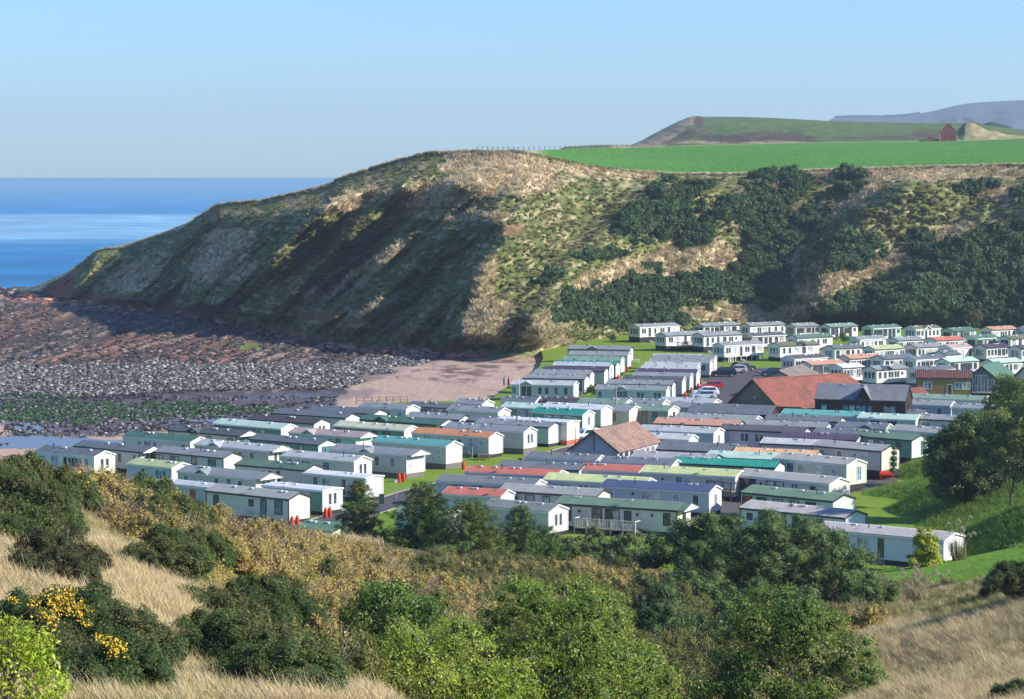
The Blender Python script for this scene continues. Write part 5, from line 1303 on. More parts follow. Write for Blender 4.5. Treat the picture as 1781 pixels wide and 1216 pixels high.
def tuft(seed, nb, hgt, width, spread, cols, heads=0):
    r_ = np.random.default_rng(seed); V, Fc, Cc = [], [], []
    wind = np.array((-0.25, 0.0))
    for i in range(nb):
        a = r_.uniform(0, 2 * math.pi); rad = spread * math.sqrt(r_.random()); b0 = np.array((math.cos(a) * rad, math.sin(a) * rad, -.05))
        h = hgt * r_.uniform(.55, 1.15); lean = np.array((*(wind + r_.normal(size=2) * .32), 0)) * h
        w = width * r_.uniform(.6, 1.3); t = r_.uniform(0, math.pi); s = np.array((math.cos(t), math.sin(t), 0)) * w
        m = b0 + lean * .35 + np.array((0, 0, h * .6)); e = b0 + lean + np.array((0, 0, h))
        k = len(V); V += [b0 - s, b0 + s, m + s * .7, m - s * .7, e + s * .25, e - s * .25]; Fc += [(k, k + 1, k + 2, k + 3), (k + 3, k + 2, k + 4, k + 5)]
        c = np.array(cols[r_.integers(len(cols))]) * r_.uniform(.75, 1.25); Cc += [c * .8, c * .8, c, c, c * 1.1, c * 1.1]
    return np_mesh('grass_tuft', V, Fc, Cc)
def in_poly(x, y, poly):
    c = np.zeros(x.shape, bool); n = len(poly)
    for i in range(n):
        x0, y0 = poly[i]; x1, y1 = poly[i - 1]
        m = ((y0 > y) != (y1 > y)) & (x < (x1 - x0) * (y - y0) / (y1 - y0 + 1e-9) + x0); c ^= m
    return c
def sample_px(n, x0, x1, y0, y1, seed):
    r_ = np.random.default_rng(seed); return r_.uniform(x0, x1, n), r_.uniform(y0, y1, n)

# ---------------- near hillside grass
t_tan = [(0.66, 0.54, 0.31), (0.58, 0.46, 0.24), (0.47, 0.38, 0.18), (0.72, 0.61, 0.38)]; t_grn = [(0.13, 0.17, 0.04), (0.20, 0.21, 0.06), (0.30, 0.27, 0.10), (0.09, 0.13, 0.03)]
m_grass = leaf_mat('long_grass', None, 0.30, 0.6, 0.35, 0.2)
gp = [(tuft(1, 26, .75, .013, .30, t_tan), m_grass), (tuft(2, 26, .62, .014, .34, t_tan[:3]), m_grass), (tuft(3, 22, .9, .011, .28, t_tan), m_grass), (tuft(4, 30, .42, .016, .36, t_grn), m_grass), (tuft(5, 28, .5, .015, .34, t_grn[1:] + t_tan[1:2]), m_grass)]
POLY_GL = [(-60, 900), (40, 935), (115, 960), (110, 890), (180, 890), (260, 960), (330, 1020), (420, 1080), (560, 1170), (720, 1260), (-60, 1260)]
POLY_GR = [(1400, 1260), (1420, 1110), (1500, 1070), (1600, 1040), (1700, 1010), (1800, 985), (2060, 940), (2060, 1260)]
POLY_KN = [(525, 945), (560, 925), (610, 918), (660, 925), (680, 945), (600, 955)]
gx, gy = sample_px(120000, -60, 2060, 880, 1270, 5)
sel = in_poly(gx, gy, POLY_GL) | in_poly(gx, gy, POLY_GR) | in_poly(gx, gy, [(1080, 1260), (1150, 1180), (1300, 1170), (1480, 1180), (1480, 1260)])
gx, gy = gx[sel], gy[sel]
kx, ky = sample_px(900, 520, 690, 915, 958, 6); ks = in_poly(kx, ky, POLY_KN); gx = np.append(gx, kx[ks]); gy = np.append(gy, ky[ks])
hX, hY, hZ = hit(gx, gy, 30, 235)
r_ = np.random.default_rng(12); n_ = len(hX)
gz_ = fgz(hX, hY)
edge_g = sstep(.52, .64, fbm(hX / 4.0, hY / 4.0, 85, 4)) * .5 + .75 * ell(gx, gy, [(0, 960, 70, 35, 20, .5), (250, 1190, 300, 45, 5, .6), (400, 1130, 60, 40, 40, .35), (560, 1180, 120, 60, 0, .6), (1500, 1080, 90, 30, -15, .7), (1700, 1035, 160, 26, -16, .9), (1640, 1180, 120, 30, 10, .35), (1780, 1120, 60, 50, 0, .3)], .3)
isg = r_.random(n_) < edge_g
pick = np.where(isg, r_.integers(3, 5, n_), r_.integers(0, 3, n_))
scatter('long_grass', np.stack([hX, hY, gz_], 1), np.stack([r_.normal(size=n_) * .12, r_.normal(size=n_) * .12, r_.uniform(-.7, .7, n_)], 1), r_.uniform(.5, 1.0, n_) * np.where(gx > 1400, .75, 1) * np.where(isg, 1.15, 1 - .3 * np.clip(edge_g, 0, 1)), gp, pick)
# short lawn blades and weeds on the green bank
gp2 = [(tuft(11, 16, .22, .02, .5, [(0.10, 0.22, 0.02), (0.15, 0.27, 0.03)]), m_grass), (tuft(12, 14, .3, .02, .5, [(0.13, 0.24, 0.03), (0.22, 0.26, 0.06)]), m_grass)]
bx_, by_ = sample_px(16000, 1490, 1860, 740, 1030, 8)
hX, hY, hZ = hit(bx_, by_, 120, 400); s_ = (fgz(hX, hY) > .1) & (hX > 40 - 0 * hY) & (hY > 165); hX, hY = hX[s_], hY[s_]; n_ = len(hX)
scatter('bank_grass', np.stack([hX, hY, fgz(hX, hY)], 1), np.stack([0 * hX, 0 * hX, r_.uniform(0, 6.28, n_)], 1), r_.uniform(.7, 1.3, n_), gp2, r_.integers(0, 2, n_))

# ---------------- near gorse, thorn and trees
SP = [(0.045, 0.082, 0.018), (0.080, 0.135, 0.030), (0.12, 0.175, 0.042), (0.15, 0.135, 0.05)]
gorse('gorse_bush', 'dark gorse bush with bright yellow flowers, low on the left slope', [(40, 1090, 1.0), (110, 1075, 1.15), (185, 1090, 1.1), (240, 1110, .95), (60, 1140, .9), (140, 1140, 1.0), (215, 1150, .9), (262, 1150, .6), (20, 1060, .7), (150, 1045, .8)], 3, h=.9,
      flowers=[(105, 1045, 26), (60, 1045, 12), (140, 1060, 18), (28, 1043, 9), (150, 1085, 10), (205, 1125, 20), (90, 1070, 22), (170, 1105, 9), (65, 1035, 9), (185, 1110, 10), (120, 1030, 14)])
gorse('gorse_bush', 'big gorse thicket covering the upper left corner of the hill', [(10, 815, 1.1), (45, 812, 1.0), (85, 825, .95), (120, 840, .9), (20, 855, 1.2), (75, 868, 1.2), (135, 868, .8), (50, 915, 1.0), (100, 905, .9), (-15, 890, 1.2), (148, 835, .6), (-30, 830, 1.3)], 4, h=.9, pal=SP, leaf=.10, dens=300)
gorse('gorse_bush', 'gorse bush rising against the caravans left of the brown scrub', [(225, 825, 1.3), (260, 850, 1.4), (300, 880, 1.2), (330, 890, 1.0), (245, 880, 1.2), (205, 850, 1.0), (290, 850, .8)], 5, h=1.0, pal=SP, leaf=.11, dens=260)
gorse('gorse_bush', 'round gorse bush standing alone above the tan grass strip', [(300, 940, 1.2), (340, 950, 1.25), (270, 960, .9), (370, 965, .8), (310, 975, 1.0)], 6, pal=SP, leaf=.095, dens=320, h=.9)
gorse('gorse_bush', 'long dark gorse mass right of the tan grass strip', [(360, 1095, .9), (400, 1110, 1.1), (450, 1120, 1.15), (500, 1150, 1.1), (430, 1150, .9), (540, 1160, .8), (470, 1080, .8), (350, 1120, .7)], 7, pal=SP, leaf=.085, dens=380, h=.9)
gorse('gorse_bush', 'gorse bush touched with brown above the long gorse mass', [(440, 1030, 1.1), (480, 1040, 1.2), (510, 1070, 1.0), (350, 1035, .7), (380, 1050, .8), (545, 1100, .9), (410, 1060, .8), (560, 1130, .8)], 8, leaf=.095, dens=320, h=.9, pal=SP[:3] + [(0.09, 0.065, 0.03)])
gorse('gorse_bush', 'half brown gorse beside the top of the tan grass strip', [(75, 955, .9), (110, 985, .9), (135, 965, .8), (95, 920, .8), (55, 985, .7)], 9, leaf=.09, dens=340, h=.9, pal=[(0.04, 0.05, 0.015), (0.10, 0.075, 0.035), (0.05, 0.06, 0.02), (0.13, 0.09, 0.045)])
gorse('gorse_bush', 'dark gorse cut by the right edge below the green bank', [(1760, 1000, 1.1), (1795, 1010, 1.2), (1735, 1020, .8)], 10, leaf=.09, dens=320, h=.8)
gorse('gorse_bush', 'small gorse tuft at the bottom right corner', [(1765, 1205, .55), (1790, 1200, .6)], 11, leaf=.07, dens=420, h=.8)
gorse('gorse_bush', 'low dark gorse patches in the scrub below the pines', [(495, 965, .8), (520, 972, .7), (1010, 1020, .8), (1040, 1030, .7)], 12, leaf=.10, dens=260, h=.8)
# brown and yellow thorn scrub: one tangled mass
BR = [(0.29, 0.25, 0.07), (0.42, 0.33, 0.10), (0.50, 0.38, 0.12), (0.36, 0.24, 0.11), (0.22, 0.26, 0.07)]
OLV = [(0.12, 0.145, 0.035), (0.17, 0.19, 0.05), (0.23, 0.21, 0.065), (0.10, 0.12, 0.03)]
def bush_proto(seed, pal, leaf=.09, dens=150, rad=1.0, n=9, twigs=14, tw_mat=None):
    rr = random.Random(seed); bl = [(0, 0, .5, .8, .8, .7)]
    for _ in range(n):
        a = rr.uniform(0, 6.28); q = rr.uniform(.4, .85); s = rr.uniform(.25, .45); bl.append((q * math.cos(a), q * math.sin(a), rr.uniform(.3, 1.15), s, s, s))
    V, Fc, Cc, cr = cloud(bl, leaf, dens, pal, seed, aspect=1.7, inward=.6, core=.62, lump=.25)
    k = len(V); cv, cf = cr; V = np.vstack([V, cv]); 
    me = bpy.data.meshes.new('bush'); faces = [tuple(f) for f in Fc] + [tuple(int(i) + k for i in f) for f in cf]
    cols = np.vstack([Cc, np.tile(np.array(pal[0]) * .8, (len(cv), 1))])
    mb = MB()
    for _ in range(twigs):
        a = rr.uniform(0, 6.28); q = rr.uniform(.5, 1.1); h = rr.uniform(.9, 1.5)
        mb.tube([(0, 0, 0), (q * .4 * math.cos(a), q * .4 * math.sin(a), h * .6), (q * math.cos(a), q * math.sin(a), h)], [.03, .018, .006], 3, cap=False)
    k2 = len(V); V = np.vstack([V, np.array(mb.v)]) if mb.v else V
    faces += [tuple(i + k2 for i in f) for f in mb.f]; cols = np.vstack([cols, np.tile(np.array((0.30, 0.25, 0.19)), (len(mb.v), 1))])
    me.from_pydata([tuple(v) for v in V], [], faces)
    a_ = me.color_attributes.new('Col', 'FLOAT_COLOR', 'POINT'); c = np.ones((len(V), 4), np.float32); c[:, :3] = cols; a_.data.foreach_set('color', c.ravel()); me.update(); return me
m_thorn = leaf_mat('thorn_leaves', None, 0.25, 0.6, 0.45, 0.2)
bp = [(bush_proto(21, BR), m_thorn), (bush_proto(22, BR[1:], twigs=30, dens=90), m_thorn), (bush_proto(23, [BR[3], BR[1], (0.32, 0.18, 0.11)], twigs=34, dens=80), m_thorn), (bush_proto(24, OLV), m_thorn), (bush_proto(25, OLV[:2] + BR[:1]), m_thorn)]
SCRUB = [(135, 800), (205, 795), (225, 850), (330, 890), (420, 905), (520, 925), (600, 950), (690, 960), (760, 975), (860, 970), (960, 985), (1130, 990), (1250, 1060), (1560, 1060), (1500, 1110), (1300, 1150), (1220, 1240), (1100, 1240), (870, 1190), (700, 1180), (600, 1180), (560, 1190), (520, 1050), (430, 1000), (390, 960), (360, 1010), (260, 960), (170, 900), (150, 860), (130, 830)]
sx_, sy_ = sample_px(6600, 120, 1560, 790, 1250, 31); s_ = in_poly(sx_, sy_, SCRUB); sx_, sy_ = sx_[s_], sy_[s_]
hX, hY, hZ = hit(sx_, sy_ + 14, 40, 240); n_ = len(hX); r_ = np.random.default_rng(33)
keep = (hY < 246); hX, hY, sx_, sy_ = hX[keep], hY[keep], sx_[keep], sy_[keep]; n_ = len(hX)
dk = ell(sx_, sy_, [(900, 1010, 120, 40, 10, .9), (260, 850, 60, 30, 30, .5), (840, 1040, 60, 40, 0, .7), (560, 1060, 60, 60, 0, .3), (1080, 1060, 80, 50, 30, .4), (700, 1080, 90, 40, 0, .8), (750, 1000, 60, 20, 0, .7), (1200, 1120, 300, 120, 0, 1), (800, 1180, 300, 60, 0, 1)], .3)
pick = np.where(r_.random(n_) < dk, r_.integers(3, 5, n_), r_.integers(0, 3, n_))
scatter('thorn_scrub', np.stack([hX, hY, fgz(hX, hY) - .25], 1), np.stack([r_.normal(size=n_) * .1, r_.normal(size=n_) * .1, r_.uniform(0, 6.28, n_)], 1), np.stack([r_.uniform(.7, 1.3, n_)] * 2 + [r_.uniform(.6, 1.25, n_)], 1), bp, pick)

def tree(name, label, base_px, depth, crown, leaf, dens, pal, seed, trunk_r=.18, bark=None, aspect=2.0, cat='tree', mat=None, inward=.45, up=.2, core=.0, lump=.2, nlump=0, lr=(.5, .9), jitter=.9, group=None, zb=None, pal_scale=1.0, varc=.35, core_n='inner_twigs', trunk=True, bottom=-.6):
    """crown: list of (px, py, radius m, [depth offset m]) seen at the given distance"""
    bl = []; rr = random.Random(seed)
    for c in crown:
        x, y, z = at_depth(c[0], c[1], depth + (c[3] if len(c) > 3 else 0)); r0 = c[2]
        bl.append((float(x), float(y), float(z), r0, r0, r0 * .9))
    if nlump:
        big = list(bl); bl = []
        for b_ in big:
            bl.append((b_[0], b_[1], b_[2], b_[3] * .72, b_[4] * .72, b_[5] * .72))
            for _ in range(int(nlump * b_[3] ** 1.5) + 3):
                u = Vector((rr.gauss(0, 1), rr.gauss(0, 1), rr.gauss(.15, .9))).normalized(); s = rr.uniform(*lr); q_ = rr.uniform(.6, 1.08)
                bl.append((b_[0] + u.x * b_[3] * q_, b_[1] + u.y * b_[4] * q_, b_[2] + u.z * b_[5] * q_, s, s, s * .8))
    bx0, by0, _ = at_depth(base_px, 900.0, depth); bx0 = float(bx0); by0 = float(by0); gz0 = ground(bx0, by0) if zb is None else zb
    org = (bx0, by0, gz0); t = thing(name, label, cat, org, group=group)
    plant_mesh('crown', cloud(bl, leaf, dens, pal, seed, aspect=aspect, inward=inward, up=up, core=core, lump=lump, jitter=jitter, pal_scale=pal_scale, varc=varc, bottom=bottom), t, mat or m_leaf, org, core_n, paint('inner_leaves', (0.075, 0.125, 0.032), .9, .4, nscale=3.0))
    if trunk:
        cz = [b_[2] for b_ in bl]; top = (np.mean([b_[0] for b_ in bl]), np.mean([b_[1] for b_ in bl]), np.mean(cz) + .5 * (max(cz) - np.mean(cz)))
        mb = MB(); tips = [bl[i][:3] for i in rr.sample(range(len(bl)), min(len(bl), 16))]
        branches(mb, (org[0], org[1], gz0 - .3), tips, trunk_r, seed, top)
        mb.v = [(a - org[0], b_ - org[1], c - org[2]) for a, b_, c in mb.v]
        mb.build('trunk', bark or m_bark, t, smooth=True)
    return t
ASH = [(0.15, 0.26, 0.030), (0.24, 0.36, 0.045), (0.32, 0.43, 0.07), (0.38, 0.45, 0.10), (0.10, 0.19, 0.028)]
tree('ash_tree', 'bright green ash with yellowish leaves at the bottom centre', 1000, 92, [(960, 1110, 1.9), (1020, 1120, 2.0), (900, 1130, 1.7), (1080, 1160, 1.6, 1), (950, 1190, 1.9, -1), (1040, 1210, 1.9, -1), (880, 1080, 1.0), (1000, 1060, 1.1), (930, 1055, .95), (1120, 1220, 1.3), (860, 1180, 1.3), (1060, 1090, 1.0), (970, 1250, 2.2)], .115, 112, ASH, 41, aspect=2.6, core=.36, inward=.65, nlump=9, lr=(.35, .7), bark=m_barkl, trunk_r=.16, pal_scale=.8)
tree('ash_tree', 'broad lime green ash along the bottom left of centre', 760, 84, [(740, 1160, 1.5), (690, 1190, 1.5), (800, 1170, 1.4), (640, 1220, 1.4), (850, 1210, 1.4), (760, 1230, 1.8), (700, 1130, .9), (790, 1120, .8), (600, 1240, 1.2)], .11, 120, [(0.24, 0.37, 0.03), (0.35, 0.48, 0.05), (0.42, 0.53, 0.08), (0.46, 0.52, 0.11)], 42, aspect=2.6, inward=.65, core=.36, nlump=9, lr=(.3, .65), bark=m_barkl, trunk_r=.14)
tree('elm_tree', 'darker green tree with bare grey twigs left of the ashes', 660, 96, [(660, 1090, 1.3), (700, 1060, 1.1), (620, 1120, 1.2), (720, 1110, 1.2), (670, 1140, 1.3), (600, 1150, 1.0), (650, 1045, .7)], .12, 100, [(0.08, 0.19, 0.03), (0.13, 0.25, 0.04), (0.19, 0.29, 0.05), (0.06, 0.14, 0.028)], 43, aspect=1.7, inward=.65, core=.36, nlump=9, lr=(.35, .65), bark=m_barkl)
tree('ash_tree', 'green tree with pale forked branches at the bottom right of centre', 1390, 100, [(1340, 1120, 1.7), (1400, 1130, 1.8), (1290, 1150, 1.5), (1460, 1160, 1.5), (1350, 1200, 2.0), (1440, 1210, 1.8), (1320, 1070, 1.1), (1380, 1070, .9), (1500, 1200, 1.1), (1270, 1210, 1.4), (1420, 1090, 1.1), (1520, 1225, .8)], .115, 110, [(0.10, 0.20, 0.035), (0.15, 0.26, 0.045), (0.21, 0.31, 0.055), (0.27, 0.33, 0.075)], 44, aspect=2.2, inward=.65, core=.36, nlump=9, lr=(.35, .7), bark=m_barkl, trunk_r=.16)
tree('ash_tree', 'lime green tree cut off by the bottom left corner', 10, 48, [(10, 1180, 1.1), (-30, 1150, 1.0), (45, 1210, .8), (-10, 1110, .6), (20, 1140, .55), (60, 1200, .5)], .10, 150, [(0.32, 0.44, 0.03), (0.42, 0.54, 0.05), (0.50, 0.60, 0.08)], 45, aspect=2.2, inward=.7, nlump=9, lr=(.2, .4), trunk_r=.1, varc=.5)
WIL = [(0.05, 0.10, 0.028), (0.085, 0.15, 0.042), (0.13, 0.20, 0.06), (0.20, 0.26, 0.10)]
tree('willow_thicket', 'wide dark willow thicket in front of the nearest blue caravans', 1330, 186, [(1250, 980, 3.0), (1310, 960, 2.7), (1370, 970, 2.8), (1430, 990, 2.8), (1480, 1010, 2.4), (1520, 1030, 1.8), (1210, 1010, 2.4), (1290, 1020, 3.0), (1370, 1040, 3.0), (1450, 1060, 2.6), (1170, 960, 1.8, 4), (1140, 975, 1.6, 4), (1240, 925, 1.5, 4), (1190, 930, 1.3, 5), (1500, 1080, 1.9, -4), (1270, 912, .8, 4), (1300, 1070, 2.6, -6), (1380, 1085, 2.6, -8), (1450, 1095, 2.2, -8), (1230, 1060, 2.4, -6), (1180, 1045, 2.2, -4), (1400, 925, 1.2, 2), (1340, 915, 1.0, 2), (1460, 950, 1.3, 2)], .20, 52, WIL, 46, aspect=3.2, inward=.4, nlump=5, lr=(.5, 1.0), core=.62, up=.5, trunk_r=.2, bark=m_bark)
tree('willow_thicket', 'shadowed dark thicket below the wide willow', 1200, 150, [(1180, 1100, 2.2), (1240, 1110, 2.2), (1150, 1140, 1.8), (1210, 1160, 2.0), (1130, 1090, 1.5), (1270, 1170, 1.6), (1140, 1045, 1.6, 6)], .19, 52, WIL[:3], 47, aspect=3.0, inward=.5, nlump=5, lr=(.45, .8), core=.62, up=.4)
tree('willow_thicket', 'grey green willow bushes below the decked caravan', 1040, 226, [(980, 960, 1.7), (1020, 955, 1.8), (1060, 965, 1.9), (1100, 980, 1.8), (960, 985, 1.6), (1010, 990, 1.8), (1070, 1005, 1.9), (1110, 1010, 1.5), (930, 965, 1.2), (1090, 945, 1.0)], .24, 34, [(0.09, 0.14, 0.04), (0.13, 0.18, 0.055), (0.17, 0.22, 0.075), (0.21, 0.25, 0.10)], 48, aspect=3.2, inward=.5, nlump=7, lr=(.35, .7), core=.62, up=.5, trunk_r=.12)
tree('yellow_conifer', 'golden yellow conifer bush in front of the last blue caravan', 1613, 205, [(1613, 955, 1.35), (1613, 975, 1.45), (1613, 938, .95), (1602, 985, 1.2), (1626, 985, 1.2)], .12, 260, [(0.34, 0.42, 0.03), (0.50, 0.55, 0.04), (0.68, 0.66, 0.06), (0.24, 0.34, 0.03)], 49, aspect=3.0, inward=.25, nlump=6, lr=(.2, .38), core=.8, up=.8, cat='conifer', mat=m_needle, trunk_r=.08)
tree('cypress_tree', 'thin dark green cypress column at the end of a cream caravan', 1554, 317, [(1554, 808, .55), (1554, 798, .52), (1555, 788, .42), (1555, 780, .28), (1553, 818, .5)], .17, 110, [(0.05, 0.12, 0.02), (0.09, 0.19, 0.03), (0.12, 0.22, 0.04)], 50, aspect=3, inward=.3, core=.8, up=.8, cat='conifer', mat=m_needle, trunk_r=.06)
DKT = [(0.045, 0.085, 0.024), (0.075, 0.13, 0.036), (0.12, 0.18, 0.05), (0.20, 0.24, 0.08)]
tree('sycamore_tree', 'large dark tree on the green bank hiding caravan ends', 1672, 280, [(1660, 800, 2.8), (1700, 775, 2.8), (1645, 780, 2.1), (1690, 825, 2.7), (1636, 815, 1.7), (1672, 748, 1.8), (1715, 745, 1.9), (1722, 800, 2.4), (1648, 845, 1.7), (1700, 852, 1.9), (1675, 862, 1.5), (1735, 840, 1.6)], .24, 44, DKT, 51, aspect=1.8, inward=.5, nlump=7, lr=(.5, .95), core=.5, trunk_r=.22)
tree('sycamore_tree', 'dark tree with a bare trunk on the bank at the right edge', 1755, 262, [(1752, 780, 2.3), (1785, 765, 2.5), (1735, 800, 1.6), (1772, 815, 2.0), (1795, 720, 2.2), (1748, 750, 1.8), (1805, 800, 2.4)], .23, 40, DKT[1:], 52, aspect=1.8, inward=.6, nlump=7, lr=(.4, .85), core=.3, trunk_r=.16)
tree('birch_tree', 'lighter green tree crown before the white lodge', 1755, 310, [(1755, 690, 2.0), (1735, 705, 1.5), (1770, 672, 1.5), (1750, 666, .9), (1785, 700, 2.0), (1725, 725, 1.3), (1760, 725, 1.9)], .22, 46, [(0.08, 0.135, 0.028), (0.12, 0.19, 0.04), (0.18, 0.24, 0.05), (0.25, 0.28, 0.08)], 53, aspect=1.8, inward=.6, nlump=7, lr=(.4, .8), trunk_r=.14)
tree('birch_tree', 'yellow green crown between the two dark bank trees', 1715, 290, [(1712, 735, 1.6), (1740, 728, 1.4), (1695, 750, 1.2), (1725, 752, 1.2)], .2, 50, [(0.17, 0.24, 0.04), (0.25, 0.30, 0.055), (0.14, 0.19, 0.04)], 54, aspect=1.8, inward=.6, nlump=7, lr=(.3, .6), trunk_r=.1)
tree('sapling', 'small green bush on the lawn between far white caravans', 1468, 520, [(1466, 585, 1.0), (1470, 590, .9)], .3, 30, [(0.06, 0.12, 0.03), (0.09, 0.16, 0.03)], 55, core=.6, trunk_r=.08, zb=0, cat='bush')
tree('sapling', 'leafy shrub at the end of the pale caravan by the walkers', 1028, 428, [(1024, 680, .6), (1030, 676, .75), (1036, 682, .6)], .3, 40, [(0.10, 0.12, 0.04), (0.20, 0.20, 0.09), (0.06, 0.09, 0.03)], 56, core=.6, trunk_r=.05, zb=0, cat='bush')
tree('cabbage_palm', 'small spiky palm on the lawn beside the back white caravan', 1066, 560, [(1066, 589, .75), (1066, 585, .5)], .9, 26, [(0.06, 0.10, 0.03), (0.10, 0.13, 0.05)], 57, aspect=9, inward=.7, trunk_r=.12, zb=0, cat='palm')
tree('bramble', 'fresh green bush by the ramp of the nearest left caravan', 487, 262, [(480, 912, .45), (492, 916, .5), (503, 920, .4)], .18, 60, [(0.07, 0.15, 0.03), (0.10, 0.19, 0.04)], 58, trunk_r=.03, zb=0, cat='bush', core=.5)
tree('bare_bush', 'brown leafless bush in the scrub above the back row', 1697, 612, [(1697, 551, 1.8), (1685, 556, 1.4)], .35, 26, [(0.13, 0.09, 0.06), (0.17, 0.12, 0.07)], 59, core=.6, trunk_r=.1, zb=0, cat='bush')

# pines: whorls of upswept needle tufts
PN = [(0.045, 0.095, 0.024), (0.075, 0.14, 0.032), (0.11, 0.18, 0.042), (0.18, 0.22, 0.06)]
def pine(label, base_px, top_py, depth, width, seed, pal=PN, orange=False, lean=0.0, full=1.0):
    x0, y0, zt = at_depth(base_px, top_py, depth); x0 = float(x0); y0 = float(y0); zt = float(zt); g = ground(x0, y0); H = zt - g
    t = thing('pine_tree', label, 'pine tree', (x0, y0, g), group='pines at the edge of the park'); rr = random.Random(seed); r_ = np.random.default_rng(seed)
    mb = MB(); mb.tube([(0, 0, -.3), (.05, .03, H * .4), (lean * .5, 0, H * .75), (lean, 0, H - .2)], [.2, .14, .07, .02], 7)
    bl = []; tips = []; z = H * .12
    while z < H - .25:
        f = z / H; rad = width * 1.3 * (1 - f) ** .6 * (.62 + .38 * min(1, f * 4)); k = rr.randint(7, 10); a0 = rr.uniform(0, 6.28)
        for j in range(k):
            a = a0 + 6.28 * j / k + rr.uniform(-.3, .3); q = rad * rr.uniform(.7, 1.12); zz = z + q * rr.uniform(.12, .34)
            e = (q * math.cos(a) + lean * f, q * math.sin(a), zz)
            mb.tube([(lean * f, 0, z - .1), (e[0] * .55, e[1] * .55, z + q * .08), e], [.045 * (1.2 - f), .03, .012], 4, cap=False)
            m_ = max(2, int(q / .42))
            for i in range(m_):
                w = (i + 1) / m_; s = rr.uniform(.26, .42) * (1.1 - .35 * f)
                bl.append((e[0] * w + rr.uniform(-.15, .15), e[1] * w + rr.uniform(-.15, .15), z + (zz - z) * w + rr.uniform(0, .2), s, s, s * .8))
        z += rr.uniform(.32, .48)
    bl.append((lean, 0, H - .1, .18, .18, .35))
    V, Fc, Cc, cr = cloud(bl, .36, 52 * full, pal, seed, aspect=7.5, inward=.9, up=1.3, core=0, jitter=.8, bottom=-1, pal_scale=.7)
    mb.build('trunk', m_bark, t); tag(link('crown', np_mesh('crown', V, Fc, Cc), m_needle, t), kind='stuff')
    return t
pine('pine with orange tinged needles left of the others, before the flat roofs', 625, 836, 216, 2.5, 61, pal=PN[:3] + [(0.20, 0.13, 0.03)])
pine('tallest dark pine, left one of the middle pair', 742, 842, 214, 3.6, 62, lean=-.3)
pine('brighter green pine, right one of the middle pair', 818, 868, 208, 3.5, 63, pal=PN[1:] + [(0.14, 0.16, 0.04)])
pine('small pine right of the pair, below the bay windowed caravan', 905, 880, 218, 1.9, 64, pal=PN[:3])
pine('half grown pine in front of the middle pair', 775, 950, 190, 1.5, 65, pal=PN[1:])
pine('low pine sprawling right of the small pine', 948, 915, 222, 1.7, 66, pal=PN[1:3])
# pampas grass
def pampas(label, px, py, depth, n, hgt, seed, zb=None):
    x0, y0, _ = at_depth(px, py, depth); x0 = float(x0); y0 = float(y0); g = ground(x0, y0); rr = random.Random(seed)
    t = thing('pampas_grass', label, 'pampas grass', (x0, y0, g)); mb = MB(); V, Fc, Cc = [], [], []; r_ = np.random.default_rng(seed); pb = []
    for i in range(n):
        a = rr.uniform(0, 6.28); q = rr.uniform(.1, 1.35); h = hgt * rr.uniform(.5, 1.15); e = Vector((q * math.cos(a), q * math.sin(a) * .7, h))
        st_ = [(e.x * .1, e.y * .1, 0), (e.x * .5, e.y * .5, h * .6), tuple(e)]
        mb.tube(st_, [.016, .013, .008], 4)
        for k in range(5):
            f = k / 4; pb.append((e.x + .07 * k * (1 if e.x > -.3 else -1), e.y, e.z + .13 * k - .035 * k * k, .05 + .012 * k, .05, .09))
    mb.build('stems', paint('straw', (0.45, 0.36, 0.22), .8, .2), t)
    V, Fc, Cc, _ = cloud(pb, .07, 1300, [(0.62, 0.50, 0.36), (0.70, 0.60, 0.46), (0.52, 0.40, 0.27)], seed, aspect=4, inward=.5, up=-.2, core=0, bottom=-1)
    tag(link('plumes', np_mesh('plumes', V, Fc, Cc), m_leaf, t), kind='stuff')
    lv = link('leaves', tuft(seed, 150, hgt * .6, .02, .6, [(0.30, 0.26, 0.13), (0.22, 0.22, 0.09), (0.16, 0.17, 0.06)]), m_grass, t); tag(lv, kind='stuff')
pampas('pampas grass with a crowd of feathery plumes below the yellow conifer', 1592, 1050, 178, 26, 2.2, 71)
pampas('pampas grass waving over the end of the last blue caravan', 1668, 985, 206, 9, 2.9, 72)
pampas('two low pampas plumes on the bank edge', 1650, 1015, 190, 3, .8, 73)

# ---------------- the far cliff: bushes and grass too many to count
def blob_proto(seed, pal, leaf, dens, n, fl=.8, aspect=1.6):
    rr = random.Random(seed); bl = [(0, 0, .35, .8, .8, .6)]
    for _ in range(n):
        a = rr.uniform(0, 6.28); q = rr.uniform(.35, .8); s = rr.uniform(.25, .42); bl.append((q * math.cos(a), q * math.sin(a), rr.uniform(.3, .95) * fl, s, s, s))
    V, Fc, Cc, cr = cloud(bl, leaf, dens, pal, seed, aspect=aspect, inward=.3, core=.85, lump=.15)
    k = len(V); cv, cf = cr
    me = bpy.data.meshes.new('clump'); me.from_pydata([tuple(v) for v in np.vstack([V, cv])], [], [tuple(f) for f in Fc] + [tuple(int(i) + k for i in f) for f in cf])
    a_ = me.color_attributes.new('Col', 'FLOAT_COLOR', 'POINT'); c = np.ones((len(V) + len(cv), 4), np.float32); c[:, :3] = np.vstack([Cc, np.tile(np.array(pal[0]), (len(cv), 1))]); a_.data.foreach_set('color', c.ravel()); me.update(); return me
m_farleaf = leaf_mat('far_scrub', None, 0.12, 0.7, 0.5, 0.15)
m_farstraw = leaf_mat('far_grass', None, 0.2, 0.7, 0.5, 0.1)
GP = [(0.045, 0.084, 0.034), (0.075, 0.130, 0.050), (0.115, 0.175, 0.066)]
N0 = 60000
cxs, cys = sample_px(N0, -40, 1860, 255, 605, 91); tyy = lerpc(cxs, TOE, 1); cyy = lerpc(cxs, CREST, 1)
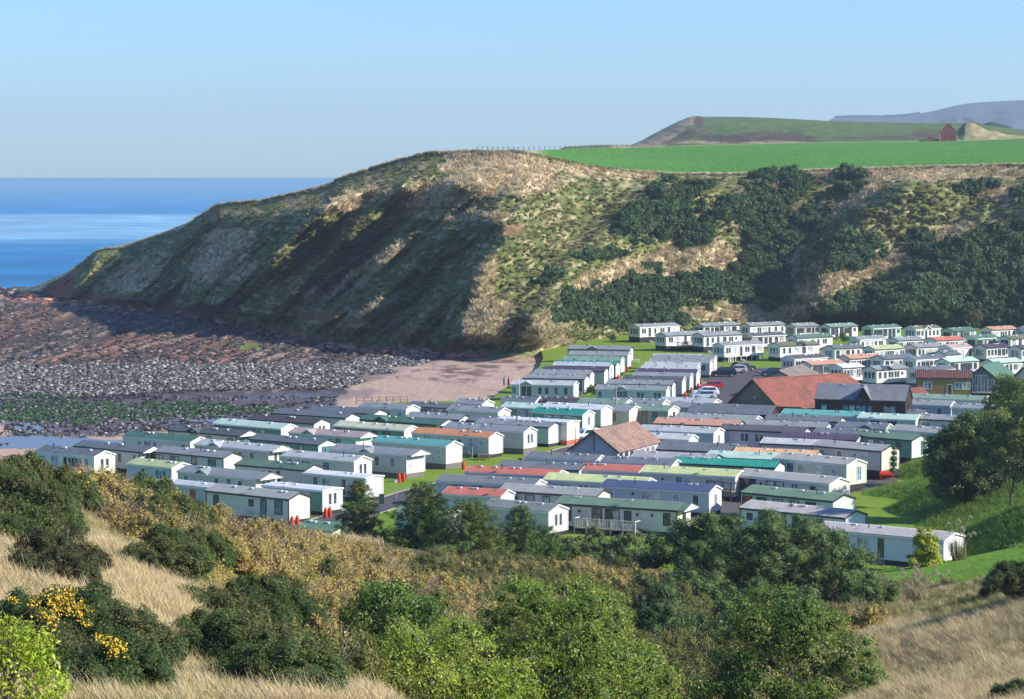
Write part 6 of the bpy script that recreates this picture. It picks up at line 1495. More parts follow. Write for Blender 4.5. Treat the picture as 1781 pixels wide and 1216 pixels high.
ok = (cys < tyy - 1) & (cys > cyy + 1.5); cxs, cys = cxs[ok], cys[ok]
tm, gm, rm = cliff_masks(cxs, cys); DDs = cliff_D(cxs, cys) ; wX, wY, wZ = at_depth(cxs, cys, DDs); r_ = np.random.default_rng(92); u = r_.random(len(cxs))
def rots(n, r_, t=.15): return np.stack([r_.normal(size=n) * t, r_.normal(size=n) * t, r_.uniform(0, 6.28, n)], 1)
g_ = (gm > .5) & (u < .42) & (rm < .6); n_ = g_.sum()
scatter('cliff_gorse', np.stack([wX[g_], wY[g_], wZ[g_] - .25], 1), rots(n_, r_), r_.uniform(.7, 1.0, n_) * np.where(r_.random(n_) < .25, 2.9, 1.6), [(blob_proto(101, GP, .22, 40, 9), m_farleaf), (blob_proto(102, GP[:2] + [(0.05, 0.07, 0.02)], .22, 40, 9), m_farleaf), (blob_proto(103, GP + [(0.09, 0.075, 0.03)], .22, 40, 7), m_farleaf)], r_.integers(0, 3, n_))
OP = [(0.16, 0.17, 0.055), (0.21, 0.205, 0.07), (0.13, 0.155, 0.045), (0.27, 0.23, 0.10)]
s_ = (gm <= .5) & (tm < .4) & (u < .30) & (rm < .3); n_ = s_.sum()
scatter('cliff_scrub', np.stack([wX[s_], wY[s_], wZ[s_] - .2], 1), rots(n_, r_), np.stack([r_.uniform(.4, 1.2, n_), r_.uniform(.4, 1.2, n_), r_.uniform(.25, .7, n_)], 1), [(blob_proto(104, OP, .2, 40, 6), m_farleaf), (blob_proto(105, OP[1:], .2, 40, 6), m_farleaf)], r_.integers(0, 2, n_))
s_ = (gm <= .4) & (tm >= .35) & (u < .75); n_ = s_.sum()
TG = [(0.66, 0.54, 0.35), (0.58, 0.46, 0.28), (0.47, 0.37, 0.20)]
scatter('cliff_grass', np.stack([wX[s_], wY[s_], wZ[s_] - .05], 1), rots(n_, r_), r_.uniform(.8, 1.7, n_), [(tuft(111, 26, .75, .05, .6, TG), m_farstraw), (tuft(112, 26, .55, .05, .6, TG[1:] + [(0.16, 0.15, 0.05)]), m_farstraw)], r_.integers(0, 2, n_))
# along the clifftop edge
ex_ = r_.uniform(60, 1820, 1500); ci = np.interp(ex_, xs, np.arange(len(xs))).astype(int)
scatter('clifftop_grass', np.stack([crestXYZ[0][ci], crestXYZ[1][ci] - .3, crestXYZ[2][ci] - .1], 1), rots(1500, r_), r_.uniform(.4, 1.0, 1500), [(tuft(113, 26, .7, .05, .8, TG + [(0.12, 0.12, 0.04)]), m_farstraw)], np.zeros(1500))

ex_ = r_.uniform(885, 1090, 260); ci = np.interp(ex_, xs, np.arange(len(xs))).astype(int)  # small dark clumps added to stand in for the shaded bank edge
scatter('field_edge_shade', np.stack([crestXYZ[0][ci], crestXYZ[1][ci] + r_.uniform(.2, 1.2, 260), crestXYZ[2][ci] - .15], 1), rots(260, r_), r_.uniform(.35, .7, 260), [(blob_proto(109, [(0.05, 0.06, 0.025), (0.08, 0.09, 0.035)], .2, 40, 6), m_farleaf)], np.zeros(260))
# ---------------- stones of the foreshore
def stone_mesh(seed, flat=.7):
    r2_ = np.random.default_rng(seed); V0, F0 = ICO1; V = V0 * (1 + .22 * r2_.normal(size=(len(V0), 1))) * np.array((1, .8, flat)); return np_mesh('stone', V, F0)
def stone_mat(name, stops, rough=.85):
    m, nt, b = newmat(name); oi = nt.nodes.new('ShaderNodeObjectInfo')
    n = noisen(nt, texc(nt), 3.0, 3); c = ramp(nt, oi.outputs['Random'], stops)
    nt.links.new(mix(nt, c, ramp(nt, n, [(0.3, .7), (.7, 1.2)]), 1.0, 'MULTIPLY'), b.inputs['Base Color']); b.inputs['Roughness'].default_value = rough; b.inputs['Specular IOR Level'].default_value = .3; return m
m_cob = stone_mat('cobble_stone', [(0, (0.03, 0.03, 0.034)), (.45, (0.095, 0.092, 0.09)), (.8, (0.20, 0.19, 0.17)), (1, (0.46, 0.43, 0.38))])
m_led = stone_mat('ledge_stone', [(0, (0.018, 0.017, 0.02)), (.6, (0.050, 0.042, 0.042)), (.88, (0.12, 0.08, 0.065)), (1, (0.34, 0.25, 0.20))])
m_redst = stone_mat('red_stone', [(0, (0.13, 0.05, 0.035)), (.5, (0.34, 0.13, 0.085)), (1, (0.52, 0.28, 0.20))])
m_algst = stone_mat('weedy_stone', [(0, (0.010, 0.018, 0.010)), (.4, (0.02, 0.055, 0.015)), (.75, (0.04, 0.11, 0.025)), (.88, (0.04, 0.04, 0.04)), (1, (0.22, 0.22, 0.19))])
m_weed = stone_mat('dark_stone', [(0, (0.012, 0.013, 0.016)), (.7, (0.05, 0.048, 0.052)), (1, (0.22, 0.21, 0.20))])
SM = [stone_mesh(i, .6 + .1 * (i % 3)) for i in range(4)]
def stones(name, n, box, keepf, mat, s0, s1, seed, stretch=1.0, rz=None):
    px, py = sample_px(n, *box, seed); k = keepf(px, py); px, py = px[k], py[k]; n = len(px); r_ = np.random.default_rng(seed + 1)
    z = shore_z(px, py); X_, Y_, Z_ = on_z(px, py, z)
    s = s0 + (s1 - s0) * r_.random(n) ** 2.2; a = r_.uniform(0, 6.28, n) if rz is None else rz + r_.normal(size=n) * .25
    scatter(name, np.stack([X_, Y_, z + s * .15], 1), np.stack([r_.normal(size=n) * .2, r_.normal(size=n) * .2, a], 1), np.stack([s * stretch, s, s * .8], 1), [(m_.copy(), mat) for m_ in SM], r_.integers(0, 4, n))
def mk(i):
    def f(px, py): return shore_masks(px, py)[i] > .5
    return f
def ledge(px, py):
    sa, co, al, dk_, po = shore_masks(px, py)
    toe = lerpc(px, TOE, 1); return (sa < .3) & (co < .4) & (py > toe - 2) & (py < 650)
stones('cobbles', 34000, (-60, 745, 615, 706), lambda x, y: (shore_masks(x, y)[1] + .9 * (fbm(x / 22, y / 6, 214) - .5) > .42) & (shore_masks(x, y)[0] < .5) & (shore_masks(x, y)[2] < .5), m_cob, .15, .62, 201)
stones('ledge_rocks', 38000, (-60, 800, 500, 650), lambda x, y: ledge(x, y) & (fbm((x * .30 + y * .95) / 5.0, (x * .95 - y * .30) / 60.0, 21, 4) > .46), m_led, .12, .75, 202, 1.4, .75)
stones('dark_rocks', 9000, (-60, 640, 660, 760), lambda x, y: (shore_masks(x, y)[3] > .4) | ((y > 690) & (shore_masks(x, y)[0] < .5) & (fbm(x / 16, y / 4, 211) > .5)), m_weed, .15, .55, 203)
stones('weedy_rocks', 15000, (-60, 520, 680, 745), lambda x, y: shore_masks(x, y)[2] > .35, m_algst, .15, .5, 204)
stones('shingle', 6000, (-60, 640, 706, 780), lambda x, y: (shore_masks(x, y)[0] < .6) & (shore_masks(x, y)[4] < .5) & (fbm(x / 30, y / 5, 212) > .42), m_cob, .12, .42, 205)
def redkeep(x, y):
    toe = lerpc(x, TOE, 1); return (y > toe - 5) & (y < toe + 9 + 5 * (fbm(x / 18, y / 6, 213) - .5)) & (x < 835)
stones('red_rocks', 9000, (30, 840, 500, 640), redkeep, m_redst, .3, 1.6, 206, 1.3)
stones('seaward_rocks', 1500, (-60, 130, 498, 520), lambda x, y: y > lerpc(x, [(-100, 501), (60, 506), (200, 520)], 1), m_led, .5, 2.2, 207, 1.4)
# ================================================================== SMALL THINGS
m_redp = paint('red_gas_bottle_paint', (0.62, 0.045, 0.02), .4, .15); m_rub = paint('tyre_rubber', (0.02, 0.02, 0.02), .8, .1); m_rim = paint('wheel_rim', (0.45, 0.46, 0.48), .35, .1, .6); m_cgl = glass_mat('car_glass', (0.02, 0.028, 0.036))
m_lite = paint('tail_lamp', (0.45, 0.02, 0.02), .3, .05); m_hl = paint('head_lamp', (0.7, 0.72, 0.75), .2, .05)
_gb = None
def bottle(px, py, label, tall=1.25):
    global _gb
    X_, Y_, _ = on_z(float(px), float(py), 0.0)
    t = thing('gas_bottle', label, 'gas bottle', (float(X_), float(Y_), 0.0), group='red gas bottles standing beside the caravans')
    if _gb is None:
        _gb = (MB().lathe([(.19, 0), (.22, .04), (.22, .85), (.18, .95), (.07, 1.0)], 12).mesh('cylinder_body', True), MB().lathe([(.11, 1.0), (.11, 1.12), (.06, 1.13), (.05, 1.15)], 8).mesh('valve_guard'))
        _gb[0].materials.append(m_redp); _gb[1].materials.append(m_redp)
    link('bottle_body', _gb[0], None, t); link('valve_guard', _gb[1], None, t)
for px, py, l in [(508, 916.0, 'red gas bottle at the bright end of the ramp caravan, left of its pair'), (517, 914.5, 'red gas bottle at the bright end of the ramp caravan, right of its pair'),
                  (566.5, 900.5, 'red gas bottle at the mint end of the flat roofed green caravan, left one'), (573.5, 899.0, 'red gas bottle at the mint end of the flat roofed green caravan, right one'),
                  (694, 839.0, 'red gas bottle before the big end window by the lawn, left one'), (702, 838.0, 'red gas bottle before the big end window by the lawn, right one'), (806, 817.0, 'red gas bottle at the corner of the teal roofed caravan'),
                  (1086, 647.0, 'red gas bottle at the top of the far column, left one'), (1091, 647.5, 'red gas bottle at the top of the far column, right one'), (1075, 662.0, 'red gas bottle beside the far turquoise roofed caravan'),
                  (1192, 692.5, 'red gas bottle nearest the light blue parked car'), (1202.5, 684.5, 'red gas bottle between the caravans and the white parked car'), (1214, 678.0, 'red gas bottle left of the red parked car, front one'), (1219, 672.0, 'red gas bottle left of the red parked car, rear one'),
                  (1445.5, 609.0, 'red gas bottle at the end of the green roofed far caravan, left one'), (1450, 609.5, 'red gas bottle at the end of the green roofed far caravan, right one')]:
    bottle(px, py, l)
def car(label, px, py, heading, col, L=4.3, W=1.8, H=1.5, kind='hatch', name='parked_car', rough=.3):
    X_, Y_, _ = on_z(float(px), float(py), 0.03); t = thing(name, label, 'car', (float(X_), float(Y_), 0.03), R(heading), 'cars parked in the park')
    pm = paint('car_' + col[0], col[1], rough, .05)
    # side profile lofted across the width
    hz = .34; b0 = .30
    if kind == 'suv': prof = [(-.5, .62, .5), (-.49, 1.0, .5), (-.44, 1.36, .43), (-.38, 1.0 * H, .40), (.05, H, .40), (.17, H * .93, .41), (.26, H * .64, .47), (.45, H * .56, .46), (.495, .62, .44)]
    else: prof = [(-.5, .55, .48), (-.485, .92, .48), (-.40, H * .90, .41), (-.28, H * .99, .39), (.02, H, .39), (.14, H * .9, .40), (.27, H * .62, .46), (.44, H * .52, .45), (.495, .52, .42)]
    top = [(x * L, z, w * W) for x, z, w in prof]; mb = MB(); n = len(top); vs = []
    for x, z, w in top:
        belt = min(z, .62 * H)
        vs += [(x, -.5 * W if 1 else 0, b0), (x, -.5 * W * (0.97), belt), (x, -w, z), (x, w, z), (x, .5 * W * .97, belt), (x, .5 * W, b0)]
    fs = []
    for i in range(n - 1):
        for j in range(5): a = i * 6 + j; fs.append((a, a + 1, a + 7, a + 6))
        fs.append((i * 6 + 5, i * 6, i * 6 + 6, i * 6 + 11))
    fs += [(5, 4, 3, 2, 1, 0), tuple((n - 1) * 6 + k for k in range(6))]
    mb.add(vs, fs); body = mb.build('body', pm, t)
    # side glass
    for s in (-1, 1):
        g = MB(); zb = .64 * H; zt = .92 * H
        pts = [(-.40 * L, zb), (.22 * L, zb), (.11 * L, zt), (-.33 * L, zt)]
        yb, yt = .485 * W, .43 * W
        g.add([(x, s * ((yb if z == zb else yt) + .02), z) for x, z in pts] + [(x, s * ((yb if z == zb else yt) - .03), z) for x, z in pts], [(0, 1, 2, 3), (7, 6, 5, 4), (0, 4, 5, 1), (2, 6, 7, 3), (1, 5, 6, 2), (3, 7, 4, 0)])
        g.build('side_window', m_cgl, t)
    g = MB(); g.add([(.255 * L, -.41 * W, .69 * H), (.255 * L, .41 * W, .69 * H), (.15 * L, .36 * W, .925 * H), (.15 * L, -.36 * W, .925 * H)] + [(.235 * L, -.41 * W, .67 * H), (.235 * L, .41 * W, .67 * H), (.13 * L, .36 * W, .90 * H), (.13 * L, -.36 * W, .90 * H)], [(0, 1, 2, 3), (4, 7, 6, 5), (0, 4, 5, 1), (2, 6, 7, 3)]); g.build('windscreen', m_cgl, t)
    g = MB(); xr = -.478 * L if kind == 'suv' else -.455 * L
    g.add([(-.495 * L, -.36 * W, .66 * H), (-.495 * L, .36 * W, .66 * H), (-.425 * L, .33 * W, .92 * H), (-.425 * L, -.33 * W, .92 * H), (-.45 * L, -.36 * W, .66 * H), (-.45 * L, .36 * W, .66 * H), (-.39 * L, .33 * W, .9 * H), (-.39 * L, -.33 * W, .9 * H)], [(0, 3, 2, 1), (4, 5, 6, 7), (0, 1, 5, 4), (1, 2, 6, 5), (3, 0, 4, 7)]); g.build('rear_window', m_cgl, t)
    for x in (-.31, .31):
        for s in (-1, 1):
            mb = MB(); mb.lathe([(.33, -.10), (.34, -.06), (.34, .08), (.31, .10)], 16); mb.v = [(a, c * s, b_) for a, b_, c in mb.v]
            w_ = mb.build('wheel', m_rub, t, (x * L, s * (.5 * W - .05), .33))
            mr = MB(); mr.lathe([(.20, .09), (.19, .112)], 10); mr.v = [(a, c * s, b_) for a, b_, c in mr.v]; mr.build('rim', m_rim, w_)
    for s in (-1, 1):
        MB().box(.455 * L, .497 * L, s * .36 * W - .12, s * .36 * W + .12, .58, .72).build('headlight', m_hl, t)
        MB().box(-.512 * L, -.49 * L, s * .42 * W - .08, s * .42 * W + .08, .75, 1.0).build('tail_light', m_lite, t)
    return t
car('black sport utility car at the top left of the car park', 1258, 655, 182, ('black', (0.012, 0.016, 0.03)), 4.7, 1.9, 1.75, 'suv')
car('dark grey sport utility car standing behind the black one', 1293, 645, 30, ('charcoal', (0.03, 0.035, 0.045)), 4.6, 1.9, 1.7, 'suv')
car('small silver car half hidden behind the black one', 1281, 648, 182, ('silver', (0.50, 0.52, 0.55)), 4.0, 1.7, 1.45)
car('bright red hatchback parked beside the gas bottles', 1236, 677, 192, ('red', (0.45, 0.012, 0.02)), 4.2, 1.8, 1.45)
car('white hatchback between the red and the light blue cars', 1227, 688, 190, ('white', (0.72, 0.74, 0.77)), 4.4, 1.8, 1.55)
car('light blue grey hatchback parked lowest in the row', 1223, 694, 190, ('pale_blue', (0.42, 0.54, 0.62)), 4.2, 1.8, 1.45)
car('white sport utility car beside the turquoise roofed caravan', 1022, 765.5, 205, ('white', (0.72, 0.74, 0.77)), 4.5, 1.85, 1.65, 'suv')
car('dark blue car beside the small grey gabled building', 1341, 653.5, 185, ('navy', (0.015, 0.03, 0.07)), 4.2, 1.8, 1.5)
car('dark van parked between the hall annex and the ochre bungalow', 1590, 690, 200, ('navy', (0.015, 0.03, 0.07)), 4.6, 1.9, 1.9, 'suv')
# lamp posts and poles
def pole(name, label, px, py, h, heads, cat, r0=.08, zb=0.0, mat=None):
    X_, Y_, _ = on_z(float(px), float(py), zb); t = thing(name, label, cat, (float(X_), float(Y_), zb))
    MB().lathe([(r0 * 1.4, 0), (r0, .3), (r0 * .7, h)], 8).build('post', mat or m_steel, t)
    if heads == 'lantern':
        MB().box(-.16, .16, -.16, .16, h, h + .42).build('lantern', m_white, t); MB().box(-.2, .2, -.2, .2, h + .42, h + .5).build('cap', m_blk, t)
    elif heads == 'twin':
        MB().box(-.7, .7, -.04, .04, h - .05, h + .02).build('crossbar', m_blk, t)
        for s in (-1, 1): MB().box(s * .7 - .22, s * .7 + .22, -.16, .16, h, h + .28).build('floodlight', m_blk, t)
    elif heads == 'cross':
        for z in (h - .9, h - 1.5): MB().box(-.55, .55, -.05, .05, z, z + .12).build('crossarm', m_bark, t)
    return t
m_pole = paint('grey_pole', (0.30, 0.30, 0.29), .8, .2)
pole('lamp_post', 'short lamp post with white lantern at the edge of the lawn road', 689, 868, 1.9, 'lantern', 'lamp post', .05)
pole('utility_pole', 'tall pole in front of the red curtained caravan', 1071.5, 742, 6.2, 'cross', 'pole', .12, mat=m_pole)
pole('floodlight_post', 'post with twin floodlights behind the bungalow ridge', 1105.5, 738, 2.6, 'twin', 'lamp post', .07)
pole('utility_pole', 'thin wooden pole standing on the hillside above the back row', 1473.5, 571, 5.6, '', 'pole', .14, mat=m_pole)
pole('flag_pole', 'bare white pole between the brown scrub and white lodges', 1034, 766, 3.4, '', 'pole', .04, mat=m_white)
pole('flag_pole', 'slim white mast behind the cream roofed caravan', 710, 760, 4.2, 'lantern', 'pole', .05, mat=m_white)
pole('lamp_post', 'lamp post between the far white caravans on the lawn', 1220, 613, 3.2, 'lantern', 'lamp post', .06)
pole('flag_pole', 'short white mast among slate roofs at the beach corner', 903, 706, 4.4, '', 'pole', .05, mat=m_white)
pole('signal_mast', 'thin mast leaning over the bungalow gable', 1000.5, 790, 3.6, '', 'pole', .05, mat=m_blk)
# fences and railings
def rail_fence(name, label, pts, h, n, mat, zb=0.0, rails=(0.5, .95), cat='fence', post=.05, pales=0):
    P = [Vector((float(on_z(float(a), float(b_), zb)[0]), float(on_z(float(a), float(b_), zb)[1]), zb)) for a, b_ in pts]; o0 = P[0]
    t = thing(name, label, cat, tuple(o0)); P = [p - o0 for p in P]
    tot = sum((P[i + 1] - P[i]).length for i in range(len(P) - 1)); pm_ = None
    for i in range(len(P) - 1):
        a, b_ = P[i], P[i + 1]; k = max(1, round(n * (b_ - a).length / tot))
        if pm_ is None: pm_ = MB().box(-post, post, -post, post, 0, h).mesh('post'); pm_.materials.append(mat)
        for j in range(k + (i == len(P) - 2)): link('post', pm_, None, t, tuple(a.lerp(b_, j / k)))
        for f in rails:
            mb = MB(); mb.tube([a + Vector((0, 0, h * f)), b_ + Vector((0, 0, h * f))], post * .7, 4); mb.build('rail', mat, t)
        if pales:
            kk = int((b_ - a).length / pales); pl_ = MB().box(-.035, .035, -.015, .015, .15, h * .9).mesh('pale'); pl_.materials.append(mat)
            for j in range(kk): link('pale', pl_, None, t, tuple(a.lerp(b_, (j + .5) / kk)), math.atan2((b_ - a).y, (b_ - a).x))
    return t
m_rail = paint('brown_rail', (0.14, 0.07, 0.045), .8, .2)
rail_fence('beach_fence', 'brown wooden rail fence between the caravans and the sand', [(620, 703), (660, 702), (708, 701)], 1.1, 7, m_rail)
rail_fence('ramp_railing', 'dark railing along the ramp of the nearest left caravan', [(421, 903), (452, 911), (484, 917)], 1.1, 4, m_steel, cat='railing')
rail_fence('lawn_fence', 'wooden rail fence in front of the pale caravan by the walkers', [(935, 697), (985, 699), (1048, 700)], 1.0, 9, m_wood)
rail_fence('garden_fence', 'picket fence before the olive roofed far caravan', [(1372, 618), (1395, 617), (1412, 615)], 1.0, 7, m_wood, pales=.5)
rail_fence('garden_fence', 'picket fence before the first salmon roofed caravan', [(1415, 658), (1428, 657), (1440, 656)], 1.0, 5, m_wood, pales=.5)
rail_fence('field_fence', 'post fence along the skyline left of the green field', [(0, 0), (0, 0)], 1.2, 1, m_rail) if False else None
t = thing('field_fence', 'post and wire fence on the skyline at the head of the field', 'fence', tuple(float(v) for v in at_depth(905., 264., 700.)))
o0 = Vector(t.location); pm_ = MB().box(-.08, .08, -.08, .08, -.3, 1.3).mesh('post'); pm_.materials.append(m_rail); prev = None
for px in np.arange(830, 1100, 9.0):
    x, y, z = at_depth(px, float(lerpc(px, FARE, 1)), float(lerpc(px, FARE, 2))); p = Vector((float(x), float(y), float(z))) - o0
    link('post', pm_, None, t, tuple(p))
    if prev is not None:
        mb = MB(); mb.tube([prev + Vector((0, 0, 1.0)), p + Vector((0, 0, 1.0))], .025, 3, cap=False); mb.build('wire', m_steel, t)
    prev = p
# the white balustraded deck of the green roofed caravan
def deck(label, key, x0f, x1f, depth, floor, pale=True, mat=None, rail_h=.95, steps=True, name='deck'):
    tc, L, W, skh = KW[key]; mat = mat or m_white
    x0 = -L / 2 + L * x0f; x1 = -L / 2 + L * x1f; y1 = -W / 2 - .02; y0 = y1 - depth
    t = thing(name, label, 'deck', tuple(tc.location), tc.rotation_euler.z)
    MB().box(x0, x1, y0, y1, floor - .12, floor).build('platform', m_wood, t)
    n = max(3, int((x1 - x0) / 1.3)); pm = MB().box(-.06, .06, -.06, .06, 0, floor + rail_h + .08).mesh('post'); pm.materials.append(mat)
    for i in range(n + 1): link('post', pm, None, t, (x0 + (x1 - x0) * i / n, y0 + .06, 0))
    MB().box(x0, x1, y0 + .02, y0 + .10, floor + rail_h - .04, floor + rail_h + .04).build('rail', mat, t)
    MB().box(x0, x1, y0 + .03, y0 + .09, floor + .08, floor + .14).build('rail', mat, t)
    for xx in (x0, x1): MB().box(xx - .04, xx + .04, y0 + .1, y1, floor + rail_h - .04, floor + rail_h + .04).build('rail', mat, t)
    if pale:
        pb_ = MB().box(-.03, .03, -.015, .015, floor + .14, floor + rail_h - .04).mesh('baluster'); pb_.materials.append(mat)
        k = int((x1 - x0) / .2)
        for i in range(k): link('baluster', pb_, None, t, (x0 + (i + .5) * (x1 - x0) / k, y0 + .06, 0))
    if steps:
        for i in range(3): MB().box(x1 + .05 + .28 * i, x1 + .33 + .28 * i, y0 + .2, y0 + 1.3, floor - .18 * (i + 1) - .05, floor - .18 * (i + 1)).build('step', m_wood, t)
    return t
m_dk = paint('bleached_white_wood', (0.62, 0.60, 0.52), .7, .15)
deck('white balustraded deck in front of the central green roofed caravan', (1177, 888), .22, .72, 1.9, .62, mat=m_dk)
deck('dark raised deck with thin rails between two slate roofed caravans', (1442, 842), -.16, .10, 2.6, 1.2, pale=False, mat=m_blk, steps=False)
deck('small railed step at the door of the orange roofed caravan', (850, 761), .70, .84, 1.0, .45, pale=False, mat=m_steel, steps=False)
deck('white balcony at the stilted caravan facing left', (1260, 601.5), -.02, .1, 1.5, .9, mat=m_dk, steps=False)
deck('red timbered deck along the second back row caravan', (1158.6, 584), .12, .75, 2.0, 1.0, mat=m_rail, steps=False)
deck('weathered deck beside the caravan with a first salmon roof', (1412, 635), .1, .7, 1.8, .5, mat=m_wood, steps=False)
# potted shrub and table bits
def box_thing(name, label, cat, px, py, zb, fn, mat):
    X_, Y_, _ = on_z(float(px), float(py), zb); o = fn().build(name, mat, None, (float(X_), float(Y_), zb)); tag(o, label, cat); return o
def tank(): 
    mb = MB(); mb.tube([(-.8, 0, .5), (.8, 0, .5)], .38, 10); mb.box(-.7, -.55, -.3, .3, 0, .2); mb.box(.55, .7, -.3, .3, 0, .2); return mb
box_thing('gas_tank', 'red tank beside the blue roofed caravan near the deck', 'tank', 1224, 888, 0.0, tank, m_redp)
box_thing('gas_tank', 'red tank at the foot of the thin cypress', 'tank', 1541, 832, 0.2, tank, m_redp)
def picnic():
    mb = MB(); mb.box(-.9, .9, -.38, .38, .70, .75)
    for y in (-.75, .75): mb.box(-.9, .9, y - .14, y + .14, .42, .46)
    for x in (-.65, .65): mb.box(x - .04, x + .04, -.8, .8, .36, .42); mb.box(x - .04, x + .04, -.4, -.32, 0, .7); mb.box(x - .04, x + .04, .32, .4, 0, .7)
    return mb
box_thing('picnic_table', 'wooden picnic table on the grass in front of the orange roofed caravan', 'table', 842, 800, 0.0, picnic, m_wood)
box_thing('picnic_table', 'pale picnic table on the lawn between the two far columns', 'table', 1106, 632, 0.0, picnic, m_dk)
box_thing('picnic_table', 'picnic table by the furthest slate caravan near the car park', 'table', 1250, 642, 0.0, picnic, m_wood)
def bin_(): return MB().box(-.28, .28, -.3, .3, .05, 1.0).box(-.31, .31, -.34, .32, 1.0, 1.08).box(-.25, -.15, .2, .34, 0, .12).box(.15, .25, .2, .34, 0, .12)
m_bin = paint('bin_green', (0.03, 0.09, 0.05), .5, .1)
for bx, by, bl in [(905, 812, 'green wheeled bin on the lawn road below the bungalow'), (1180, 697, 'green wheeled bin at the near corner of the car park'), (664, 876, 'green wheeled bin beside the lawn road left of the lamp')]:
    box_thing('wheeled_bin', bl, 'bin', bx, by, 0.02, bin_, m_bin)
# two walkers on the beach path, facing the sand
def person(label, px, py, shirt, trousers, seed, h=1.72, hood=False):
    X_, Y_, _ = on_z(float(px), float(py), 0.0); t = thing('person', label, 'person', (float(X_), float(Y_), 0.0), R(100 + seed * 20)); k = h / 1.75
    J = [(0, 0, .95), (0, 0, 1.2), (0, 0, 1.42), (0, 0, 1.52), (0, .02, 1.64), (.09, 0, .88), (.10, .06, .50), (.10, .02, .08), (.10, .16, .04), (-.09, 0, .88), (-.10, -.05, .50), (-.10, -.14, .10), (-.10, 0.0, .05), (.19, 0, 1.40), (.24, -.02, 1.14), (.23, .12, .93), (-.19, 0, 1.40), (-.24, .02, 1.14), (-.22, .14, .95), (0, .02, 1.72)]
    Rd = [.15, .14, .15, .055, .095, .10, .07, .05, .045, .10, .07, .05, .045, .075, .05, .035, .075, .05, .035, .08]
    E = [(0, 1), (1, 2), (2, 3), (3, 4), (4, 19), (0, 5), (5, 6), (6, 7), (7, 8), (0, 9), (9, 10), (10, 11), (11, 12), (2, 13), (13, 14), (14, 15), (2, 16), (16, 17), (17, 18)]
    me = bpy.data.meshes.new('body'); me.from_pydata([(x * k, y * k, z * k) for x, y, z in J], E, []); o = link('body', me, paint('skin', (0.45, 0.27, 0.19), .6, .05), t)
    sk_ = o.modifiers.new('skin', 'SKIN')
    for v, r0 in zip(me.skin_vertices[0].data, Rd): v.radius = (r0 * k, r0 * k)
    me.skin_vertices[0].data[0].use_root = True
    o.modifiers.new('sub', 'SUBSURF').levels = 1; o.modifiers['sub'].render_levels = 1
    mb = MB(); mb.lathe([(.185, .86), (.20, .95), (.185, 1.15), (.20, 1.35), (.16, 1.45), (.07, 1.5)], 12); mb.tube([(.17, 0, 1.42), (.245, -.02, 1.15), (.235, .10, .97)], [.095, .07, .055], 8); mb.tube([(-.17, 0, 1.42), (-.245, .02, 1.15), (-.225, .12, .99)], [.095, .07, .055], 8)
    mb.v = [(x * k, y * .75 * k if abs(x) < .21 else y * k, z * k) for x, y, z in mb.v]; mb.build('jacket', shirt, t, smooth=True)
    mb = MB(); mb.tube([(.085, 0, .93), (.10, .06, .5), (.10, .02, .09)], [.125, .095, .075], 8); mb.tube([(-.085, 0, .93), (-.10, -.05, .5), (-.10, -.14, .12)], [.125, .095, .075], 8); mb.v = [(x * k, y * k, z * k) for x, y, z in mb.v]; mb.build('trousers', trousers, t, smooth=True)
    mb = MB(); mb.lathe([(.10, 1.62), (.115, 1.70), (.10, 1.78), (.04, 1.815)], 10); mb.v = [(x * k, y * k - .02, z * k) for x, y, z in mb.v]; mb.build('hair', paint('dark_hair', (0.04, 0.028, 0.02), .8, .1), t, smooth=True)
person('person in a red jacket and dark trousers standing on the grass by the beach', 884.5, 673, paint('red_cloth', (0.50, 0.03, 0.07), .8, .1), paint('dark_cloth', (0.02, 0.022, 0.03), .8, .1), 1)
person('person in pale clothes standing left of the red jacket by the beach', 877, 671, paint('white_cloth', (0.60, 0.60, 0.56), .8, .1), paint('grey_cloth', (0.22, 0.21, 0.20), .8, .1), 2)
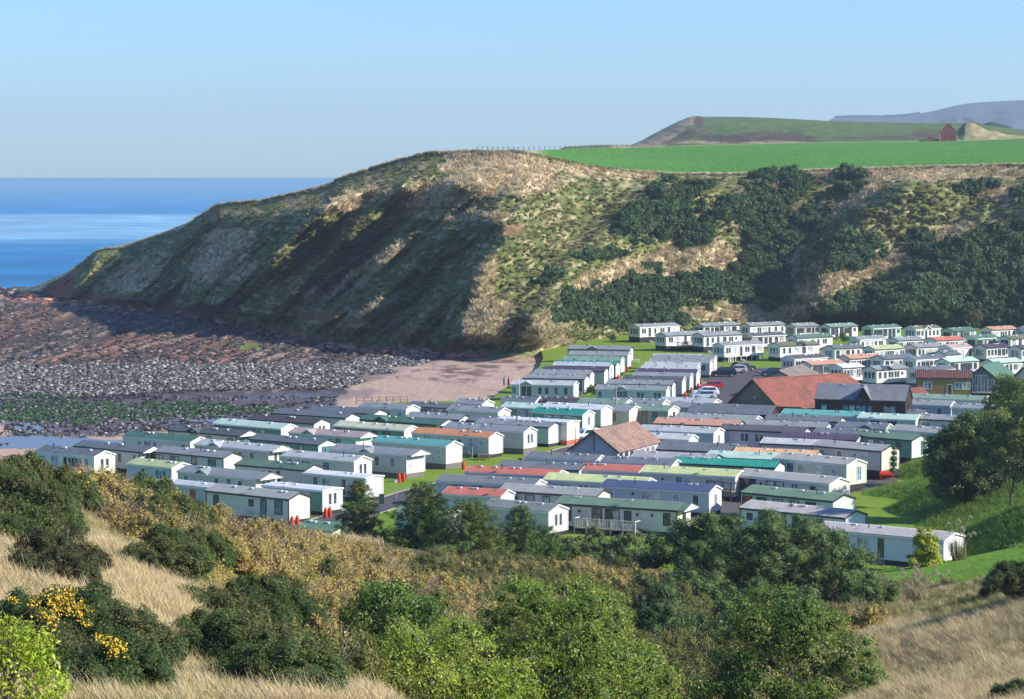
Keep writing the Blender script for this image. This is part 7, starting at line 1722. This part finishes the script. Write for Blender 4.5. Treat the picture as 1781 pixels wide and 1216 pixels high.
# ruined red sandstone gable in the far fields
xa, ya, za = at_depth(1634., 244., 1140.); xb, yb, zb = at_depth(1660., 244., 1146.)
t = thing('ruined_church', 'ruined red sandstone gable standing in the far pasture', 'ruin', (float(xa), float(ya), float(za) - 1), 0.0)
w_ = float(xb - xa); pxm = w_ / 26.0
m_ruin = paint('red_sandstone', (0.22, 0.075, 0.055), .95, .5, nscale=.5); m_ruin2 = paint('pale_quoins', (0.42, 0.30, 0.20), .95, .2)
out = [(0, 0), (0, 4.3), (.8, 5.4), (1.8, 6.6), (2.4, 7.6), (3.3, 8.2), (4.0, 7.9), (4.6, 6.9), (5.6, 5.6), (6.1, 4.4), (6.45, 3.6), (6.45, 0)]
out = [(a * w_ / 6.45, b_) for a, b_ in out]; n_ = len(out); MB().add([(a, 0, b_) for a, b_ in out] + [(a, 1.0, b_ * .98) for a, b_ in out], [tuple(range(n_)), tuple(range(2 * n_ - 1, n_ - 1, -1))] + [(i, i + n_, (i + 1) % n_ + n_, (i + 1) % n_) for i in range(n_)]).build('gable_wall', m_ruin, t)
MB().box(-.15, .35, -.12, 1.1, 0, 4.2).build('quoin', m_ruin2, t); MB().box(w_ - .35, w_ + .15, -.12, 1.1, 0, 3.6).build('quoin', m_ruin2, t)
for i, (a, b_, h) in enumerate([(-2.6, -.2, 1.6), (-5.0, -2.6, 2.4), (-8.5, -5.6, 1.3)]):
    MB().box(a, b_, .2, 1.0, 0, h).build('fallen_wall', m_ruin, t)
# distant plantation along the blue hill: one far wood
r_ = np.random.default_rng(301); qx = np.sort(r_.uniform(1452, 1600, 420)); qy = lerpc(qx, h2, 1)
X_, Y_, Z_ = at_depth(qx, qy, 6790.0)
cone = MB().lathe([(.5, 0), (1.0, .2), (.45, 1.6), (.05, 2.6)], 6).mesh('fir')
scatter('far_plantation', np.stack([X_, Y_, Z_ - 3], 1), np.zeros((420, 3)), np.stack([r_.uniform(3, 5, 420)] * 2 + [r_.uniform(2.2, 3.4, 420)], 1), [(cone, paint('fir_green', (0.02, 0.035, 0.02), .9, .1))], np.zeros(420))

# ================================================================== the air
HZ = MB().box(-6000, 8000, -60, 8600, -6.0, 262).mesh('haze')
m_hz = bpy.data.materials.new('haze'); m_hz.use_nodes = True; nt = m_hz.node_tree; nt.nodes.remove(nt.nodes['Principled BSDF'])
pv = nt.nodes.new('ShaderNodeVolumePrincipled'); pv.inputs['Density'].default_value = 0.00010; pv.inputs['Color'].default_value = (0.66, 0.83, 1.0, 1); pv.inputs['Anisotropy'].default_value = 0.2
nt.links.new(pv.outputs[0], nt.nodes['Material Output'].inputs['Volume'])
USE_HAZE = True
if USE_HAZE:
    o = link('haze', HZ, m_hz); tag(o, kind='stuff')
